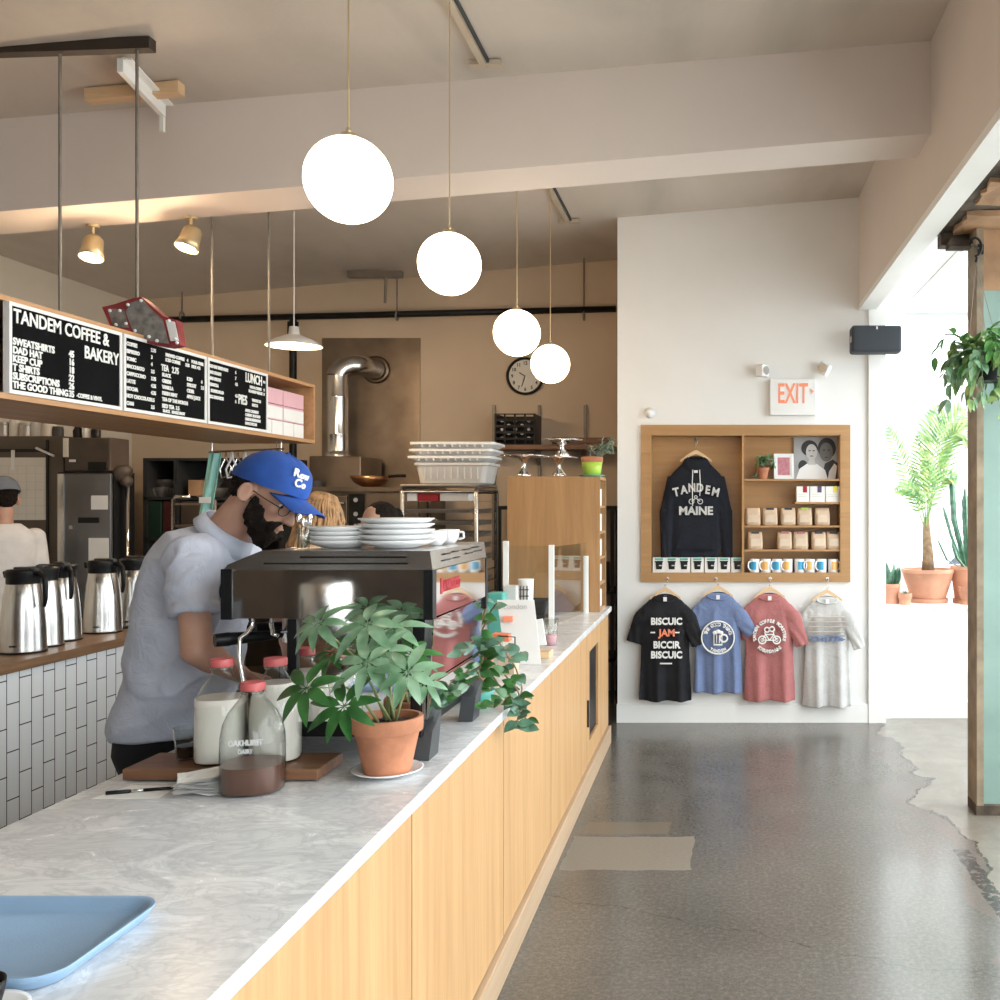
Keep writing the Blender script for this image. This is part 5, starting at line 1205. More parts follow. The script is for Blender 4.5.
def stand(px, z, r, h, label):
    Y = 6.52; m = MB(); m.lathe([(0, .001), (.052, .001), (.055, .008), (.04, .025), (.018, .05), (.012, h*.6), (.02, h-.03), (.04, h-.012), (r*.7, h-.006), (r, h), (r, h+.004), (r*.5, h+.002), (0, h+.002)], seg=40)
    return tag(obj('cake_stand', m, 'chrome', loc=(fx(px, Y), Y, z), smooth=True), label, 'cake stand', 'cake stands on the tall cabinet')
stand(524, cz1+.001, .16, .135, 'chrome cake stand at the left on the tall cabinet'); stand(559, cz1+.001, .125, .125, 'chrome cake stand on the tall cabinet carrying another one'); stand(562, cz1+.131, .135, .11, 'upper chrome cake stand stacked on another')
Y = 6.5; t = thing('potted_succulent', 'pale leggy plant in a lime green pot on the tall cabinet', 'potted plant', (fx(592, Y), Y, cz1+.001))
m = MB(); m.lathe([(0, .001), (.07, .001), (.085, .01), (.082, .012), (0, .006)], seg=30); obj('pot_saucer', m, 'teal', t, True)
m = MB(); m.lathe([(0, .007), (.055, .007), (.068, .095), (.062, .095), (0, .09)], seg=30); obj('cachepot', m, 'lime_pot', t, True)
m = MB(); m.lathe([(.055, .08), (.07, .10), (.072, .13), (.065, .13), (0, .12)], seg=30); obj('flower_pot', m, 'terracotta', t, True)
q = random.Random(5)
for k in range(9):
    m = MB(); p = Vector((q.uniform(-.03, .05), q.uniform(-.03, .03), .12)); pts = [p]
    for i in range(6): p = p+Vector((q.uniform(-.005, .03), q.uniform(-.015, .015), .035-.012*i if k > 3 else .02)); pts.append(p)
    m.tube(pts, .003, 6)
    for p in pts[1:]:
        for j in range(4): m.leaf(p, Vector((q.uniform(-1, 1), q.uniform(-1, 1), q.uniform(0, .8))), (0, 0, 1), .035, .012, n=4)
    obj('stem_with_leaves', m, 'leaf_grey', t, True, recalc=False)
# ================================================================== PEOPLE
def head_mesh(m, M, female=False):
    "adds the head masses to m. M: 4x4 head frame (x forward, z up, origin at ear level). all metres"
    def e(c, r, n=22): 
        q = M.to_3x3(); m.ell(M @ Vector(c), r, n, q)
    e((-.008, 0, .045), (.100, .076, .088)); e((.03, 0, .03), (.068, .066, .075)); e((.045, 0, -.03), (.05, .052, .065)); e((.05, 0, -.072), (.04, .038, .026))
    e((.085, 0, .030), (.018, .05, .012)); e((.102, 0, -.016), (.014, .012, .02)); e((.116, 0, -.029), (.0145, .0125, .0115)); e((.107, .011, -.032), (.010, .008, .008)); e((.107, -.011, -.032), (.010, .008, .008))
    for k in range(5): e((.090+.006*k, 0, .018-.009*k), (.013, .0095, .012), 12)
    e((.090, 0, -.055), (.011, .022, .007), 14); e((.088, 0, -.064), (.011, .019, .007), 14); e((.078, 0, -.085), (.018, .02, .014), 14)
    for s in (-1, 1):
        e((.062, s*.04, -.01), (.025, .018, .02), 14)
        m.ell(M @ Vector((-.010, s*.082, -.002)), (.019, .008, .033), 14, M.to_3x3() @ Euler((0, R(-10), s*R(-22))).to_matrix()); m.torus(M @ Vector((-.012, s*.090, -.001)), .021, .0052, M.to_3x3() @ Euler((R(90), 0, s*R(-20))).to_matrix(), 20, 6, .8, 1.25)
def eyes(par, M):
    for s in (-1, 1):
        m = MB(); m.ell(M @ Vector((.074, s*.031, .008)), (.0125, .013, .0115), 14); obj('eye', m, 'photo_white', par, True, world=True)
        m = MB(); m.ell(M @ Vector((.0835, s*.031, .006)), (.004, .006, .006), 10, M.to_3x3()); obj('pupil', m, 'black', par, True, world=True)
def hand(m, wrist, d, palmn, curl=.6, side=1, s=1.0):
    "palm and five fingers. d: forearm direction, palmn: palm normal"
    d = Vector(d).normalized(); n = Vector(palmn); n = (n-d*n.dot(d)).normalized(); u = d.cross(n)*side; w = Vector(wrist)
    for k, off in enumerate((-.028, -.010, .009, .027)):
        m.cap(w+d*.005+u*off*.55, .0155*s, w+d*.075*s+u*off, .0125*s)
        L_ = [(.04, .026, .02), (.045, .03, .022), (.042, .028, .021), (.032, .021, .018)][k]; p = w+d*.08*s+u*off; a = .15; dr = d.copy()
        for j, l in enumerate(L_):
            a += curl*(.5 if j == 0 else .75); dr = (d*math.cos(a)+n*math.sin(a)).normalized(); p2 = p+dr*l*s; m.cap(p, (.0098-.0012*j)*s, p2, (.0088-.0012*j)*s); p = p2
    b = w+d*.02-u*.026; p1 = b+(d*.75-u*.55+n*.35).normalized()*.042; m.cap(b, .015, p1, .0115); p2 = p1+(d*.85-u*.1+n*.5).normalized()*.032; m.cap(p1, .0112, p2, .0098); m.cap(p2, .0098, p2+(d*.9+n*.4).normalized()*.022, .008)
def ring_el(c, rx, ry, tilt=0, n=44, p=.85, yaw=0):
    "horizontal-ish ellipse, tilted about Y"
    out = []
    for k in range(n):
        a = 2*PI*k/n; cc, ss = math.cos(a), math.sin(a); v = Vector((rx*math.copysign(abs(cc)**p, cc), ry*math.copysign(abs(ss)**p, ss), 0)); v.rotate(Euler((0, tilt, yaw))); out.append(Vector(c)+v)
    return out
# --- the barista
HM = Matrix.Translation((-1.385, 3.055, 1.636)) @ Euler((0, R(29), 0)).to_matrix().to_4x4() @ Euler((R(-3), 0, R(-9))).to_matrix().to_4x4()
t = thing('person', 'bearded barista in blue cap, glasses and light blue short-sleeved shirt, bent over the espresso machine', 'person', (-1.68, 3.1, 0))
SHN, SHF = Vector((-1.525, 2.895, 1.452)), Vector((-1.55, 3.27, 1.43))
ELN, WRN = Vector((-1.478, 2.835, 1.20)), Vector((-1.425, 2.98, 1.108))
ELF, WRF = Vector((-1.43, 3.36, 1.20)), Vector((-1.36, 3.2, 1.10))
m = MB(); head_mesh(m, HM)
nb = Vector((-1.55, 3.085, 1.49)); m.cap(nb, .068, HM @ Vector((-.03, 0, -.03)), .056)
m.rings([ring_el((-1.70, 3.1, .86), .12, .165), ring_el((-1.68, 3.1, 1.0), .12, .16), ring_el((-1.645, 3.1, 1.2), .115, .16, .15), ring_el((-1.60, 3.1, 1.36), .11, .175, .35), ring_el((-1.555, 3.1, 1.46), .095, .16, .5), ring_el((-1.54, 3.09, 1.5), .06, .09, .5)])
for s, e, w_ in ((SHN, ELN, WRN), (SHF, ELF, WRF)):
    m.cap(s.lerp(e, .12), .046, e, .043); m.cap(e, .044, e.lerp(w_, .35), .043); m.cap(e.lerp(w_, .35), .043, w_, .027)
hand(m, WRN, (WRN-ELN)+Vector((.06, 0, .03)), (.2, .3, -1), .75, 1); hand(m, WRF, (WRF-ELF)+Vector((.1, 0, 0)), (.1, -.3, -1), .7, -1)
for s in (-1, 1):
    hip = Vector((-1.67, 3.1+s*.09, .86)); kn = Vector((-1.66, 3.1+s*.11, .47)); an = Vector((-1.70, 3.1+s*.12, .08)); m.cap(hip, .085, kn, .056); m.cap(kn, .056, an, .038); m.cap(an+Vector((-.03, 0, -.03)), .035, an+Vector((.15, 0, -.048)), .028)
m = remesh(m, .0065, 3); body = obj('body', m, 'skin', t, True, world=True)
eyes(body, HM)
# beard and moustache
m = MB(); 
def he(c, r, n=16): m.ell(HM @ Vector(c), r, n, HM.to_3x3())
he((.052, 0, -.088), (.048, .046, .038)); he((.04, 0, -.07), (.052, .061, .038)); he((.062, 0, -.110), (.030, .032, .03))
for s in (-1, 1):
    he((.018, s*.067, -.026), (.013, .011, .034)); he((.035, s*.058, -.052), (.034, .014, .036)); he((.086, s*.016, -.046), (.018, .018, .0078), 12); he((.082, s*.028, -.06), (.018, .016, .018), 12)
m = remesh(m, .0055, 3)
for v in m.bm.verts: 
    nz = noise.noise(v.co*110)*.0035+noise.noise(v.co*45)*.004; v.co += Vector((nz, nz*.7, nz))
obj('beard', m, 'hair_dark', t, True, world=True)
m = MB(); he((.098, 0, -.0595), (.008, .017, .0045), 12); obj('lips', m, 'red_plastic' if False else 'skin', t, True, world=True)
# hair below the cap
m = MB(); he((-.036, 0, .02), (.079, .079, .060), 24); he((-.055, 0, -.01), (.05, .06, .045), 20)

m = remesh(m, .006, 2)
for v in m.bm.verts: nz = noise.noise(v.co*90)*.003; v.co += Vector((nz, nz, nz))
obj('hair', m, 'hair_dark', t, True, world=True)
# cap
m = MB(); rr = []
for i in range(12):
    a = PI/2*i/11; rr.append([HM @ Vector((-.004+.119*math.cos(a)**.8*math.cos(2*PI*k/48)+(.0035 if k % 8 == 0 else 0)*math.cos(a)*math.cos(2*PI*k/48), (.096*math.cos(a)**.8)*math.sin(2*PI*k/48), .035+.020*math.cos(2*PI*k/48)*math.cos(a)+.112*math.sin(a)+.004*noise.noise(Vector((k*.4, i*.5, 0))))) for k in range(48)])
m.rings(rr, False, True); cp = obj('cap', m, 'cap_blue', t, True, world=True)
m = MB(); m.ell(HM @ Vector((-.004, 0, .149)), (.007, .007, .004), 12, HM.to_3x3()); obj('cap_button', m, 'cap_blue', cp, True, world=True)
m = MB(); ro, ri = [], []
rows = []
for j in range(9):
    v = -1+2*j/8; y = v*.078; row0 = []; row1 = []
    for i in range(8):
        u = i/7; xb = .108*math.sqrt(max(0, 1-(y/.09)**2))*.98; xt = .108+.078*math.sqrt(max(0, 1-(v*.93)**4)); x = xb+(xt-xb)*u; z = .054+.0-.014*u-.022*v*v
        row0.append(HM @ Vector((x, y, z+.0018))); row1.append(HM @ Vector((x, y, z-.0018)))
    rows.append(row0+row1[::-1])
m.rings(rows); obj('brim', m, 'cap_blue', cp, True, world=True)
m = MB()
def cappt(yaw, h):
    a = yaw; x = -.004+.1215*math.cos(a)*math.cos(h)**.8; y = .098*math.sin(a)*math.cos(h)**.8; z = .035+.02*math.cos(a)*math.cos(h)+.113*math.sin(h); return Vector((x, y, z))
for k, (ch, yw, hh, sz) in enumerate((('R', -.62, .56, .034), ('o', -.42, .55, .028), ('w', -.24, .55, .028), ('C', -.50, .28, .034), ('o', -.30, .28, .028))):
    p = cappt(yw, hh); e1 = cappt(yw+.05, hh)-p; e2 = cappt(yw, hh+.05)-p; r3 = HM.to_3x3(); M4 = MW(HM @ (p+Vector((.0, 0, 0))), r3 @ e1, r3 @ (e2-e1*e1.dot(e2)/e1.length_squared)); m.text(ch, M4, sz, .9, .003, 'CENTER', .0012)
obj('cap_embroidery', m, 'text_white', cp, world=True)
# glasses
m = MB()
for s in (-1, 1):
    m.torus(HM @ Vector((.097, s*.033, .001)), .0225, .0013, HM.to_3x3() @ Euler((0, R(90), s*R(10))).to_matrix(), 28, 6, .85, 1)
    m.tube([HM @ Vector(p) for p in ((.095, s*.055, .006), (.085, s*.071, .008), (.04, s*.078, .010), (.0, s*.079, .012), (-.016, s*.078, 0))], .0016, 6)
m.tube([HM @ Vector(p) for p in ((.101, -.011, .003), (.105, 0, .006), (.101, .011, .003))], .0013, 6)
obj('glasses', m, 'black', t, True, world=True)
# shirt
m = MB()
m.rings([ring_el((-1.702, 3.1, .915), .140, .20), ring_el((-1.698, 3.1, .96), .140, .2), ring_el((-1.665, 3.1, 1.05), .142, .195), ring_el((-1.642, 3.1, 1.16), .142, .19, .08), ring_el((-1.64, 3.1, 1.26), .137, .19, .15), ring_el((-1.615, 3.1, 1.36), .137, .2, .3), ring_el((-1.585, 3.1, 1.435), .128, .197, .45), ring_el((-1.56, 3.095, 1.485), .105, .165, .5), ring_el((-1.545, 3.09, 1.515), .075, .095, .5)])
m.cap(SHN+Vector((-.01, .05, .0)), .073, SHN.lerp(ELN, .25), .068); m.cap(SHF+Vector((-.01, -.05, .0)), .080, SHF.lerp(ELF, .25), .069)
m.cap(SHN+Vector((-.01, .02, .0)), .073, SHF+Vector((-.01, 0, 0)), .073)
for s, e in ((SHN, ELN), (SHF, ELF)):
    c = s.lerp(e, .60); d = (e-s).normalized(); m.cyl(s, c, .064, .063, 24)
m = remesh(m, .008, 5)
for v in m.bm.verts:
    c = v.co; f = noise.noise(Vector((c.x*5, c.y*3, c.z*2.2)))*.010+noise.noise(Vector((c.x*14+c.z*9, c.y*8, c.z*4)))*.010+(1-abs(noise.noise(Vector((c.x*9-c.z*6, c.y*6, c.z*5+c.x*4))))*2.2)**3*.011; v.co += v.normal*f*(.55 if c.z < 1.05 else 1.25 if c.z < 1.38 else .8)
sh_ = obj('shirt', m, 'shirt_blue', t, True, world=True)
m = MB(); cc = nb+Vector((.028, -.002, .028)); rr = []
for i, (r_, h_) in enumerate(((.078, -.012), (.074, .03), (.078, .034), (.092, -.008), (.089, -.012))):
    rr.append([cc+(Euler((0, R(38), 0)).to_matrix() @ Vector((r_*math.cos(2*PI*k/36)*1.08, r_*math.sin(2*PI*k/36)*1.0, h_-(.02*max(0, math.cos(2*PI*k/36))**2 if i > 2 else 0)))) for k in range(36)])
m.rings(rr, False, False); obj('collar', m, 'shirt_blue', sh_, True, world=True)
for s, e in ((SHN, ELN), (SHF, ELF)):
    c = s.lerp(e, .60); d = (e-s).normalized(); q4 = d.to_track_quat('Z', 'Y').to_matrix(); m = MB(); m.lathe([(.062, -.028), (.0665, -.028), (.068, .004), (.064, .004), (.060, -.0)], c, 30, q4); obj('sleeve_cuff', m, 'shirt_blue', sh_, True, world=True)
# trousers and shoes
m = MB(); m.rings([ring_el((-1.67, 3.1, .78), .13, .18), ring_el((-1.70, 3.1, .86), .135, .182), ring_el((-1.70, 3.1, .97), .125, .175)])
for s in (-1, 1):
    hip = Vector((-1.67, 3.1+s*.09, .84)); kn = Vector((-1.66, 3.1+s*.11, .47)); an = Vector((-1.70, 3.1+s*.12, .10)); m.cap(hip, .098, kn, .068); m.cap(kn, .068, an, .056)
m = remesh(m, .010, 3); obj('trousers', m, 'trousers', t, True, world=True)
for s in (-1, 1):
    an = Vector((-1.70, 3.1+s*.12, .0)); m = MB(); m.rings([[an+Vector((x+.06, 0, 0))+Vector((r1*math.cos(2*PI*k/24)*2.3, r1*math.sin(2*PI*k/24), z)) for k in range(24)] for x, r1, z in ((.02, .045, .0), (.02, .052, .012), (.0, .05, .04), (-.03, .042, .075), (-.06, .025, .10))]); obj('shoe', m, 'black', t, True, world=True)

def simple_person(label, loc, yaw, height, shirt, hair='short', hairmat='hair_dark', capc=None, sleeves=True, pitch=0, trousers='trousers'):
    "a standing figure behind the counters: x forward in its own frame"
    s = height/1.75; P = thing('person', label, 'person', loc, yaw)
    hz = (1.62*s); Hh = Matrix.Translation((.02, 0, hz)) @ Euler((0, pitch, 0)).to_matrix().to_4x4()
    m = MB(); head_mesh(m, Hh); m.cap((-.005, 0, 1.45*s), .058, (0, 0, 1.58*s), .052)
    m.rings([ring_el((0, 0, .86*s), .115, .16), ring_el((0, 0, 1.03*s), .10, .14), ring_el((0, 0, 1.25*s), .11, .16), ring_el((0, 0, 1.4*s), .10, .17), ring_el((0, 0, 1.46*s), .06, .09)])
    for k in (-1, 1):
        S = Vector((0, k*.18, 1.39*s)); E = Vector((-.01, k*.22, 1.10*s)); Wd = Vector((.2, k*.16, 1.02*s)); m.cap(S, .05, E, .038); m.cap(E, .038, Wd, .026); hand(m, Wd, Wd-E, (0, -k*.4, -1), .5, k)
        h_ = Vector((0, k*.09, .86*s)); kn = Vector((.01, k*.1, .46*s)); an = Vector((-.02, k*.1, .07)); m.cap(h_, .085, kn, .055); m.cap(kn, .055, an, .036); m.cap(an+Vector((-.03, 0, -.035)), .033, an+Vector((.15, 0, -.045)), .025)
    m = remesh(m, .009, 3); b = obj('body', m, 'skin', P, True)
    for k in (-1, 1):
        m = MB(); m.ell(Hh @ Vector((.078, k*.031, .008)), (.010, .012, .008), 10); obj('eye', m, 'photo_white', P, True)
        m = MB(); m.ell(Hh @ Vector((.0865, k*.031, .008)), (.003, .005, .005), 8); obj('pupil', m, 'black', P, True)
    m = MB(); m.rings([ring_el((0, 0, .84*s), .13, .18), ring_el((0, 0, 1.03*s), .118, .16), ring_el((0, 0, 1.25*s), .125, .178), ring_el((0, 0, 1.4*s), .115, .185), ring_el((0, 0, 1.475*s), .065, .09)])
    for k in (-1, 1):
        S = Vector((0, k*.18, 1.385*s)); E = Vector((-.01, k*.22, 1.10*s)); m.cap(S, .064, S.lerp(E, .75), .056)
        if sleeves: m.cap(E, .05, E.lerp(Vector((.2, k*.16, 1.02*s)), .6), .042)
    m = remesh(m, .010, 4)
    for v in m.bm.verts: c = v.co; v.co += v.normal*(noise.noise(Vector((c.x*6, c.y*5, c.z*4)))*.008)
    obj('shirt', m, shirt, P, True)
    m = MB()
    for k in (-1, 1): h_ = Vector((0, k*.09, .86*s)); kn = Vector((.01, k*.1, .46*s)); an = Vector((-.02, k*.1, .1)); m.cap(h_, .098, kn, .068); m.cap(kn, .068, an, .05)
    m = remesh(m, .012, 3); obj('trousers', m, trousers, P, True)
    m = MB(); ee = lambda c, r, n=18: m.ell(Hh @ Vector(c), r, n, Hh.to_3x3())
    ee((-.022, 0, .044 if capc else .048), (.094 if capc else .10, .080 if capc else .084, .08 if capc else .094), 24); ee((-.05, 0, .0), (.055, .065, .06))
    if hair == 'bun': ee((-.125, 0, .05), (.035, .04, .038)); ee((-.14, 0, .03), (.025, .035, .04))
    if hair == 'long':
        pass
    if hair == 'long':
        qq = random.Random(2)
        for k in range(230):
            a = qq.uniform(R(65), R(295)); r_ = qq.uniform(.082, .10); L_ = qq.uniform(.26, .36); w_ = qq.uniform(20, 34); ph = qq.uniform(0, 6)
            p0 = Vector((-.02+r_*1.05*math.cos(a), r_*.95*math.sin(a), .06)); top_ = Vector((-.015, 0, .135))
            pts = [top_, top_.lerp(p0, .55)+Vector((0, 0, .035)), p0]+[p0+Vector((math.cos(a)*.012*math.sin(w_*z+ph)+.01, math.sin(a)*.02*math.sin(w_*z+ph)+.008*math.cos(w_*z), -z)) for z in [L_*i/9 for i in range(1, 10)]]
            m.tube([Hh @ x_ for x_ in pts], [.003]+[.0068]*(len(pts)-2)+[.002], 6)
    if hair != 'long': m = remesh(m, .007, 2)
    for v in ([] if hair == 'long' else m.bm.verts): nz = noise.noise(v.co*60)*.004; v.co += v.normal*nz
    obj('hair', m, hairmat, P, True)
    if capc:
        m = MB(); rr = []
        for i in range(9): a = PI/2*i/8; rr.append([Hh @ Vector((-.012+.122*math.cos(a)**.8*math.cos(2*PI*k/32), .096*math.cos(a)**.8*math.sin(2*PI*k/32), .040+.11*math.sin(a))) for k in range(32)])
        m.rings(rr, False, True); c_ = obj('cap', m, capc, P, True)
        m = MB(); rows = []
        for j in range(7):
            v = -1+2*j/6; y = v*.07; rows.append([Hh @ Vector((x, y, z)) for x, z in ((.10*math.sqrt(1-(y/.1)**2), .05), (.10+.07*math.sqrt(max(0, 1-v**4)), .045), (.10+.07*math.sqrt(max(0, 1-v**4)), .042), (.10*math.sqrt(1-(y/.1)**2), .046))])
        m.rings(rows); obj('brim', m, capc, c_, True)
    return P
p = W(3, 505, 6.2); simple_person('person in a white shirt and grey cap working behind the airpots at the left edge', (p.x, 6.2, 0), R(150), 1.76, 'shirt_white', capc='cap_gray', pitch=.25)
p = W(318, 520, 4.6); simple_person('person with long wavy blond hair and dark floral top, seen from behind the machine', (p.x, 4.6, 0), R(75), 1.64, 'navy', 'long', 'hair_blond', pitch=.35)
p = W(382, 525, 5.8); simple_person('person with dark tied-back hair, only the forehead showing above the plates', (p.x, 5.8, 0), R(-125), 1.60, 'tee_black', 'bun', pitch=.15)
# ================================================================== KITCHEN AT THE BACK
def bx(name, label, cat, px0, py0, px1, py1, Y, dep, mt, bev=.004, grp=None):
    "a box whose front face covers the given patch at depth Y"
    a, b = W(px0, py1, Y), W(px1, py0, Y); loc = ((a.x+b.x)/2, Y+dep/2, a.z)
    m = MB(); m.box((a.x, Y, a.z), (b.x, Y+dep, b.z), bev=bev); return tag(obj(name, m, mt, loc=loc, world=True), label, cat, grp)
def bxp(name, par, px0, py0, px1, py1, Y, dep, mt, bev=0):
    a, b = W(px0, py1, Y), W(px1, py0, Y); m = MB(); m.box((a.x, Y, a.z), (b.x, Y+dep, b.z), bev=bev); return obj(name, m, mt, par, world=True)
# steel sheet on the wall, duct, hood, range
YB2 = YB-.012
a, b = W(322, 640, YB2), W(420, 338, YB2); m = MB(); m.box((a.x, YB2, .9), (b.x, YB-.001, b.z)); tag(obj('wall_sheet', m, 'steel_brown', loc=((a.x+b.x)/2, YB2, .9), world=True), 'brushed steel sheet on the kitchen wall behind the vent duct', 'wall panel')
t = thing('oven_range', 'steel double oven with hood box and black knob panel in the kitchen', 'oven', (fx(350, 7.85), 8.2, 0))
Yo = 7.85
a, b = W(300, 0, Yo), W(420, 487, Yo)
m = MB(); m.box((a.x, Yo+.02, .12), (b.x, YB-.02, b.z-.036)); obj('oven_body', m, 'steel_brown', t, world=True)
m = MB(); ZO = b.z; m.box((a.x-.02, Yo-.03, ZO-.035), (b.x+.01, YB-.02, ZO)); obj('oven_top', m, 'steel_brown', t, world=True)
bxp('knob_panel', t, 349, 494, 364, 600, Yo, .018, 'black')
for y in (500, 514, 526, 545): m = MB(); c = W(357, y, Yo-.0); m.cyl(c, c+Vector((0, -.03, 0)), .018, seg=14); obj('knob', m, 'steel', t, world=True)
bxp('oven_door', t, 302, 496, 347, 600, Yo-.005, .02, 'steel_brown', .004); bxp('oven_door', t, 366, 492, 418, 600, Yo-.005, .02, 'steel_brown', .004)
m = MB(); m.tube([W(305, 503, Yo-.04), W(344, 503, Yo-.04)], .01); obj('door_handle', m, 'steel', t, True, world=True)
for i in range(4): m = MB(); x = (a.x+.05) if i % 2 else (b.x-.05); y = Yo+.06 if i < 2 else YB-.08; m.cyl((x, y, 0), (x, y, .13), .025, seg=12); obj('foot', m, 'steel', t, world=True)
t = thing('range_hood', 'low brown metal hood box standing on the oven under the duct', 'hood', (fx(332, 8.0), 8.2, fz(486, 8.0)))
yb_ = VY-(ZO+.001-EYE)*F/8.0; bxp('hood_box', t, 309, 456, 361, yb_, 8.0, .5, 'steel_brown', .01); bxp('lip', t, 307, 478, 363, VY-(ZO+.001-EYE)*F/7.97, 7.97, .03, 'steel_brown')
t = thing('vent_duct', 'shiny round vent duct rising from the hood and bending into the wall', 'duct', (fx(338, 8.2), 8.2, fz(456, 8.0)))
c = W(337.5, 456, 8.2); c.z = fz(456, 8.0)+.001; r = .082; zt = fz(376, 8.2)
m = MB(); m.lathe([(r*1.18, 0), (r*1.18, .03), (r*1.02, .04), (r, .05), (r, .18), (r*1.015, .185), (r, .19), (r, zt-c.z-.18), (r*1.02, zt-c.z-.175), (r, zt-c.z-.17), (r, zt-c.z)], c, 32); obj('straight_pipe', m, 'steel', t, True, world=True)
pts = [Vector((c.x, c.y, zt-.002))]
for k in range(1, 7): a = PI/2*k/6; pts.append(Vector((c.x+.15*(1-math.cos(a)), c.y+.08*(1-math.cos(a)), zt+.10*math.sin(a))))
pts.append(Vector((c.x+.19, c.y+.3, zt+.10))); pts.append(Vector((c.x+.19, YB-.03, zt+.10)))
m = MB(); m.tube(pts, r*1.01, 28); obj('elbow', m, 'steel', t, 'auto', world=True)
m = MB(); m.torus((c.x+.19, YB-.03, zt+.10), r*1.2, .02, Matrix.Rotation(R(90), 3, 'X')); obj('wall_collar', m, 'steel_brown', t, True, world=True)
t = thing('wok', 'round steel pan with copper sheen on the oven beside the hood', 'pan', (fx(368, 7.98), 8.03, ZO+.001))
m = MB(); m.lathe([(0, .0), (.07, .0), (.13, .045), (.155, .09), (.15, .09), (.125, .05), (.06, .01), (0, .008)], seg=36); obj('bowl', m, 'copper_pan', t, True)
m = MB(); m.tube([(.15, 0, .085), (.22, -.03, .09), (.3, -.05, .09)], .012, 8); obj('handle', m, 'black', t, True)
m = MB(); m.lathe([(0, 0), (.06, 0), (.065, .05), (.06, .05), (0, .01)], seg=24); tag(obj('saucepan', m, 'dark_gray', loc=(fx(316, 7.92), 7.91, ZO+.001), smooth='auto'), 'small black pan on the oven left of the hood front', 'pan')
# black pipe and its hangers
t = thing('black_pipe', 'long black pipe running across the kitchen wall under the ceiling', 'pipe', W(400, 314, 8.45))
m = MB(); m.cyl(W(160, 320, 8.45), W(616, 309, 8.45), .027, seg=14); obj('pipe_run', m, 'black', t, True, world=True)
m = MB(); m.cyl(W(293, 316, 8.45), W(293, 500, 8.45), .03, seg=14); m.cyl(W(293, 322, 8.45), W(293, 335, 8.45), .045, seg=14); obj('drop_pipe', m, 'black', t, 'auto', world=True)
for px, y0 in ((182, 290), (397, 268), (584, 256)):
    m = MB(); p = W(px, 316, 8.45); m.cyl(p, (p.x, p.y, cz(p.x)), .007, seg=8); m.torus(p, .034, .008, Matrix.Rotation(R(90), 3, 'Y')); obj('pipe_hanger', m, 'rod_steel', t, world=True)
t = thing('unistrut_bracket', 'short metal strut with drop arm near the back ceiling', 'bracket', W(375, 266, 8.2))
m = MB(); p = W(348, 268, 8.2); q_ = W(402, 264, 8.2); m.box((p.x, 8.18, cz(p.x)-.06), (q_.x, 8.24, cz(p.x)-.005)); obj('strut', m, 'rod_steel', t, world=True)
m = MB(); m.cyl((fx(386, 8.2), 8.2, cz(p.x)-.06), W(385, 303, 8.2), .012, seg=8); obj('drop_arm', m, 'rod_steel', t, world=True)
# clock
c = W(525, 376, YB-.03); t = thing('wall_clock', 'round black-rimmed clock high on the kitchen wall', 'clock', c)
Mx = Matrix.Rotation(R(90), 3, 'X')
m = MB(); m.lathe([(.0, .0), (.160, .0), (.163, .03), (.155, .04), (.142, .036), (.140, .022)], (0, .03, 0), 48, Mx); obj('rim', m, 'black', t, True)
m = MB(); m.lathe([(.0, .020), (.142, .020)], (0, .03, 0), 40, Mx); obj('dial', m, 'label_paper', t, recalc=False)
m = MB()
for h in range(1, 13): a = PI/2-h*PI/6; m.text(str(h), MW((.112*math.cos(a), .008, .112*math.sin(a)-.014), (1, 0, 0), (0, 0, 1)), .042, .9, .0005, 'CENTER', .001)
obj('numerals', m, 'black', t)
m = MB(); m.cyl((0, .006, 0), (-.05, .006, .03), .004, seg=6); obj('hour_hand', m, 'black', t); m = MB(); m.cyl((0, .004, 0), (-.03, .004, -.09), .003, seg=6); obj('minute_hand', m, 'black', t)
# wall shelf with crate
t = thing('wall_shelf', 'dark wooden wall shelf on slotted rails behind the tall cabinet', 'shelf', W(555, 447, 8.4))
m = MB(); a, b = W(490, 449, 8.2), W(612, 445, 8.2); m.box((a.x, 8.2, a.z), (b.x, YB-.02, a.z+.035)); obj('shelf_board', m, 'walnut', t, world=True)
m = MB(); m.prism([W(552, 437.5, 8.56), W(610, 437.5, 8.56), W(612, 443, 8.56), W(552, 444, 8.56)], (0, .02, 0)); obj('backsplash', m, 'walnut', t, world=True)
for px in (493.5, 539, 585):
    m = MB(); p = W(px, 405, 8.57); q_ = W(px, 560, 8.57); m.box((p.x-.012, 8.57, q_.z), (p.x+.012, YB-.001, p.z)); obj('slotted_rail', m, 'rod_steel', t, world=True)
    m = MB(); m.prism([(p.x-.008, 8.25, a.z-.004), (p.x-.008, 8.57, a.z-.004), (p.x-.008, 8.57, a.z-.12)], (.016, 0, 0)); obj('bracket', m, 'rod_steel', t, world=True)
t = thing('milk_crate', 'black plastic milk crate on the wall shelf under the clock', 'crate', W(517, 446, 8.3)); 
x0, x1 = fx(494.5, 8.25), fx(535, 8.25); z0_ = a.z+.036; z1_ = fz(413.5, 8.25)
m = MB(); w_ = .014
for k in range(5): x = x0+(x1-x0)*k/4; m.box((x-.007+(.007 if k == 0 else -.007 if k == 4 else 0), 8.25, z0_), (x+.007+(.007 if k == 0 else -.007 if k == 4 else 0), 8.262, z1_))
for k in range(6): z = z0_+(z1_-z0_)*k/5; m.box((x0, 8.249, z-.009 if k else z), (x1, 8.261, z+.009 if k < 5 else z))
m.box((x0, 8.262, z0_), (x0+w_, 8.55, z1_)); m.box((x1-w_, 8.262, z0_), (x1, 8.55, z1_)); m.box((x0, 8.54, z0_), (x1, 8.55, z1_)); m.box((x0, 8.262, z0_), (x1, 8.54, z0_+.01))
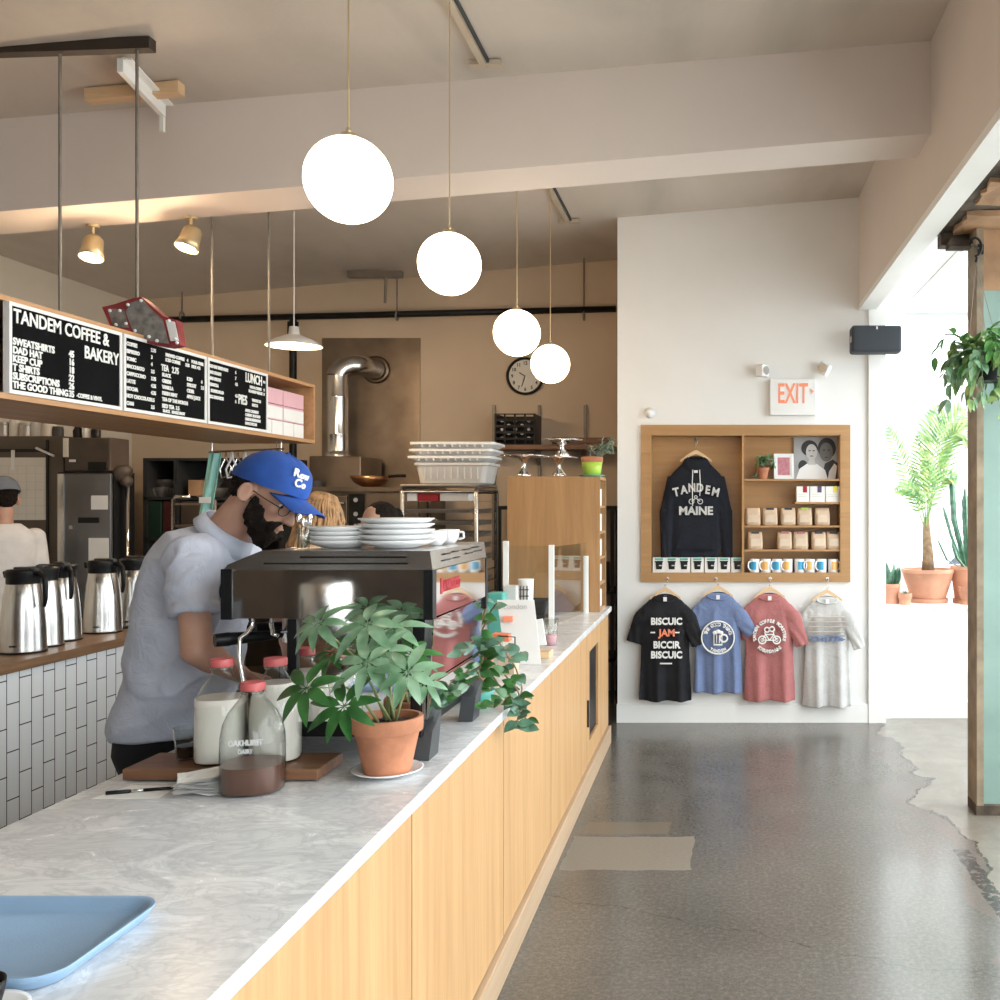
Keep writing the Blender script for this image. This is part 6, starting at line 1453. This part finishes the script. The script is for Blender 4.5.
obj('crate_body', m, 'black', t, world=True)
m = MB()
for i in range(5):
    for j in range(5):
        if (i+j) % 2 == 0: m.ell(((x0+x1)/2+(i-2)*.055, 8.275, (z0_+z1_)/2+(j-2)*.035), (.016, .014, .012), 8)
obj('contents', m, 'photo_light', t, True, world=True)
# speed rack with trays
Yr0, Yr1 = 7.12, 7.78; xl, xr = fx(402, Yr0), fx(476, Yr0); zt = fz(489, Yr0)
t = thing('sheet_pan_rack', 'tall wheeled metal rack of sheet pans behind the plates', 'rack', ((xl+xr)/2, (Yr0+Yr1)/2, 0))
for x in (xl, xr):
    m = MB(); s = 1 if x == xl else -1
    m.tube([(x, Yr0, .1), (x, Yr0, zt-.03), (x, Yr0+.03, zt), (x, Yr1-.03, zt), (x, Yr1, zt-.03), (x, Yr1, .1)], .017, 10); obj('side_frame', m, 'steel', t, True, world=True)
    m = MB()
    for k in range(17): z = zt-.09-k*.085; m.box((x-.002 if s > 0 else x-.03, Yr0+.01, z), (x+.03 if s > 0 else x+.002, Yr1-.01, z+.004))
    obj('runners', m, 'steel', t, world=True)
for y in (Yr0, Yr1): m = MB(); m.cyl((xl, y, .13), (xr, y, .13), .014, seg=10); m.cyl((xl, y, zt-.02), (xr, y, zt-.02), .010, seg=10); obj('cross_bar', m, 'steel', t, world=True)
for x in (xl, xr):
    for y in (Yr0, Yr1): m = MB(); m.cyl((x-.012, y, .05), (x+.012, y, .05), .05, seg=18); obj('caster', m, 'black', t, world=True)
nt_ = 0
for k in (1, 2, 3, 4, 5, 7, 8, 10, 12, 14):
    z = zt-.09-k*.085+.0045; m = MB(); rr = [rrect(xl+.025+i_, Yr0+.0+i_, xr-.025-i_, Yr1-.03-i_, .02, z+z_) for i_, z_ in ((.012, 0), (0, .024), (-.0, .026), (.004, .026), (.015, .003))]
    m.rings(rr); tag(obj('sheet_pan', m, 'pan_gray', loc=((xl+xr)/2, (Yr0+Yr1)/2, z), world=True), f'metal sheet pan in the rack, {["first","second","third","fourth","fifth","sixth","seventh","eighth","ninth","tenth"][nt_]} from its top', 'pan', 'sheet pans in the rack'); nt_ += 1
a, b = W(407, 499, Yr0+.03), W(470, 491, Yr0+.03)
for k, (p0_, p1_, mt, lb) in enumerate(((407, 417, 'white_paper', 'white packet at the left on the top rack level'), (417.5, 438, 'magenta', 'red and white packet on the top rack level'), (440, 468, 'white_paper', 'long white carton with label on the top rack level'))):
    m = MB(); zz = zt-.09+.005; m.box((fx(p0_, Yr0+.03), Yr0+.03, zz), (fx(p1_, Yr0+.03), Yr0+.3, zz+.055), bev=.003); tag(obj('food_packet', m, mt, loc=(fx((p0_+p1_)/2, Yr0), Yr0+.16, zz), world=True), lb, 'packet', 'packets on the rack')
m = MB(); m.box((xl-.01, Yr0-.01, zt+.018), (xr+.01, Yr1, zt+.034), bev=.004); tag(obj('top_tray', m, 'pan_gray', loc=((xl+xr)/2, 7.45, zt+.018), world=True), 'metal tray lying on top of the rack under the tubs', 'tray')
# bus tubs
def tub(z, px0, px1, h, dy, label, rot=0, mt='bus_tub'):
    x0, x1 = fx(px0, 7.15), fx(px1, 7.15); cx_ = (x0+x1)/2; hw = (x1-x0)/2
    m = MB(); rr = [rrect(-hw+i_, -.21+i_, hw-i_, .21-i_, .04, z_) for i_, z_ in ((.05, 0), (.035, .01), (.012, h-.02), (0, h-.018), (0, h), (.006, h+.001), (.02, h-.006), (.055, .012))]; m.rings(rr)
    for k in range(9): m.box((-hw*.7+k*hw*1.4/8-.004, -.205, h*.25), (-hw*.7+k*hw*1.4/8+.004, -.175, h*.8))
    o = tag(obj('bus_tub', m, mt, loc=(cx_, 7.4+dy, z)), label, 'tub', 'plastic tubs on the rack'); o.rotation_euler = (0, 0, rot); return o
tub(zt+.036, 411, 487, .155, 0, 'grey-white ribbed plastic tub at the bottom of the rack stack')
for k in range(3): tub(zt+.036+.158+k*.05, 405+k*1, 489+k*2, .046, -.01, f'shallow white plastic lid tub in the stack on the rack, {["lowest","middle","topmost"][k]} of the lids', .02*(k-1), 'white_plastic')
# left: walk-in cooler, control box, fridge
Yc = 6.75
t = thing('cold_room', 'large dull brown cooler cabinet with a paper calendar on its front', 'cabinet', ((XL+fx(64, Yc))/2, Yc+.5, 0))
m = MB(); m.box((XL+.01, Yc, 0), (fx(64, Yc), Yc+.75, fz(436, Yc)), bev=.01); obj('cooler_body', m, 'brown_panel', t, world=True)
m = MB(); m.box((fx(47, Yc), Yc-.012, fz(560, Yc)), (fx(49, Yc), Yc+.002, fz(440, Yc))); m.box((XL+.01, Yc-.01, fz(452, Yc)), (fx(47, Yc), Yc+.002, fz(449, Yc))); obj('door_seam', m, 'black_matte', t, world=True)
Yd = Yc-.012
t = thing('wall_calendar', 'cream paper calendar sheet taped on the brown cooler', 'calendar', W(22, 520, Yd))
bxp('sheet', t, -30, 457.5, 45.5, 520, Yd, .006, 'label_paper')
m = MB()
for i in range(7):
    a, b = W(-30, 466+i*8, Yd-.001), W(45, 465.5+i*8, Yd-.001); m.box((a.x, Yd-.001, a.z), (b.x, Yd+.001, a.z+.0035))
for i in range(9): a, b = W(-28+i*9, 519, Yd-.001), W(0, 466, Yd); m.box((a.x, Yd-.001, a.z), (a.x+.0035, Yd+.001, b.z))
obj('grid_lines', m, 'photo_light', t, world=True)
bxp('tape', t, 11, 450, 14.5, 470, Yd-.003, .003, 'white_paper')
Yf = 6.6
t = thing('control_box', 'dark brown box with label strips above the steel fridge', 'equipment box', (fx(87, Yf+.02), Yf+.3, fz(471, Yf)))
bxp('housing', t, 64.5, 437.5, 110, 471, Yf, .22, 'dark_brown', .008)
bxp('label_strip', t, 63, 438, 68, 457, Yf-.006, .006, 'label_paper'); bxp('name_plate', t, 69, 459.5, 75, 462, Yf-.006, .006, 'label_paper'); bxp('switch_panel', t, 88, 462, 106, 470.5, Yf-.01, .01, 'black')
t = thing('steel_fridge', 'tall brushed steel fridge with two papers taped on its door', 'fridge', (fx(84, Yf), Yf+.3, 0))
m = MB(); m.box((fx(55, Yf), Yf+.03, .1), (fx(111.5, Yf), Yf+.26, fz(472, Yf))); obj('cabinet', m, 'black', t, world=True)
dr = bxp('door', t, 57, 473.5, 110.5, 700, Yf-.0, .028, 'fridge_steel', .006); bxp('trim_strip', dr, 57.5, 474, 63.5, 700, Yf-.006, .006, 'steel'); bxp('lock', dr, 69, 525.5, 72.5, 529, Yf-.01, .01, 'steel'); bxp('handle', dr, 78, 517.5, 98, 523, Yf-.012, .012, 'black')
bxp('paper', t, 91, 495.5, 107.5, 509.5, Yf-.004, .003, 'white_paper'); bxp('paper', t, 88.5, 538, 108.5, 570, Yf-.004, .003, 'white_paper')
for x in (58, 108):
    m = MB(); m.cyl((fx(x, Yf), Yf+.1, 0), (fx(x, Yf), Yf+.1, .1), .025); obj('foot', m, 'steel', t, world=True); m = MB(); m.cyl((fx(x, Yf), Yf+.22, 0), (fx(x, Yf), Yf+.22, .1), .025); obj('foot', m, 'steel', t, world=True)
# things on top of the cooler
ztp = fz(436, Yc)
for k, (px, w_, h_, mt) in enumerate(((4, .045, .10, 'pan_gray'), (16, .04, .12, 'label_paper'), (27, .05, .09, 'pan_gray'), (38, .04, .12, 'bus_tub'), (49, .045, .10, 'label_paper'), (58, .035, .07, 'dark_gray'))):
    m = MB(); m.lathe([(0, 0), (w_, 0), (w_, h_*.8), (w_*.9, h_*.85), (w_*.92, h_), (0, h_)], seg=22); tag(obj('storage_jar', m, mt, loc=(fx(px, Yc+.1), Yc+.1, ztp+.001), smooth='auto'), f'storage jar on top of the cooler, {["first","second","third","fourth","fifth","sixth"][k]} from the left under the menu box', 'jar', 'jars on the cooler')
for k, (px, mt) in enumerate(((78, 'black'), (87, 'white_paper'), (96, 'black'))):
    m = MB(); m.lathe([(0, 0), (.028, 0), (.03, .05), (.02, .07), (.018, .09), (0, .09)], seg=20); tag(obj('squeeze_bottle', m, mt, loc=(fx(px, Yf+.1), Yf+.1, fz(437.5, Yf)+.001), smooth='auto'), f'small {["black bottle left","white bottle in the middle","black bottle right"][k]} on the control box', 'bottle')
# marker on the cooler
m = MB(); m.cyl(W(36, 448, Yc-.02), W(54, 456, Yc-.02), .008, seg=10); tag(obj('marker_pen', m, 'white_plastic', loc=W(45, 452, Yc-.02), world=True), 'black and white marker clipped slantwise on the brown cooler', 'marker')
# dark shelving with bowls behind the barista
Ys = 7.6
t = thing('kitchen_shelving', 'black open shelving unit with bowls and crates behind the barista', 'shelving', (fx(178, Ys), Ys+.25, 0))
x0, x1 = fx(143, Ys), fx(283, Ys)
for z, nm in ((fz(458, Ys), 'top_board'), (fz(497, Ys), 'shelf_board'), (fz(538, Ys), 'shelf_board'), (fz(590, Ys), 'shelf_board')):
    m = MB(); m.box((x0, Ys, z-.02), (x1, Ys+.45, z)); obj(nm, m, 'black_matte', t, world=True)
for x in (x0, (x0+x1)/2-.3, x1-.03):
    m = MB(); m.box((x, Ys, 0), (x+.03, Ys+.45, fz(458, Ys)-.02)); obj('upright', m, 'black_matte', t, world=True)
m = MB(); m.box((x0+.03, Ys+.44, .3), (x1-.03, Ys+.45, fz(458, Ys)-.02)); obj('back_board', m, 'dark_brown', t, world=True)
zb = fz(497, Ys)
q = random.Random(3)
for k, (px, py, rr_, tl) in enumerate(((152, 0, .07, 1), (160, 0, .085, 0), (172, 0, .075, 0), (160, 1, .075, 0), (174, 1, .07, .8), (196, 0, .09, 0), (208, 0, .08, 0), (202, 1, .08, .4))):
    m = MB(); m.lathe([(0, 0), (rr_*.5, 0), (rr_*.9, rr_*.5), (rr_, rr_*.9), (rr_*.95, rr_*.9), (rr_*.5, .01)], seg=28); o = tag(obj('steel_bowl', m, 'pan_gray', loc=(fx(px, Ys+.12), Ys+.14+.02*k, zb+.001+(rr_*.9 if py else 0)), smooth='auto'), f'steel mixing bowl on the black shelving, {["far left","second","third","upper left","upper middle","right","far right","upper right"][k]} of the group', 'bowl', 'bowls on the black shelving')
bx('wooden_box', 'brown wooden box on the black shelving right of the bowls', 'box', 188, 480, 200, 496, Ys+.02, .2, 'raw_wood')
zb2 = fz(538, Ys)
for k, (p0_, p1_, mt, lb) in enumerate(((146, 160, 'green_crate', 'dark green crate on the middle black shelf'), (161, 173, 'red_crate', 'dark red crate on the middle black shelf'), (179, 198, 'dark_brown', 'dark brown crate on the middle black shelf'))):
    m = MB(); m.box((fx(p0_, Ys), Ys+.02, zb2+.001), (fx(p1_, Ys), Ys+.4, fz(501, Ys)), bev=.008); tag(obj('storage_crate', m, mt, loc=(fx((p0_+p1_)/2, Ys), Ys+.2, zb2), world=True), lb, 'crate', 'crates on the black shelving')
# prep table and flour sacks
t = thing('prep_table', 'steel prep table in the dark kitchen behind the barista', 'table', (fx(140, 6.9), 7.1, 0))
a, b = fx(116, 6.9), fx(160, 6.9); zz = .98
m = MB(); m.box((a, 6.95, zz-.04), (b, 7.4, zz), bev=.004); obj('tabletop', m, 'steel_brown', t, world=True)
for x in (a+.03, b-.03):
    for y in (7.0, 7.35): m = MB(); m.cyl((x, y, 0), (x, y, zz-.04), .02, seg=10); obj('leg', m, 'steel', t, world=True)
m = MB(); m.ell((0, 0, .07), (.19, .15, .07)); tag(obj('dough_sack', m, 'label_paper', loc=((a+b)/2+.05, 7.1, zz+.001), smooth=True), 'pale cloth sack lying on the prep table', 'sack')
t = thing('floor_mixer', 'dark mixer head on a chrome post beside the fridge', 'mixer', (fx(125, 6.7), 6.75, 0))
p = W(127.5, 480, 6.7)
m = MB(); m.cyl((p.x, p.y, .02), (p.x, p.y, p.z), .013, seg=12); obj('chrome_post', m, 'chrome', t, True, world=True)
m = MB(); m.ell(W(120, 474, 6.7), (.085, .07, .055), 18, Euler((0, R(-30), 0)).to_matrix()); m.ell(W(126, 481, 6.7), (.04, .05, .04)); obj('mixer_head', m, 'dark_brown', t, True, world=True)
m = MB(); m.cyl((p.x, p.y, 0), (p.x, p.y, .03), .12, .10, 20); obj('base', m, 'black', t, 'auto', world=True)
m = MB(); m.cyl(W(112.5, 500, 6.72)*1, (fx(112.5, 6.72), 6.72, .02), .013, seg=10); tag(obj('chrome_pole', m, 'chrome', loc=W(112.5, 500, 6.72), world=True), 'thin chrome pole beside the steel fridge', 'pole')
bx('cardboard_sheet', 'brown upright board behind the chrome posts beside the fridge', 'board', 114, 497, 126, 723, 7.3, .04, 'oak_back')
# steel cart by the mint cloth
t = thing('steel_cart', 'small steel cart with curved push handle behind the barista', 'cart', (fx(190, 6.9), 7.05, 0))
a, b = fx(173, 6.85), fx(215, 6.85)
m = MB(); m.tube([(a, 6.85, .1), (a, 6.85, fz(500, 6.85)), (a+.02, 6.85, fz(497, 6.85)), (a+.12, 6.85, fz(497, 6.85))], .013, 10); m.tube([(b, 6.85, .1), (b, 6.85, fz(500, 6.85))], .013, 10); obj('frame', m, 'steel', t, True, world=True)
for z in (fz(503, 6.85), fz(525, 6.85), .4): m = MB(); m.box((a, 6.85, z-.015), (b, 7.3, z)); obj('deck', m, 'steel_brown', t, world=True)
for x in (a, b): m = MB(); m.cyl((x-.012, 6.87, .05), (x+.012, 6.87, .05), .05); obj('caster', m, 'black', t, world=True); m = MB(); m.tube([(x, 7.28, .1), (x, 7.28, fz(503, 6.85))], .011, 8); obj('rear_post', m, 'steel', t, True, world=True); m = MB(); m.cyl((x-.012, 7.28, .05), (x+.012, 7.28, .05), .05); obj('caster', m, 'black', t, world=True)
# rail under the menu box with cloths and tools
Yh_ = 5.75
t = thing('utensil_rail', 'thin metal rail hanging beneath the far end of the menu box', 'rail', W(246, 452, Yh_))
p, q_ = W(209, 452, Yh_), W(284, 449, Yh_)
m = MB(); m.cyl(p, q_, .006, seg=8); obj('rail', m, 'steel', t, world=True)
for px in (212, 277, 281): 
    m = MB(); x = fx(px, Yh_); m.cyl((x, Yh_, fz(451, Yh_)), (x, Yh_, ZB-.02), .004, seg=6); obj('rail_hook', m, 'steel', t, world=True)
def mint(px0, px1, y1, yy, label):
    m = MB(); rr = []
    for i in range(9):
        u = i/8; row = []
        for j in range(7): v = j/6; pp = W(px0+(px1-px0)*v-u*9*(1-v*.3)-u*3, 453.5+(y1-453.5)*u, yy); row.append(pp+Vector((0, .012*math.sin(v*9+u*2), 0)))
        rr.append(row)
    back = [[p_+Vector((0, .006, 0)) for p_ in r_] for r_ in rr]
    m.rings([a_+b_[::-1] for a_, b_ in zip(rr, back)]); m.mi = 1; m.box(W(206, 503, yy)-Vector((.03, .02, .0)), W(212, 497, yy)+Vector((.0, -.012, .0)))
    tag(obj('mint_cloth', m, ['mint_cloth', 'white_paper'], loc=W(px0, 453, yy), world=True, smooth='auto'), label, 'cloth')
mint(209, 221, 520, Yh_+.0, 'mint green cloth bag hanging from the rail behind the barista')
for k, px in enumerate((226, 232, 238, 245)):
    m = MB(); p = W(px, 452, Yh_); m.tube([p, p+Vector((.01, -.01, -.04)), p+Vector((.035, -.01, -.09)), p+Vector((.02, -.01, -.14)), p+Vector((-.02, -.01, -.15)), p+Vector((-.03, -.01, -.10)), p+Vector((-.005, -.01, -.05)), p+Vector((-.002, 0, -.005))], .006 if k % 2 else .004, 8)
    tag(obj('whisk', m, 'white_plastic' if k % 2 else 'chrome', loc=p, world=True, smooth=True), f'looped utensil hanging from the rail, {["leftmost","second from left","third from left","nearest the blue cap"][k]}', 'utensil', 'utensils on the rail')
# counter run under the oven shelf on the right
t = thing('low_shelf', 'low steel shelf unit against the back wall right of the rack', 'shelf', (fx(560, 8.2), 8.3, 0))
a, b = fx(497, 8.1), fx(614, 8.1)
for z in (.35, .9, fz(506, 8.1)): m = MB(); m.box((a, 8.1, z-.03), (b, YB-.02, z)); obj('shelf_board', m, 'black_matte', t, world=True)
for x in (a, b-.03):
    m = MB(); m.box((x, 8.1, 0), (x+.03, 8.13, fz(506, 8.1)-.03)); obj('upright', m, 'black_matte', t, world=True)
    m = MB(); m.box((x, 8.52, 0), (x+.03, 8.55, fz(506, 8.1)-.03)); obj('upright', m, 'black_matte', t, world=True)
for k, (p0_, p1_, h_) in enumerate(((503, 520, .2), (528, 560, .25), (572, 606, .22))): m = MB(); m.box((fx(p0_, 8.15), 8.15, .901), (fx(p1_, 8.15), 8.45, .9+h_), bev=.01); tag(obj('storage_bin', m, 'dark_gray', loc=(fx((p0_+p1_)/2, 8.15), 8.3, .9), world=True), f'dark storage bin on the low shelf by the back wall, {["left","middle","right"][k]}', 'bin')

# cart, urn, bin, cupboard and sideboard added behind the camera for the machine's reflections
t = thing('reflection_cart', 'black cart added behind the camera for the machine to mirror', 'cart', (-2.05, .45, 0))
m = MB(); m.box((-2.6, .2, .86), (-1.72, .75, .9)); obj('top_shelf', m, 'walnut', t, world=True)
m = MB(); m.box((-2.6, .2, .3), (-1.72, .75, .33)); obj('lower_shelf', m, 'walnut', t, world=True)
for x in (-2.57, -1.75):
    for y in (.23, .72): m = MB(); m.cyl((x, y, 0), (x, y, .86), .02); obj('leg', m, 'black', t, world=True)
m = MB(); m.lathe([(0, 0), (.12, 0), (.125, .01), (.125, .3), (.118, .33), (.06, .36), (.0, .365)], seg=36); o = tag(obj('reflection_urn', m, 'steel', loc=(-1.90, .5, .901), smooth='auto'), 'steel urn added on the cart behind the camera for the machine to mirror', 'urn')
m = MB(); m.lathe([(0, 0), (.09, 0), (.10, .24), (.08, .25), (0, .24)], seg=30); tag(obj('reflection_bin', m, 'dark_gray', loc=(-2.42, .5, .901), smooth='auto'), 'round black bin added on the cart behind the camera for the machine to mirror', 'bin')
m = MB(); m.box((-.5, -.0, 0), (.5, .3, 2.0), bev=.01); tag(obj('reflection_cupboard', m, 'dark_brown', loc=(-2.4, -1.6, 0)), 'tall dark cupboard added behind the camera as something to reflect', 'cupboard')  # unseen, added to give the mirrored side panel a backdrop
m = MB(); m.box((-.6, 0, 0), (.6, .35, 1.25), bev=.01); tag(obj('reflection_sideboard', m, 'oak_far', loc=(-1.2, -2.2, 0)), 'oak sideboard added behind the camera as something to reflect', 'sideboard')
# ================================================================== WINDOW PLANTS
ZL = .845
def wpot(x, y, rt, rb, h, sauc, mt, par):
    m = MB(); m.lathe([(0, .0), (sauc, 0), (sauc*1.04, .03), (sauc*.98, .032), (sauc*.93, .012), (0, .01)], seg=36); obj('saucer', m, mt, par, 'auto')
    m = MB(); z = .012; m.lathe([(0, z), (rb, z), (rt*.97, z+h-.03), (rt, z+h-.028), (rt, z+h), (rt*.93, z+h), (rt*.9, z+h-.02), (0, z+h-.025)], seg=36); obj('flower_pot', m, mt, par, 'auto')
    m = MB(); m.lathe([(0, z+h-.02), (rt*.905, z+h-.022)], seg=24); obj('soil', m, 'soil', par); return z+h-.02
Y = 7.76
t = thing('potted_palm', 'tall potted palm in a wide terracotta bowl on the window ledge', 'potted plant', (fx(928, Y), Y, ZL))
zs = wpot(0, 0, .205, .13, .245, .15, 'terracotta_pale', t)
m = MB(); m.tube([(0, 0, zs), (0, 0, zs+.14), (-.01, 0, zs+.27), (-.012, 0, zs+.42)], [.05, .042, .034, .02], 14); obj('trunk', m, 'bark', t, True)
q = random.Random(9); b0 = Vector((fx(926, Y), Y, ZL+zs+.30))
def frond(pts, lw, n, droop, mt='leaf_palm'):
    pts = [Vector(p) for p in pts]; fine = []
    for k in range(n+1):
        u = k/n*(len(pts)-1); i = min(int(u), len(pts)-2); f = u-i; p0 = pts[max(i-1, 0)]; p1 = pts[i]; p2 = pts[i+1]; p3 = pts[min(i+2, len(pts)-1)]
        fine.append(.5*((2*p1)+(p2-p0)*f+(2*p0-5*p1+4*p2-p3)*f*f+(3*p1-p0-3*p2+p3)*f**3))
    m = MB(); m.tube(fine, [max(.0015, .006*(1-i/n)) for i in range(n+1)], 6)
    for i in range(int(n*.25), n+1):
        u = i/n; tdir = (fine[min(i+1, n)]-fine[i-1]).normalized(); sd = tdir.cross(Vector((.1, -1, .2))).normalized(); L_ = lw*math.sin(PI*min(1, (u-.2)/.85+.12))**.7
        for s in (-1, 1): m.leaf(fine[i], tdir*.75+sd*s*.8+Vector((q.uniform(-.05, .05), q.uniform(-.35, .35), -.05)), Vector((0, -1, .4)), L_*q.uniform(.85, 1.1), .017, droop=droop, fold=.2, n=4)
    obj('frond', m, mt, t, True, world=True, recalc=False)
def WP(*a): return [W(*p) for p in a]
frond([b0]+WP((915, 500, Y), (900, 455, Y-.05), (884, 420, Y-.1)), .115, 34, .3)
frond([b0]+WP((924, 490, Y), (920, 465, Y), (917, 432, Y)), .14, 26, .3)
frond([b0]+WP((932, 490, Y), (938, 450, Y-.05), (948, 425, Y-.1), (968, 408, Y-.1)), .24, 34, .15)
frond([b0]+WP((935, 480, Y), (944, 445, Y-.1), (958, 432, Y-.15), (976, 445, Y-.15)), .24, 30, .35)
frond([b0]+WP((930, 480, Y+.05), (934, 440, Y+.08), (938, 402, Y+.05)), .2, 28, .1)
frond([b0]+WP((920, 500, Y-.05), (908, 488, Y-.1), (893, 492, Y-.15)), .09, 22, .5)
frond([b0]+WP((934, 495, Y-.05), (944, 478, Y-.1), (958, 478, Y-.12)), .14, 22, .4)
frond([b0]+WP((928, 500, Y-.1), (930, 475, Y-.15), (926, 452, Y-.2)), .12, 20, .4)
# snake plant
Y = 7.64; t = thing('snake_plant', 'small snake plant in a terracotta pot at the left end of the ledge', 'potted plant', (fx(889.5, Y)+.02, Y, ZL))
zs = wpot(0, 0, .062, .05, .14, .055, 'terracotta_pale', t)
for k in range(9):
    a = k*2.3; d = Vector((math.cos(a)*.25+.05, math.sin(a)*.3, 1)); m = MB(); m.leaf((.02*math.cos(a), .02*math.sin(a), zs), d, (math.cos(a+1), math.sin(a+1), 0), .14+.07*((k*37) % 5)/5, .05, droop=.05, fold=.3, n=6); obj('leaf', m, 'leaf_blue', t, True, recalc=False)
Y = 7.56; t = thing('potted_succulent', 'tiny succulent in a small terracotta pot at the ledge edge', 'potted plant', (fx(905, Y), Y, ZL))
zs = wpot(0, 0, .052, .035, .075, .042, 'terracotta_pale', t)
m = MB()
for k in range(16): a = k*2.4; r = .3+.05*k; m.leaf((0, 0, zs), (math.cos(a)*r, math.sin(a)*r, 1-.04*k), (0, 0, 1), .045, .022, droop=.1, n=4)
obj('rosette', m, 'leaf_grey', t, True, recalc=False)
# cactus
Y = 7.72; t = thing('candelabra_cactus', 'ribbed upright cactus stems in a terracotta pot beside the palm', 'potted plant', (fx(968, Y), Y, ZL))
zs = wpot(0, 0, .135, .10, .27, .115, 'terracotta_pale', t)
base = Vector((fx(966, Y), Y, ZL+zs))
def cact(pts, r0):
    pts = [Vector(p) for p in pts]; fine = []
    for a, b in zip(pts, pts[1:]):
        for k in range(6): fine.append(a.lerp(b, k/6))
    fine.append(pts[-1]); rr = []
    for i, p in enumerate(fine):
        r = r0*(1-.15*(i % 2))*(1 if i < len(fine)-2 else .6 if i == len(fine)-2 else .2); rr.append([p+Vector((r*(1 if k % 4 == 0 else .55)*math.cos(2*PI*k/16), r*(1 if k % 4 == 0 else .55)*math.sin(2*PI*k/16), 0)) for k in range(16)])
    m = MB(); m.rings(rr); obj('cactus_stem', m, 'leaf_blue', t, 'auto', world=True)
cact([base, W(954, 520, Y), W(951, 470, Y)], .024); cact([base+Vector((.02, 0, 0)), W(966, 530, Y), W(965, 488, Y)], .03); cact([base+Vector((-.02, 0, 0)), W(951, 535, Y), W(943, 506, Y)], .014); cact([base+Vector((-.03, 0, 0)), W(947, 560, Y), W(936, 536, Y)], .010); cact([base+Vector((.06, 0, 0)), W(973, 550, Y), W(973, 524, Y)], .024); cact([base+Vector((-.01, -.03, 0)), W(957, 558, Y-.03), W(952, 542, Y-.03)], .016)
Y = 7.58; t = thing('empty_pot', 'small empty terracotta pot in front of the cactus pot', 'pot', (fx(968, Y), Y, ZL)); wpot(0, 0, .075, .05, .12, .06, 'terracotta_pale', t)

# hanging basket at the post
Y = 4.86; hx = fx(986, Y)
t = thing('hanging_basket', 'leafy hanging plant in a black pot hung from hook on the post', 'hanging plant', (hx, Y, fz(382, Y)))
c = Vector((hx, Y, fz(382, Y)))
m = MB(); m.lathe([(0, 0), (.075, 0), (.105, .09), (.108, .10), (.10, .10), (.095, .085), (0, .08)], c, 30); obj('plant_pot', m, 'black', t, 'auto', world=True)
hk = W(976, 262, Y+.1)
m = MB()
for a in (0.4, 2.5, 4.6): m.cyl(c+Vector((.1*math.cos(a), .1*math.sin(a), .09)), hk+Vector((0, 0, .0)), .0018, seg=5)
obj('hanger_wire', m, 'rod_steel', t, world=True)
q = random.Random(31)
for g_ in range(42):
    m = MB(); a = g_*2.4; r = q.uniform(.35, 1); p = c+Vector((.06*math.cos(a), .06*math.sin(a), .10)); L_ = q.uniform(.14, .36); up = q.uniform(.02, .16) if g_ % 3 else q.uniform(.12, .2); pts = [p]
    for i in range(1, 9): u = i/8; pts.append(p+Vector((math.cos(a)*L_*.75*u*r, math.sin(a)*L_*.75*u*r, up*math.sin(u*2.2)*1.0-.20*u*u*(1.3 if g_ % 4 == 0 else .6))))
    m.tube(pts, .0018, 5)
    for i in range(1, 9):
        for s in (-1, 1):
            d = (pts[i]-pts[i-1]).normalized()+Vector((q.uniform(-1, 1), q.uniform(-1, 1), q.uniform(-.5, .4)))*.8; m.leaf(pts[i], d, (0, -.4, 1), q.uniform(.055, .085), q.uniform(.024, .036), droop=.3, n=5)
    obj('leafy_stem', m, ('leaf_mid', 'leaf_pale', 'leaf_palm')[g_ % 3], t, True, world=True, recalc=False)
for g_ in range(5):
    m = MB(); p = c+Vector((.02+.022*g_, -.09, .09)); pts = [p]
    for i in range(1, 8): pts.append(p+Vector((.02*math.sin(i+g_)+.004*i, -.02+.01*math.cos(i*1.3), -.045*i+.05)))
    m.tube(pts, .002, 5)
    for i in range(1, 8): m.leaf(pts[i], Vector((q.uniform(-1, 1), -.6, q.uniform(-.7, .2))), (0, -.6, .6), .055, .036, droop=.25, n=5)
    obj('trailing_stem', m, 'leaf_palm', t, True, world=True, recalc=False)
t = thing('plant_hook', 'black curled iron hook on the post above the hanging plant', 'hook', W(974, 256, Y+.1))
m = MB(); pts = [W(972, 232, 5.16), W(973, 235, 5.05)]; 
pts = [Vector((1.345, 5.165, fz(240, 5.0)))]
for k in range(12): a = R(160)-R(250)*k/11; pts.append(W(975.5+6*math.cos(a), 247-9*math.sin(a), Y+.1))
pts += [hk+Vector((0.004, 0, .02)), hk]
m.tube(pts, .0065, 8); obj('hook_arm', m, 'black', t, True, world=True)
m = MB(); m.box((1.340, 5.155, fz(246, 5.0)), (1.37, 5.1705, fz(236, 5.0))); obj('plate', m, 'black', t, world=True)
